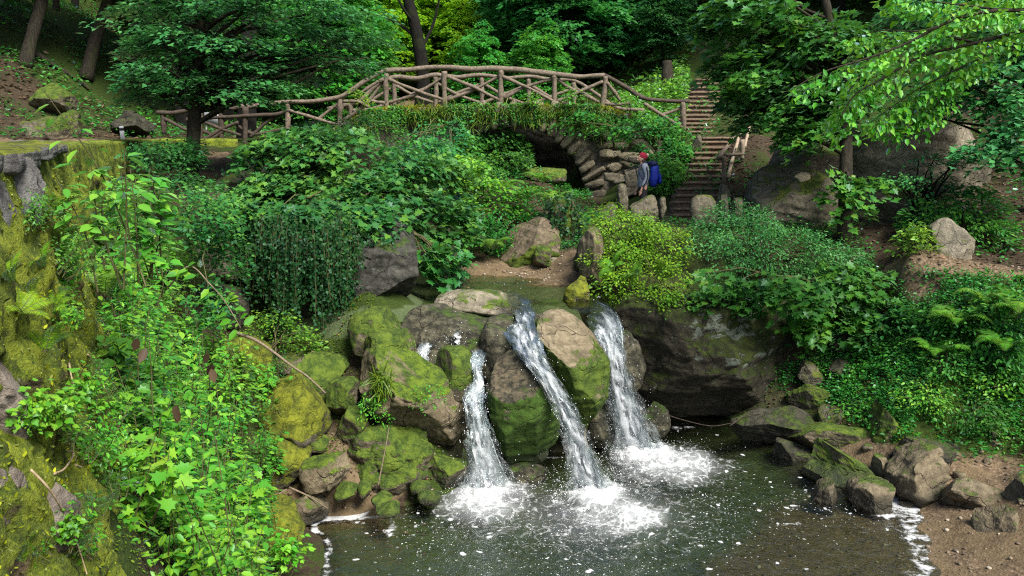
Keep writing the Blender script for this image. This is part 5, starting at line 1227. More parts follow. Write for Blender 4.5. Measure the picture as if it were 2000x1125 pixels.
FT += [('glow', 860, 40, 42, .8, 'bright yellow green tree just right of the dark forked trunk top'), ('glow', 760, 90, 40, .6, 'bright yellow green tree over the left end post of the bridge'), ('glow', 900, 150, 40, .5, 'bright bush tree seen over the handrail right of the forked trunk'), ('glow', 960, -20, 46, .9, 'bright yellow green tree at the top edge right of the forked trunk'), ('glow', 850, 130, 60, .9, 'far sunlit tree low in the gap behind the bridge railing'), ('glow', 790, 90, 64, 1.2, 'far sunlit tree filling the gap left of the dark forked trunk'), ('glow', 930, 60, 64, 1.3, 'far sunlit tree filling the gap right of the dark forked trunk'), ('mid', 560, 120, 40, .8, 'green tree filling the gap behind the layered tree and the left ramp'), ('mid', 660, 0, 42, 1.0, 'tall green tree left of the sunlit gap'),
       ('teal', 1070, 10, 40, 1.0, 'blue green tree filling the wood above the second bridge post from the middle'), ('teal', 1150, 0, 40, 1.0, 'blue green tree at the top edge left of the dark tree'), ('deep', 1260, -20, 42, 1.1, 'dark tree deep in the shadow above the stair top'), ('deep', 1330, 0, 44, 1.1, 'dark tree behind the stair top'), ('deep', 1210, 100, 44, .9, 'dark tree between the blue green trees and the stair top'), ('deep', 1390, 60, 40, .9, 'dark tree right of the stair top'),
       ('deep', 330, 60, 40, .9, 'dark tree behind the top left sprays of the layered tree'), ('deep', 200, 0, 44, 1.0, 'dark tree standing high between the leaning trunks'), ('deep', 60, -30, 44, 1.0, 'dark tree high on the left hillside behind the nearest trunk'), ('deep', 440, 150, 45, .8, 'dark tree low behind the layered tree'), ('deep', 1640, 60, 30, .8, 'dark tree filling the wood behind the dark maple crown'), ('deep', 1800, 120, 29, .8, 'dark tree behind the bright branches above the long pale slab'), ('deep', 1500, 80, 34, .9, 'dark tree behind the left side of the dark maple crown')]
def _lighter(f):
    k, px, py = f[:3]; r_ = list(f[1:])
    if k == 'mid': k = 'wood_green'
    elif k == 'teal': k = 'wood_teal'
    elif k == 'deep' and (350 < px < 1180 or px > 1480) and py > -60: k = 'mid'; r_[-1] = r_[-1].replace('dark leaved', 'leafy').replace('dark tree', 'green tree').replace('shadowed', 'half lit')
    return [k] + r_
for i_, (px, py, Y, s_, k_) in enumerate([(960, 30, 43, .8, 'mid'), (1040, -10, 45, .9, 'mid'), (1110, 20, 44, .8, 'teal'), (1180, 10, 45, .9, 'mid'), (1000, 90, 46, .7, 'mid'), (1090, 100, 42, .6, 'teal'), (1160, 90, 40, .6, 'mid'), (690, -10, 46, .9, 'mid'), (640, 40, 44, .8, 'mid'), (590, 110, 44, .7, 'mid'), (720, 90, 44, .7, 'mid'), (1250, -30, 50, 1.0, 'teal'), (1330, -50, 52, 1.1, 'mid'), (900, 80, 47, .7, 'glow'), (560, 10, 46, .9, 'mid')]):
    FT.append((k_, px, py, Y, s_, 'leafy woodland tree filling the gaps of the wood behind the bridge'))
FT = [_lighter(f) for f in FT]
for f in FT: forest(*f)
for k, (px, py, Y, s_, lb) in enumerate([(-60, -170, 27, 1.2, 'tall dark tree added above the frame to shade the left hillside'), (330, -200, 31, 1.3, 'tall dark tree added above the frame to shade the right end of the left hillside')]):
    forest('deep', px, py, Y, s_, lb)  # canopy trees added over the top of the frame to shade the hillside
# far wooded slope closing the valley
rgf = np.random.default_rng(6); lv = Leaves()
n = 26000; X_ = rgf.uniform(-42, 42, n); Y_ = rgf.uniform(52, 88, n); Z_ = H(X_, Y_) + rgf.uniform(0, 6, n) ** 1.0
pp = np.c_[X_, Y_, Z_]; lv.add(T_QUAD, pp, rgf.normal(size=pp.shape), UP + .5 * rgf.normal(size=pp.shape) + [0, -.4, 0], rgf.uniform(.5, 1.0, n))
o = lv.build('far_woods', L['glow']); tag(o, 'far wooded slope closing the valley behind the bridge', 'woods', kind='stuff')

# ---- forest trunks that can be told apart
def bare_tree(label, pts, r, bark='bark_dark', branches=()):
    root = thing('tree_trunk', label, 'tree', pts[0]); mb = MB(); q = smooth_path(np.array(pts), 8); mb.tube(q, r * np.linspace(1.15, .75, len(q)), 12, True, .1, int(pts[0][0] * 7) % 50); mb.build('trunk', M[bark], root)
    for b in branches: MB().tube(smooth_path(np.array(b[0]), 6), b[1] * np.linspace(1, .4, (len(b[0]) - 1) * 6 + 1), 7).build('branch', M[bark], root)
bare_tree('leaning dark trunk on the left hillside, nearest to the left frame edge', [P(48, 132, 27.3), P(62, 70, 27.6), P(82, 0, 28), P(100, -90, 28.3)], .19, 'bark')
bare_tree('thin pale trunk high on the left hillside', [P(110, 75, 33), P(110, 30, 33), P(109, -80, 33)], .14, 'bark')
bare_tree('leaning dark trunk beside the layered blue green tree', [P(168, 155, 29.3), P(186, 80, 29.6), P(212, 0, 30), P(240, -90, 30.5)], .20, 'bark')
bare_tree('thin dark trunk at the top of the left hillside between the leaning trunks', [P(145, 60, 37), P(147, 0, 37), P(150, -80, 37)], .15)
bare_tree('thin dark trunk right of the leaning trunk at top left', [P(262, 110, 38), P(258, 0, 38), P(256, -80, 38)], .16)
bare_tree('dark forked trunk rising behind the middle of the bridge', [P(822, 225, 33), P(826, 150, 33), P(815, 70, 33), P(798, 0, 33), P(785, -80, 33)], .24, branches=[([P(816, 80, 33), P(800, 62, 33), P(775, 45, 33.2), P(745, 30, 33.3)], .09), ([P(820, 100, 33), P(845, 50, 33.4), P(862, -20, 33.5)], .08), ([P(812, 50, 33), P(790, 20, 32.6), P(762, -30, 32.5)], .07)])
bare_tree('thick dark trunk behind the log fence post', [P(481, 292, 24.6), P(482, 230, 24.6), P(484, 150, 24.7), P(490, 0, 25)], .26)
bare_tree('dark trunk half hidden by leaves right of the layered tree', [P(628, 200, 33), P(632, 100, 33), P(640, -40, 33)], .3, branches=[([P(630, 150, 33), P(612, 130, 33), P(585, 150, 33)], .08)])
bare_tree('dark trunk beyond the parking sign', [P(440, 262, 33), P(446, 200, 33), P(455, 100, 33)], .25)
bare_tree('mossy yellow green stump left of the upper stairs', [P(1305, 175, 30), P(1303, 120, 30.2)], .22, 'bark')

# ---- left layered tree
bL = []
_rl = np.random.default_rng(8)
for i, (x0, x1, y) in enumerate([(330, 560, -70), (260, 470, -30), (420, 640, -20), (215, 400, 12), (380, 600, 8), (520, 740, 15), (300, 470, 36), (215, 330, 52), (440, 640, 45), (560, 765, 62), (330, 450, 70), (205, 340, 92), (400, 560, 82), (520, 700, 98), (290, 420, 112), (230, 350, 132), (420, 570, 122), (600, 740, 118), (250, 390, 160), (340, 470, 148), (450, 570, 158), (255, 330, 180), (330, 420, 186), (420, 545, 184), (500, 620, 140)]):
    bL.append(pblob(x0, y - 7, x1, y + 9, 18.3 + .5 * math.sin(i * 2.4) + (1.0 if x0 > 480 else 0), 2.6))
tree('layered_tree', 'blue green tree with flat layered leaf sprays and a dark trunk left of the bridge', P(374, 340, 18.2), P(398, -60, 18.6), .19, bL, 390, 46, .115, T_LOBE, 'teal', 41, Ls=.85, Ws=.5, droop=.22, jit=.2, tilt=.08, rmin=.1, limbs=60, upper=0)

# ---- maple thicket in front of the left bridge end
bM = [pblob(545, 248, 720, 290, 18.5, 1.4), pblob(470, 255, 640, 330, 17.0, 1.6), pblob(570, 250, 760, 350, 17.4, 1.8), pblob(470, 330, 620, 430, 16.2, 1.4), pblob(600, 330, 780, 430, 16.6, 1.6), pblob(720, 290, 910, 390, 17.6, 1.8), pblob(760, 370, 930, 470, 16.8, 1.4), pblob(680, 385, 800, 470, 15.4, 1.2), pblob(500, 400, 640, 450, 15.0, 1.0), pblob(462, 385, 590, 435, 14.7, .8), pblob(580, 385, 720, 445, 14.7, .8)]
shrub('maple_thicket', 'large bright maple thicket covering the left end of the bridge', 'shrub', bM, 470, 26, .14, T_MAPLE, 'maple', P(680, 420, 17.6), 51, Ls=.62, Ws=.42, droop=.35, jit=.28, tilt=.22, rmin=.55, stems=40, stem_r=.025, upper=.3, front=.25)
shrub('maple_branch', 'low maple branch hanging over the stream beside the overhanging boulder', 'branch', [pblob(815, 470, 912, 540, 15.8, .7)], 16, 18, .16, T_MAPLE, 'maple', P(800, 455, 16.2), 52, Ls=.5, Ws=.3, droop=.5, rmin=.3, stems=8)
shrub('leafy_shrub', 'small leaved green shrub on top of the left bridge wall below the first railing posts', 'shrub', [pblob(545, 235, 700, 300, 20.5, 1.5), pblob(660, 215, 800, 290, 21.5, 1.5)], 130, 24, .09, T_OVAL, 'mid', P(650, 285, 21.5), 53, Ls=.4, Ws=.3, rmin=.5, stems=14, front=.3)
shrub('leafy_shrub', 'green shrub on top of the mound against the dark passage', 'shrub', [pblob(930, 295, 1050, 365, 22.6, 1.2), pblob(880, 300, 980, 370, 22.0, 1.2)], 90, 22, .10, T_LOBE, 'mid', P(970, 370, 22.6), 542, Ls=.4, Ws=.28, rmin=.4, stems=8, front=.35)
shrub('leafy_shrub', 'shadowed leafy shrub hanging inside the left half of the arch', 'shrub', [pblob(925, 240, 1035, 330, 24.3, 1.0), pblob(880, 260, 960, 340, 24.0, .8)], 80, 22, .11, T_LOBE, 'mid', P(900, 300, 24.6), 543, Ls=.4, Ws=.28, droop=.5, rmin=.3, stems=8)
shrub('hanging_shrub', 'green shrub hanging over the left half of the arch', 'shrub', [pblob(800, 232, 930, 320, 22.8, 1.2), pblob(760, 260, 890, 330, 21.5, 1.2)], 120, 22, .11, T_LOBE, 'maple', P(880, 255, 23.4), 541, Ls=.42, Ws=.3, droop=.5, rmin=.45, stems=10, front=.3)
shrub('leafy_shrub', 'yellow green shrub under the crown of the arch, left of the passage', 'shrub', [pblob(830, 300, 960, 400, 20.6, 1.6), pblob(900, 330, 1020, 440, 20.0, 1.4)], 150, 22, .10, T_LOBE, 'bright', P(930, 420, 20.4), 54, Ls=.45, Ws=.3, rmin=.5, stems=12, front=.3)
shrub('leafy_shrub', 'green shrub with bright tips spilling over the mound beside the sandstone slab', 'shrub', [pblob(985, 360, 1110, 440, 19.8, 1.2), pblob(860, 400, 1000, 490, 19.2, 1.4), pblob(930, 440, 1010, 495, 18.8, .9)], 170, 22, .085, T_OVAL, 'mid', P(1000, 440, 19.8), 55, Ls=.4, Ws=.28, rmin=.5, stems=12, front=.3)
shrub('creeper', 'leafy creeper hanging over the bridge wall left of the stair landing', 'creeper', [pblob(1195, 222, 1350, 290, 22.6, 1.0), pblob(1235, 270, 1362, 345, 22.2, 1.0), pblob(1262, 320, 1345, 400, 21.6, .9), pblob(1080, 215, 1210, 265, 23.5, .6)], 260, 22, .095, T_LOBE, 'mid', P(1300, 330, 22.8), 56, Ls=.36, Ws=.26, droop=.5, rmin=.55, stems=16, front=.25)
shrub('creeper', 'bright fern leaved creeper behind the walker', 'creeper', [pblob(1272, 300, 1345, 385, 21.0, .5)], 50, 20, .085, T_OVAL, 'bright', P(1310, 385, 21.2), 57, Ls=.3, Ws=.2, droop=.4, rmin=.5, stems=8)
# saplings on the bridge edge
for k, (px, y0, y1, lb) in enumerate([(1040, 215, 180, 'slender sapling growing on the bridge edge between the third and fourth post'), (1118, 225, 168, 'slender sapling in front of the far railing post right of the middle'), (1230, 232, 178, 'leafy sapling on the bridge edge below the falling handrail'), (700, 225, 165, 'twiggy sapling beside the bend of the left handrail'), (1262, 262, 215, 'small sapling left of the last braces near the stair landing')]):
    shrub('sapling', lb, 'sapling', [pblob(px - 20, y1, px + 20, (y0 + y1) / 2 + 8, 23.6, .4)], 16, 10, .085, T_OVAL, 'bright' if k != 3 else 'yellow', P(px, y0 + 6, 23.75), 600 + k, Ls=.25, Ws=.16, droop=.3, rmin=.2, stems=5, stem_r=.012)

# ---- shrubs on the right cliff
bY = [pblob(1150, 410, 1300, 480, 16.4, 1.5), pblob(1145, 460, 1280, 545, 15.9, 1.3), pblob(1240, 430, 1345, 520, 16.2, 1.4), pblob(1255, 500, 1340, 600, 15.0, .9), pblob(1160, 520, 1260, 580, 15.2, .7), pblob(1150, 395, 1230, 440, 17.0, 1.0)]
shrub('leafy_shrub', 'yellow green shrub with fine leaves on the cliff above the wide waterfall', 'shrub', bY, 330, 30, .062, T_OVAL, 'yellow', P(1230, 500, 16.6), 61, Ls=.42, Ws=.26, droop=.3, jit=.25, tilt=.18, rmin=.45, stems=40, front=.3)
bT = [pblob(1340, 405, 1530, 480, 16.6, 1.6), pblob(1330, 450, 1480, 550, 16.0, 1.4), pblob(1460, 440, 1620, 540, 16.3, 1.6), pblob(1560, 470, 1700, 560, 16.0, 1.4), pblob(1380, 390, 1500, 440, 17.2, 1.2)]
shrub('leafy_shrub', 'dense blue green shrub with tiny leaves below the edging stones', 'shrub', bT, 420, 34, .055, T_OVAL, 'teal', P(1470, 520, 16.6), 62, Ls=.38, Ws=.28, droop=.25, jit=.4, tilt=.3, rmin=.55, stems=30, front=.3)
shrub('maple_shrub', 'dark green maple shrub hanging over the right end of the cliff', 'shrub', [pblob(1560, 510, 1740, 590, 15.4, 1.2), pblob(1440, 535, 1620, 615, 14.6, 1.0), pblob(1340, 530, 1460, 585, 14.8, .7), pblob(1650, 560, 1790, 640, 15.2, 1.2), pblob(1540, 590, 1700, 650, 15.2, .9)], 170, 20, .13, T_MAPLE, 'mid', P(1620, 590, 15.8), 63, Ls=.5, Ws=.3, droop=.4, rmin=.45, stems=24, front=.3)
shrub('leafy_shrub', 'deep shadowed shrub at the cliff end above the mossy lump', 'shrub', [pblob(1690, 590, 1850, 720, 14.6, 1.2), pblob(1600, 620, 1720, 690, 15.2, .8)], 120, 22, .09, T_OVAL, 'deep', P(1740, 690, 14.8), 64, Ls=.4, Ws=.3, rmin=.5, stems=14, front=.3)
shrub('trailing_plant', 'small bright trailing plant hanging down the lichen cliff face', 'plant', [pblob(1292, 565, 1348, 612, 14.6, .4)], 14, 14, .06, T_OVAL, 'bright', P(1310, 560, 14.9), 65, Ls=.25, Ws=.14, droop=.5, rmin=.2, stems=5)
# right slope
shrub('leafy_shrub', 'bright green bush above the sandy path', 'shrub', [pblob(1815, 360, 1960, 440, 16.8, 1.3), pblob(1760, 400, 1880, 470, 16.6, 1.0), pblob(1880, 420, 1985, 490, 16.2, 1.0)], 150, 22, .11, T_OVAL, 'mid', P(1880, 470, 16.6), 66, Ls=.45, Ws=.28, rmin=.45, stems=18, front=.35)
shrub('leafy_shrub', 'bright sapling clump left of the pointed tan rock', 'shrub', [pblob(1750, 430, 1830, 530, 15.6, .7)], 50, 18, .09, T_OVAL, 'bright', P(1785, 535, 15.5), 67, Ls=.35, Ws=.2, rmin=.3, stems=12)
shrub('leafy_shrub', 'ferny green thicket right below the sandy path', 'shrub', [pblob(1830, 590, 1960, 700, 13.6, 1.1), pblob(1900, 560, 2040, 660, 13.4, 1.1), pblob(1760, 580, 1860, 660, 14.2, .9), pblob(1920, 660, 2040, 740, 12.9, 1.0)], 230, 22, .085, T_OVAL, 'mid', P(1900, 680, 13.7), 68, Ls=.4, Ws=.25, rmin=.45, stems=18, front=.35)
shrub('leafy_shrub', 'light green plants between the right slope and the dark cliff end', 'shrub', [pblob(1735, 690, 1800, 780, 13.9, .7)], 45, 18, .06, T_OVAL, 'mid', P(1770, 780, 13.6), 69, Ls=.3, Ws=.2, rmin=.35, stems=8)

for k, (px, py, r_, lb) in enumerate([(1800, 800, .45, 'low bushy plant on the middle of the right slope by the pool'), (1900, 830, .5, 'low bushy plant lower right on the slope above the tan stones'), (1960, 770, .5, 'low bushy plant at the right frame edge below the fern thicket'), (1850, 740, .45, 'low bushy plant right below the ferns of the right slope')]):
    q = T(px, py, 9); shrub('low_plant', lb, 'plant', [(q + UP * r_ * .4, np.array([r_, r_, r_ * .45]))], 46, 20, .06, T_OVAL, 'mid' if k % 2 else 'bank', q, 640 + k, Ls=.26, Ws=.18, droop=.4, rmin=.4, stems=8)
# ---- right trees
bR = [pblob(1370, -40, 1560, 90, 18.6, 2.6), pblob(1380, 70, 1560, 190, 18.3, 2.2), pblob(1500, 20, 1700, 140, 18.4, 2.6), pblob(1420, 150, 1580, 240, 18.2, 2.0), pblob(1540, 120, 1700, 230, 18.2, 2.0), pblob(1540, 210, 1640, 290, 17.6, 1.2), pblob(1630, 330, 1710, 400, 16.8, .7)]
tree('maple_tree', 'dark green maple tree with a crooked trunk standing among the right hillside rocks', P(1650, 465, 17.0), P(1600, -60, 18.2), .17, bR, 360, 30, .15, T_MAPLE, 'mid', 71, Ls=.7, Ws=.45, droop=.35, jit=.28, tilt=.2, rmin=.35, limbs=46, bend=(.25, 0, 0), upper=0)
bR2 = [pblob(1900, -40, 2060, 120, 17, 2.2), pblob(1880, 100, 2040, 220, 16.6, 1.8), pblob(1930, 200, 2060, 330, 16.0, 1.4), pblob(1760, 120, 1900, 230, 17.2, 1.6), pblob(1720, -40, 1900, 90, 17.6, 2.0), pblob(1890, 265, 1960, 310, 15.8, .8), pblob(1935, 275, 2030, 300, 14.6, .8)]
tree('maple_tree', 'shadowed maple tree at the right frame edge above the rocks', P(2030, 480, 16.8), P(1990, -80, 17.0), .16, bR2, 230, 28, .13, T_LOBE, 'teal', 72, Ls=.65, Ws=.4, droop=.4, jit=.26, tilt=.18, rmin=.3, limbs=36, upper=0)
# bright overhanging branches
rgb_ = np.random.default_rng(81)
root = thing('overhanging_branch', 'bright yellow green leafy branches reaching in from the upper right', 'branch', P(2120, 60, 11.6)); mb = MB(); lv = Leaves(); 
BRN = [[(2080, 30), (1960, 20), (1860, 40), (1770, 85), (1690, 115), (1610, 140), (1550, 172)], [(2080, 40), (1960, 70), (1880, 90), (1800, 110), (1730, 150), (1670, 185), (1640, 235)], [(1960, 20), (1880, 10), (1800, 0), (1740, -10)], [(1860, 40), (1800, 60), (1720, 60), (1660, 75)],
       [(1960, 70), (1920, 110), (1860, 140), (1800, 170), (1740, 210), (1700, 240)], [(2080, 20), (1980, -10), (1900, -30)], [(1880, 90), (1860, 130), (1840, 190), (1800, 240)], [(1770, 85), (1720, 110), (1680, 150), (1650, 190), (1620, 250)], [(1800, 170), (1790, 210), (1745, 250)], [(2060, 60), (1990, 40), (1930, 15)]]
for bi, b in enumerate(BRN):
    Y0 = 11.6 + .25 * math.sin(bi * 2.1); q = smooth_path([P(x, y, Y0 - .12 * i + .1 * bi) for i, (x, y) in enumerate(b)], 9); mb.tube(q, np.linspace(.03, .006, len(q)) * (1 if bi < 2 else .6), 6)
    t = nrm(np.gradient(q, axis=0)); i = rgb_.integers(2, len(q), 520 if len(b) > 5 else 320); sd = rgb_.choice([-1, 1], len(i))
    side = nrm(np.cross(t[i], UP)) * sd[:, None]
    r_ = rgb_.uniform(.0, .34, len(i)) * np.linspace(1, .6, len(q))[i]
    pos = q[i] + side * r_[:, None] * .9 + t[i] * rgb_.normal(0, .06, len(i))[:, None] - UP * (.25 * r_ + np.abs(rgb_.normal(0, .10, len(i))))[:, None]
    d = t[i] * .5 + side * .7 - UP * .45 + .55 * rgb_.normal(size=pos.shape)
    lv.add(T_OVAL, pos, d, UP * .9 + side * .3 - np.array([0, .35, 0]) + .55 * rgb_.normal(size=pos.shape), rgb_.uniform(.06, .13, len(i)))
mb.build('twigs', M['bark'], root); lv.build('foliage', L['bright'], root)
shrub('sapling', 'thin dark sapling with flat sprays in front of the long pale slab', 'sapling', [pblob(1710, 335, 1870, 372, 17.0, .8), pblob(1740, 380, 1830, 400, 17.0, .5), pblob(1790, 290, 1880, 330, 17.2, .6)], 34, 22, .09, T_OVAL, 'teal', P(1792, 440, 17.2), 82, Ls=.42, Ws=.22, droop=.2, jit=.2, tilt=.1, rmin=.1, stems=14, stem_r=.03, stem_mat='bark_dark')

# ---- left bank
bankcov = [(385, 345, 450, 420, 13.5, 1.2), (330, 370, 460, 480, 12.6, 1.3), (300, 330, 400, 410, 14.5, 1.3), (400, 450, 475, 560, 13.0, .9), (385, 560, 440, 640, 11.5, .8)]
shrub('leafy_shrub', 'green shrub at the back of the left bank beside the dark cliff', 'shrub', [pblob(*b) for b in bankcov], 210, 22, .07, T_LOBE, 'maple', P(390, 470, 13.2), 91, Ls=.38, Ws=.26, rmin=.45, stems=16, front=.35)
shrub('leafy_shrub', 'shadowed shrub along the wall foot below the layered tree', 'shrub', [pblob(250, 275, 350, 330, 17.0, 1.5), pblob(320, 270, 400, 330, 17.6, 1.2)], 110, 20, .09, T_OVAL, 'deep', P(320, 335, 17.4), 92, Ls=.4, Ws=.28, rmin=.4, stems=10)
shrub('leafy_shrub', 'low bright plants under the ivy in the left hollow', 'shrub', [pblob(490, 600, 580, 680, 13.6, .9), pblob(560, 640, 620, 690, 13.4, .5)], 70, 20, .06, T_OVAL, 'bank', P(530, 690, 13.5), 93, Ls=.3, Ws=.2, rmin=.4, stems=10)

def make_sapling(seed, h, leaf, T_, mat, n=7, lean=.15):
    r_ = np.random.default_rng(seed); root = thing('bank_plant', 'x', 'plant'); mb = MB(); lv = Leaves()
    for s_ in range(n):
        a = r_.uniform(0, 6.28); b = np.array([math.cos(a), math.sin(a), 0]) * r_.uniform(.02, .22); hh = h * r_.uniform(.55, 1.1); tip = b + np.array([r_.normal() * lean, r_.normal() * lean, 1.0]) * hh
        q = smooth_path([b, (b + tip) / 2 + r_.normal(size=3) * .05 * h, tip], 8); mb.tube(q, np.linspace(.007, .003, len(q)), 5, False)
        nl = int(30 * h); u = r_.uniform(.18, 1, nl) ** .8; i = (u * (len(q) - 1)).astype(int); a = r_.uniform(0, 6.28, nl); rr = r_.uniform(.03, .17, nl) * (1.15 - .6 * u)
        od = np.c_[np.cos(a), np.sin(a), .1 * r_.normal(size=nl)]
        pos = q[i] + od * rr[:, None] - UP * (.15 * rr)[:, None]
        lv.add(T_, pos, od - UP * .25 + .2 * r_.normal(size=pos.shape), UP + .3 * od + .28 * r_.normal(size=pos.shape), leaf * r_.uniform(.55, 1.25, nl))
    mb.build('stem', M['stem'], root); lv.build('foliage', L[mat], root)
    return root
PLANTS = [make_sapling(1, 1.15, .10, T_OVAL, 'bank'), make_sapling(2, .85, .09, T_OVAL, 'bank', 9), make_sapling(3, .9, .12, T_LOBE, 'bank', 6), make_sapling(4, .6, .075, T_OVAL, 'bright', 10), make_sapling(5, .8, .10, T_MAPLE, 'bank', 5), make_sapling(6, .55, .10, T_LOBE, 'bright', 8), make_sapling(7, .9, .065, T_OVAL, 'mid', 8), make_sapling(8, 1.55, .085, T_OVAL, 'bank', 4, .22)]
su = set()
BL = ['tall upright leafy plant crowding the left bank', 'leafy plant with many thin stems on the left bank', 'plant with broad lobed leaves on the left bank', 'low bright plant with small leaves on the left bank', 'young maple plant with large leaves on the left bank', 'short bright plant with lobed leaves on the left bank', 'darker green fine leaved plant on the left bank', 'very tall airy plant with few thin stems on the left bank']
BG = ['tall upright plants on the left bank', 'thin stemmed plants on the left bank', 'broad leaved plants on the left bank', 'low small leaved plants on the left bank', 'young maples on the left bank', 'short lobed plants on the left bank', 'darker fine leaved plants on the left bank', 'very tall airy plants on the left bank']
rgk = np.random.default_rng(9)
def place_plant(k, x, y, s=1.0, z=None, tx=0, ty=0):
    o = PLANTS[k] if k not in su else copy_tree(PLANTS[k]); su.add(k)
    z = H(x, y)[0] if z is None else z
    o.location = (x, y, z - .04); o.rotation_euler = (tx, ty, rgk.uniform(0, 6.28)); o.scale = (s, s, s); o['label'] = BL[k]; o['group'] = BG[k]
def wallx(y): return np.interp(y, wp[:520, 1], wp[:520, 0])
cnt = 0
for y in np.arange(5.0, 12.6, .30):
    xw = wallx(y); 
    for j in range(7):
        u = (j + rgk.uniform(.15, .85)) / 7
        xs_ = xw + .42 + u * (max(-2.35, -1.5 - .14 * (y - 5)) - xw - .42 + (.5 if y < 9 else 0)) 
        yy = y + rgk.uniform(-.15, .15); z = H(xs_, yy)[0]
        if z < .15 or z > 4.6: continue
        q = np.array([xs_, yy, z]); zc = yy * CP + (EYE - z) * SP; pxx = 1000 + F * xs_ / zc
        if pxx > 545 or pxx < 90: continue
        k = rgk.choice(8, p=[.14, .15, .14, .12, .10, .11, .16, .08]); place_plant(k, xs_, yy, rgk.uniform(.65, 1.0) * (.8 if pxx < 230 else 1), z, ty=rgk.uniform(0, .3)); cnt += 1
print('bank plants', cnt)
for j in range(70):
    px, py = rgk.uniform(60, 330), rgk.uniform(330, 1120)
    if px < 60 + (py - 330) * .10 and rgk.random() < .6: continue
    q = wall_hit(px, py)
    if q[1] > 9.5 or q[2] > 4.85: continue
    k = rgk.choice([1, 3, 5, 5]); place_plant(k, q[0] + .02, q[1], rgk.uniform(.22, .42), q[2], ty=rgk.uniform(.4, 1.0))
# a few distinctive individuals
def single(k, px, py, Y, s, label, name='sapling'):
    o = copy_tree(PLANTS[k]); p = P(px, py, Y); o.name = name; o.location = p; o.scale = (s, s, s); o.rotation_euler = (0, 0, rgk.uniform(0, 6)); o['label'] = label; o['category'] = 'sapling'
    if 'group' in o: del o['group']
single(0, 240, 560, 5.6, 1.0, 'tall thin sapling rising to the wall top, just right of the big fern')
single(2, 300, 540, 6.4, .9, 'sapling with round pale leaves rising in front of the layered tree trunk')
single(4, 480, 1060, 7.0, .95, 'young maple with yellowing top leaves at the right edge of the bank')
single(5, 560, 1110, 8.6, .8, 'low maple seedling at the left water edge near the bottom of the frame')
# drooping twig over the hollow
root = thing('leafy_twig', 'leafy twig arching right from the bank over the dark hollow', 'branch', P(330, 560, 7.0)); q = smooth_path([P(330, 560, 7.0), P(370, 520, 7.0), P(410, 555, 6.9), P(440, 590, 6.9), P(470, 640, 6.8)], 8); mb = MB(); mb.tube(q, np.linspace(.008, .003, len(q)), 5); mb.build('stem', M['twig'], root)
i = rgk.integers(4, len(q), 26); sd = rgk.choice([-1, 1], 26); pos = q[i] + np.c_[.03 * sd, 0 * sd, .02 * sd]; Leaves().add(T_OVAL, pos, np.c_[sd * .6, -.2 + 0 * sd, .4 * sd] + .3 * rgk.normal(size=(26, 3)), np.array([0, -.6, .7]) + .3 * rgk.normal(size=(26, 3)), rgk.uniform(.08, .12, 26)).build('foliage', L['bank'], root)
# withered leaves
root = thing('withered_leaves', 'brown withered leaves hanging on a broken stem in the bank', 'leaves', P(345, 800, 5.0)); lv = Leaves(); pos = np.array([P(x, y, 5.0) for x, y in [(345, 790), (350, 800), (340, 810), (410, 690), (412, 720), (415, 710), (270, 660), (285, 680)]])
lv.add(T_OVAL, pos, np.array([0, 0, -1.]) + .4 * rgk.normal(size=pos.shape), np.array([.3, -1, .2]) + .4 * rgk.normal(size=pos.shape), .10).build('foliage', L['litter'], root)

# ferns
def make_fern(seed, mat, n=9, ln=.8, pin=.14, arch=.55):
    r_ = np.random.default_rng(seed); root = thing('fern', 'x', 'fern'); mb = MB(); lv = Leaves()
    for f in range(n):
        a = 6.28 * f / n + r_.normal() * .25; l = ln * r_.uniform(.75, 1.15); h = np.array([math.cos(a), math.sin(a), 0])
        u = np.linspace(0, 1, 40); q = h * (l * .75 * u ** 1.2)[:, None] + UP * (l * (u * 1.0 - arch * u ** 2.4))[:, None]; mb.tube(q[::3], np.linspace(.005, .002, len(q[::3])), 4, False)
        t = nrm(np.gradient(q, axis=0)); sd = np.cross(h, UP)
        for s in (-1, 1):
            i = np.arange(4, 40); w = pin * np.sin(np.pi * np.clip((u[i] - .05) / 1.0, 0, 1) ** .7) + .02
            lv.add(T_PIN, q[i], s * sd + .35 * t[i] - UP * .12 + .05 * r_.normal(size=(len(i), 3)), np.cross(t[i], sd) * -1 * np.sign(np.cross(t[i], sd)[:, 2:3] * -1 + 1e-6) + .15 * r_.normal(size=(len(i), 3)), w * l * 1.3)
    mb.build('stem', M['stem'], root); lv.build('frond', L[mat], root)
    return root
FE = [make_fern(1, 'fern'), make_fern(2, 'fern_yellow', 7, .5, .15), make_fern(3, 'fern', 8, .7, .16, .75)]
fu = set()
def fern(k, p, s, label, group=None, rx=0, ry=0):
    o = FE[k] if k not in fu else copy_tree(FE[k]); fu.add(k); o.location = tuple(p); o.scale = (s, s, s); o.rotation_euler = (rx, ry, rgk.uniform(0, 6.28)); o['label'] = label
    if group: o['group'] = group
fern(0, wall_hit(185, 585) + np.array([.12, 0, 0]), .8, 'big green fern standing upright in the left bank'); fern(0, wall_hit(215, 560) + np.array([.15, .3, 0]), .9, 'large fern right behind the big upright fern of the left bank'); fern(1, wall_hit(90, 430), .8, 'yellow green fern high on the near wall'); fern(2, wall_hit(235, 470) + np.array([.2, 0, 0]), 1.0, 'arching fern near the wall below its top')
for k, (px, py, Y) in enumerate([(30, 560, 3.9), (70, 575, 4.1), (110, 610, 4.3), (45, 610, 3.9), (85, 520, 4.0), (120, 480, 4), (150, 560, 4), (95, 690, 4), (60, 1090, 4), (200, 1020, 4), (170, 640, 4)]): fern(1, wall_hit(px, py), .42, 'small yellow green fern on the mossy near wall', 'small ferns on the near wall', ry=.6)
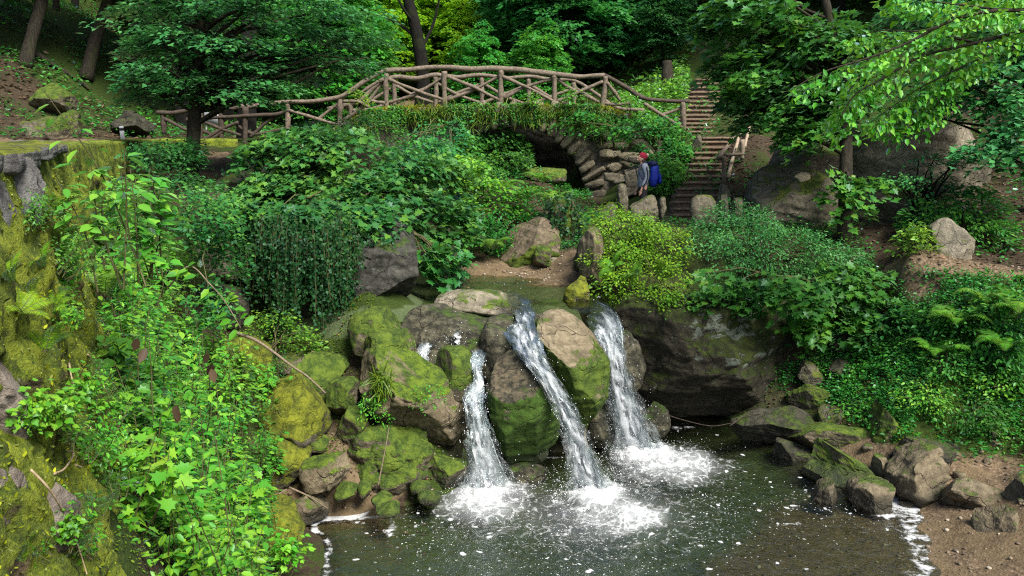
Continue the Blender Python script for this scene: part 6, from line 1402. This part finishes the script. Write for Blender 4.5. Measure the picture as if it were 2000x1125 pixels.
for k, (px, py, Y) in enumerate([(1870, 640, 13.5), (1990, 620, 13.0), (1930, 600, 13.6), (1830, 700, 13.4), (1960, 690, 12.8)]): fern(2, P(px, py, Y), 1.0, 'green fern on the slope below the sandy path', 'ferns on the right slope')
for k, (px, py, Y) in enumerate([(960, 430, 19.6), (900, 440, 19.6), (1080, 400, 19.4), (1030, 390, 20.2), (990, 375, 20.8), (930, 385, 20.6), (1060, 360, 21.6), (870, 470, 18.6), (960, 490, 18.3)]): fern(2, P(px, py, Y), 1.0, 'fern on the green mound inside the arch', 'ferns on the mound under the arch')
for k, (px, py, Y) in enumerate([(1250, 540, 15.0), (1200, 530, 15.2), (1290, 545, 15.0)]): fern(2, P(px, py, Y), .7, 'hanging fern below the yellow green shrub', 'ferns hanging below the yellow green shrub', rx=.7)
fern(0, P(725, 430, 15.2), .55, 'fern hanging over the great grey boulder', rx=.6)

# ---- ivy
def ivy(name, label, src, n, leaf, seed, fn, mat='ivy', hang=True):
    o, V, Fa = ROCK[src]; r_ = np.random.default_rng(seed); p, nn = sample(V, Fa, n, r_, fn)
    off_ = .02 + .08 * np.abs(r_.normal(size=len(p))) + .10 * np.clip(fbm(p * [3.2, 3.2, .5], 3), 0, 1)
    pos = p + nn * off_[:, None]
    q = Leaves().add(T_LOBE, pos, -UP + .5 * r_.normal(size=p.shape) + nn * .3, nn + UP * .45 + .35 * r_.normal(size=p.shape), leaf * r_.uniform(.6, 1.2, len(p))).build(name, L[mat])
    tag(q, label, 'ivy'); return q
fcur = lambda p, nn: (nn[:, 1] < .35) * sstep(-.25, .15, fbm(p * [1.6, 1.6, .35] + 3, 3) + .12)
ivy('ivy', 'ivy covering the cliff face behind the hanging ivy curtain', 'ivy draped cliff left of the overhanging boulder', 15000, .065, 5, fcur)
r_ = np.random.default_rng(66); lv = Leaves(); mb = MB()
for k in range(170):
    px = r_.uniform(468, 702)
    if fbm(np.array([[px * .03, 0, 0]]), 2)[0] < -.22: continue
    px = px; py = r_.uniform(415, 500); e = r_.uniform(500, 655) if px > 520 else r_.uniform(470, 600)
    if e < py + 40: continue
    a = P(px, py, 14.35 - .5 * math.sin(max(px - 468, 0) / 234 * math.pi) + r_.normal() * .12); b = P(px + r_.normal() * 6, e, a[1] - .05); m = int((a[2] - b[2]) / .018); u = np.linspace(0, 1, m)
    q = a + (b - a) * u[:, None] + .02 * np.c_[fbm(np.c_[u * 4 + k, 0 * u, 0 * u], 2), fbm(np.c_[u * 4 + k, 0 * u + 5, 0 * u], 2), 0 * u]
    mb.tube(q[::6], .005, 4, False) if m > 24 else None
    lv.add(T_LOBE, q + r_.normal(size=q.shape) * [.055, .06, .02], -UP + .7 * r_.normal(size=q.shape), np.array([0, -1, .55]) + .4 * r_.normal(size=q.shape), r_.uniform(.035, .07, m))
root = thing('ivy_curtain', 'long dark curtain of hanging ivy strands left of the overhanging boulder', 'ivy', P(585, 640, 14.0)); mb.build('stem', M['stem'], root); lv.build('foliage', L['ivy'], root)
ivy('ivy', 'ivy trailing over the top of the great overhanging boulder', 'great overhanging grey boulder under the maple, left of the stream', 6000, .065, 6, lambda p, nn: (nn[:, 1] < .5) * sstep(.15, .5, .75 * nn[:, 2] + .55 * fbm(p * 1.6, 3) - .75 * (p[:, 0] - P(690, 500, 15)[0]) ))
ivy('ivy', 'ivy covering the rock beside the carved steps', 'ivy covered rock right of the carved steps', 2600, .08, 7, lambda p, nn: (nn[:, 1] < .4) * .8)
ivy('ivy', 'sparse ivy on the dark cliff under the left end of the railing', 'dark cliff under the left end of the bridge railing', 3500, .08, 8, lambda p, nn: (nn[:, 1] < .3) * sstep(-.1, .3, fbm(p * 1.2, 3)))

# ---- small growth on the bridge wall
rgv = np.random.default_rng(44); lv = Leaves(); n = 5200
X_ = rgv.uniform(BX(690, 230)[0], BX(1345, 230)[0], n); tz = np.interp(X_, dk[:, 0], dk[:, 2]); dn = np.abs(rgv.normal(0, .28, n)) * (1 + .8 * fbm(np.c_[X_ * 1.3, 0 * X_, 0 * X_], 2)); Z_ = tz + .04 - dn
ok = (Z_ > soff(X_) + .1) | (np.abs(X_ - acx) > asp); X_, Z_, dn = X_[ok], Z_[ok], dn[ok]
pos = np.c_[X_, BY - .12 - rgv.uniform(0, .1, len(X_)), Z_]; keep = fbm(pos * 1.1 + 7, 3) > -.28; pos = pos[keep]
lv.add(T_BLADE, pos, np.c_[.4 * rgv.normal(size=len(pos)), -.6 + .3 * rgv.normal(size=len(pos)), rgv.normal(size=len(pos)) * .7 - .35], UP + .5 * rgv.normal(size=pos.shape) + [0, -.6, 0], rgv.uniform(.10, .34, len(pos)))
o = lv.build('wall_grass', L['drygrass']); tag(o, 'grass tufts hanging over the stones of the bridge edge', 'grass', kind='stuff')
lv = Leaves(); n = 5200; X_ = rgv.uniform(BX(700, 230)[0], BX(1345, 230)[0], n); tz = np.interp(X_, dk[:, 0], dk[:, 2]); Z_ = tz + .08 - np.abs(rgv.normal(0, .34, n)); ok = ((Z_ > soff(X_) + .05) | (np.abs(X_ - acx) > asp)); X_, Z_ = X_[ok], Z_[ok]
pos = np.c_[X_, BY - .15 - rgv.uniform(0, .16, len(X_)), Z_]; keep = fbm(pos * 1.5 + 2, 3) > .05; pos = pos[keep]
lv.add(T_OVAL, pos, np.c_[rgv.normal(size=len(pos)), -.7 + .4 * rgv.normal(size=len(pos)), -.5 + .5 * rgv.normal(size=len(pos))], UP * .9 + [0, -.7, 0] + .4 * rgv.normal(size=pos.shape), rgv.uniform(.05, .10, len(pos)))
o = lv.build('wall_plants', L['mid']); tag(o, 'small leafy plants rooted in the stones of the bridge wall', 'plants', kind='stuff')
lv = Leaves(); n = 7000; X_ = rgv.uniform(BX(690, 230)[0], BX(1345, 230)[0], n); tz = np.interp(X_, dk[:, 0], dk[:, 2]); pos = np.c_[X_, BY - .1 - rgv.uniform(-.12, .14, n), tz + rgv.uniform(-.13, .05, n)]; keep = fbm(pos * 1.4 + 12, 3) > -.15; pos = pos[keep]
lv.add(T_MOSS, pos, UP * .6 + [0, -.5, 0] + .7 * rgv.normal(size=pos.shape), [0, -1, .5] + .7 * rgv.normal(size=pos.shape), rgv.uniform(.03, .07, len(pos)))
o = lv.build('wall_moss', L['moss']); tag(o, 'yellow moss along the top stones of the bridge', 'moss', kind='stuff')

# ---- ground cover on the terrain
def cover(name, label, cat, n, region, T_, mat, size, seed, den, up=.8, lie=False, hgt=0.0, per=1, spread=.05):
    r_ = np.random.default_rng(seed); x = r_.uniform(region[0], region[1], n); y = r_.uniform(region[2], region[3], n); z = H(x, y); p = np.c_[x, y, z]
    k = r_.random(n) < den(p); p = p[k]
    if per > 1: p = np.repeat(p, per, 0) + r_.normal(size=(len(p) * per, 3)) * [spread, spread, .0]; p[:, 2] = H(p[:, 0], p[:, 1])
    m = len(p); p[:, 2] += r_.uniform(0, 1, m) * hgt + (.012 if lie else 0)
    if lie: d = r_.normal(size=(m, 3)) * [1, 1, .2]; u = UP + .3 * r_.normal(size=(m, 3))
    elif T_ is T_BLADE: d = UP * 1.0 + r_.normal(size=(m, 3)) * [.5, .5, .2]; u = r_.normal(size=(m, 3)) * [1, 1, .2]
    else: d = r_.normal(size=(m, 3)) * [1, 1, .3]; u = UP * up + .45 * r_.normal(size=(m, 3))
    o = Leaves().add(T_, p, d, u, r_.uniform(*size, m)).build(name, L[mat]); tag(o, label, cat, kind='stuff'); return o
cover('ground_cover', 'low leafy ground cover of the left bank', 'ground cover', 26000, (-7.5, -1.2, 4.2, 16), T_OVAL, 'bank', (.03, .07), 21, lambda p: sstep(.15, .5, p[:, 2]) * (p[:, 2] < 4.8) * sstep(-.45, .1, fbm(p * 1.3, 3)) * np.where(p[:, 1] > 10.7, sstep(-3.0, -3.9, p[:, 0]), 1), hgt=.16)
cover('bank_moss', 'yellow moss patches on the soil of the left bank', 'moss', 40000, (-4.5, -1.0, 3.6, 9), T_MOSS, 'moss_green', (.010, .025), 22, lambda p: sstep(.2, .6, p[:, 2]) * (p[:, 2] < 4.6) * sstep(-.1, .25, fbm(p * 1.7 + 4, 3)), hgt=.02)
cover('slope_grass', 'grass tufts growing on the right slope by the pool', 'grass', 700, (4.4, 9.5, 11, 15), T_BLADE, 'grass', (.10, .24), 23, lambda p: sstep(.55, .9, p[:, 2]) * (p[:, 2] < 2.7) * sstep(0, .3, fbm(p * .9 + 2, 3)), per=16, spread=.06)
cover('slope_cover', 'small leaved ground cover on the right slope by the pool', 'ground cover', 70000, (4.2, 9.8, 10.8, 15.2), T_OVAL, 'mid', (.03, .08), 24, lambda p: sstep(.4, .8, p[:, 2]) * (p[:, 2] < 2.75) * sstep(-.6, -.1, fbm(p * 1.1 + 7, 3)) * sstep(4.4, 5.2, p[:, 0]), hgt=.2)
cover('slope_moss', 'green moss over the soil of the right slope', 'moss', 30000, (4.4, 9.8, 10.8, 15), T_MOSS, 'moss_green', (.02, .05), 25, lambda p: sstep(.4, .8, p[:, 2]) * (p[:, 2] < 2.8) * sstep(-.2, .25, fbm(p * 1.3 + 1, 3)), hgt=.02)
cover('hill_litter', 'brown leaf litter on the left hillside', 'leaf litter', 26000, (-32, -6, 21, 42), T_QUAD, 'litter', (.08, .2), 26, lambda p: sstep(-.5, .2, -fbm(p * .5, 3)) * (p[:, 2] > 5.05), lie=True)
cover('hill_cover', 'green ground plants on the left hillside', 'ground cover', 70000, (-32, -5, 21, 42), T_OVAL, 'mid', (.06, .16), 27, lambda p: sstep(-.35, .1, fbm(p * .35 + 3, 3)) * (p[:, 2] > 5.1), hgt=.25)
cover('right_litter', 'brown leaf litter on the steep right hillside', 'leaf litter', 16000, (3.5, 17, 14.5, 26), T_QUAD, 'litter', (.05, .12), 28, lambda p: .8 * (p[:, 2] > 2.6), lie=True)
cover('valley_cover', 'green undergrowth behind the bridge and beside the upper stairs', 'ground cover', 30000, (-9, 16, 25.2, 50), T_OVAL, 'mid', (.1, .24), 29, lambda p: sstep(-.5, 0, fbm(p * .4 + 3, 3)) * (np.abs(p[:, 0] - (5.5 + (p[:, 1] - 24) * .22)) > .75) * (np.abs(p[:, 0] - P(772, 200, 40)[0]) > 1.2), hgt=.5)
cover('right_cover', 'green plants on the right hillside between the rocks', 'ground cover', 26000, (4.2, 17, 14.2, 27), T_OVAL, 'mid', (.05, .12), 41, lambda p: (p[:, 2] > 2.2) * sstep(-.15, .2, fbm(p * .6 + 11, 3)) * (np.min(np.hypot(p[:, 0:1] - pth[:, 0], p[:, 1:2] - pth[:, 1]), axis=1) > .7), hgt=.35)
cover('stair_cover', 'bright green undergrowth left of the upper stairs', 'ground cover', 9000, (2.2, 6.8, 25.2, 31), T_OVAL, 'bright', (.07, .16), 30, lambda p: (p[:, 0] < 4.85 + (p[:, 1] - 24) * .2) * 1.0, hgt=.55)
cover('mound_cover', 'green ground cover on the mound under the arch', 'ground cover', 14000, (-2.4, 2.1, 17.8, 24), T_OVAL, 'mid', (.04, .1), 31, lambda p: sstep(2.6, 2.85, p[:, 2]) * sstep(-.5, .1, fbm(p + 5, 3)), hgt=.22)
cover('path_cover', 'leafy ground cover along the walker path and cliff top', 'ground cover', 12000, (1.6, 7, 15.6, 19), T_OVAL, 'mid', (.04, .09), 32, lambda p: (p[:, 2] > 2.0) * .8, hgt=.25)
cover('rockpile_litter', 'fallen leaves between the mossy stones of the left shore', 'leaf litter', 2600, (-4.6, -.9, 10.4, 14), T_QUAD, 'litter', (.03, .07), 33, lambda p: (p[:, 2] > .06) * .7, lie=True)
cover('rockpile_moss', 'green moss between the stones of the left shore', 'moss', 22000, (-4.8, -.6, 10.6, 14.2), T_MOSS, 'moss_green', (.02, .05), 34, lambda p: sstep(.2, .5, p[:, 2]) * sstep(-.15, .2, fbm(p * 1.5 + 2, 3)), hgt=.02)
cover('shore_litter', 'dead leaves and bark bits on the dark slope above the long slabs', 'leaf litter', 5000, (3.6, 7.0, 13, 16.5), T_QUAD, 'litter', (.03, .08), 35, lambda p: (p[:, 2] > .1) * .8, lie=True)
# grass tuft on the largest mossy boulder
o, V, Fa = ROCK['largest moss covered boulder with bare tan patches beside the thin waterfall']; lv = Leaves(); r_ = np.random.default_rng(3)
for cx, cy in ((742, 735), (752, 742), (735, 748), (745, 755)):
    c = P(cx, cy, 11.9); m = 60; p = c + r_.normal(size=(m, 3)) * [.06, .05, .03]; lv.add(T_BLADE, p, np.c_[.4 * r_.normal(size=m), -.6 + .2 * r_.normal(size=m), .2 + .7 * r_.normal(size=m)], UP + .4 * r_.normal(size=(m, 3)) + [0, -.5, 0], r_.uniform(.12, .3, m))
q = lv.build('grass_tuft', L['grass']); tag(q, 'bright grass tuft on the side of the largest mossy boulder', 'grass')
shrub('trailing_plant', 'small leafy plant hanging between the largest mossy boulder and its neighbour', 'plant', [pblob(705, 750, 760, 830, 11.9, .3)], 26, 14, .045, T_OVAL, 'bank', P(730, 760, 12.1), 301, Ls=.22, Ws=.14, droop=.5, rmin=.2, stems=6)
shrub('trailing_plant', 'little bright leaves on the face of the largest mossy boulder', 'plant', [pblob(800, 735, 880, 800, 11.75, .15)], 20, 9, .035, T_OVAL, 'bright', P(830, 770, 11.9), 302, Ls=.2, Ws=.14, droop=.4, rmin=.2, stems=0)
shrub('trailing_plant', 'small plants hanging down the yellow moss boulder by the bank', 'plant', [pblob(425, 700, 500, 790, 12.0, .3)], 36, 12, .045, T_OVAL, 'bank', P(470, 720, 12.1), 303, Ls=.22, Ws=.14, droop=.5, rmin=.2, stems=6)

# ---- dead wood
def stick(label, pts, r, mat='twig', name='fallen_branch', cat='branch', forks=()):
    root = None; mb = MB(); q = smooth_path(np.array(pts), 7); mb.tube(q, r * np.linspace(1, .45, len(q)), 7, True, .12, int(r * 999))
    for f in forks: q = smooth_path(np.array(f), 6); mb.tube(q, r * .55 * np.linspace(1, .4, len(q)), 6)
    o = mb.build(name, M[mat]); tag(o, label, cat)
stick('long bare branch lying across the top of the mossy boulders on the left', [P(455, 648, 12.2), P(500, 665, 12.1), P(540, 692, 12.0), P(570, 715, 11.9), P(600, 735, 11.85), P(636, 768, 11.8)], .026, forks=[[P(540, 692, 12.0), P(548, 710, 12.0), P(560, 712, 12)]])
stick('thin stick leaning between the ivy and the mossy stones', [P(560, 730, 13.0), P(590, 705, 13.1), P(612, 685, 13.2)], .015)
stick('thin upright stick standing in the mossy stone heap', [P(738, 950, 11.2), P(748, 900, 11.3), P(760, 835, 11.5)], .012)
stick('dark stick lying on the sand at the left water edge', [P(565, 952, 10.9), P(600, 968, 10.8), P(640, 993, 10.55)], .016)
stick('short dark stick behind the stick on the sand', [P(530, 975, 10.8), P(560, 955, 10.9)], .014)
stick('bent dead branch under the dark cliff edge', [P(1425, 832, 13.9), P(1455, 812, 14.0), P(1480, 808, 14.0), P(1500, 815, 14.1)], .011, 'wood_dark')
stick('long dead branch lying in the water under the dark cliff', [P(1295, 808, 14.3), P(1340, 822, 14.0), P(1390, 832, 13.8), P(1430, 826, 13.9)], .010, 'wood_dark')
stick('pale driftwood piece by the flat block at the right frame edge', [P(1975, 1070, 10.4), P(1995, 1040, 10.5), P(2015, 1020, 10.5)], .04)
stick('red brown stick wedged below the tall chute', [P(1150, 880, 12.6), P(1142, 850, 12.7), P(1146, 825, 12.8)], .02)
stick('mossy fallen log on the left hillside', [P(70, 105, 28.5), P(110, 130, 28.5), P(150, 155, 28.6), P(178, 176, 28.6)], .10, 'bark')
stick('bare fallen branch above the leaning trunk on the left hillside', [P(105, 98, 31), P(140, 112, 31), P(165, 122, 31)], .05, 'wood_dark')
stick('mossy broken log sticking out above the long pale slab', [P(1845, 218, 19.2), P(1862, 208, 19.0), P(1878, 196, 18.8)], .08, 'bark')
k = 0
for pts in [[(165, 688), (185, 712), (188, 735), (198, 752)], [(188, 735), (220, 742), (258, 760)], [(198, 752), (215, 790), (235, 835), (268, 842)], [(205, 800), (222, 820), (246, 850)], [(165, 815), (182, 830), (180, 860), (172, 885)], [(100, 910), (130, 905), (142, 880), (130, 868)], [(62, 905), (95, 940), (120, 990), (150, 1050), (165, 1110)], [(268, 842), (270, 870), (260, 900)], [(300, 860), (302, 880), (280, 905)], [(142, 892), (160, 900)], [(136, 700), (140, 725), (152, 752)]]:
    q = [wall_hit(x, y) + np.array([.04, -.04, 0]) for x, y in pts]; o = MB().tube(smooth_path(q, 7), np.linspace(.006, .003, (len(q) - 1) * 7 + 1), 6, True, .1, k).build('root', M['root']); tag(o, 'thin pale bare root hanging out of the mossy left bank', 'root', 'bare roots hanging from the left bank'); k += 1
# ================================================================== light and camera
w = bpy.data.worlds.new('World'); SC.world = w; w.use_nodes = True; nt = w.node_tree
bg = nt.nodes['Background']; sky = nt.nodes.new('ShaderNodeTexSky'); sky.sky_type = 'NISHITA'; sky.sun_disc = False
SUN_EL, SUN_AZ = 52.0, 142.0       # azimuth measured clockwise from +Y
sky.sun_elevation = RAD(SUN_EL); sky.sun_rotation = RAD(SUN_AZ); sky.dust_density = 2.5; sky.air_density = 1.0
nt.links.new(sky.outputs[0], bg.inputs['Color']); bg.inputs['Strength'].default_value = .085
sl = bpy.data.lights.new('sun', 'SUN'); sl.energy = 3.4; sl.angle = RAD(24); sl.color = (1, .96, .88)
so = bpy.data.objects.new('sun', sl); COL.objects.link(so)
d = Vector((math.sin(RAD(SUN_AZ)) * math.cos(RAD(SUN_EL)), math.cos(RAD(SUN_AZ)) * math.cos(RAD(SUN_EL)), math.sin(RAD(SUN_EL))))
so.rotation_euler = d.to_track_quat('Z', 'Y').to_euler(); so.location = (0, 0, 40)
cam = bpy.data.cameras.new('camera'); co = bpy.data.objects.new('camera', cam); COL.objects.link(co); SC.camera = co
cam.sensor_width = 36; cam.lens = F / 2000 * 36; cam.clip_end = 500; cam.clip_start = .05
co.location = (0, 0, EYE); co.rotation_euler = (math.pi / 2 - PITCH, 0, 0)
cam.dof.use_dof = True; cam.dof.focus_distance = 13.5; cam.dof.aperture_fstop = 8
SC.view_settings.view_transform = 'Standard'; SC.view_settings.look = 'None'; SC.view_settings.exposure = 1.3; SC.view_settings.gamma = 1
SC.render.engine = 'CYCLES'; cy = SC.cycles
cy.max_bounces = 6; cy.diffuse_bounces = 3; cy.glossy_bounces = 3; cy.transmission_bounces = 3; cy.transparent_max_bounces = 12
cy.caustics_reflective = False; cy.caustics_refractive = False; cy.sample_clamp_indirect = 4
cy.use_denoising = False; cy.filter_width = 1.15; cy.use_adaptive_sampling = True; cy.adaptive_threshold = .01
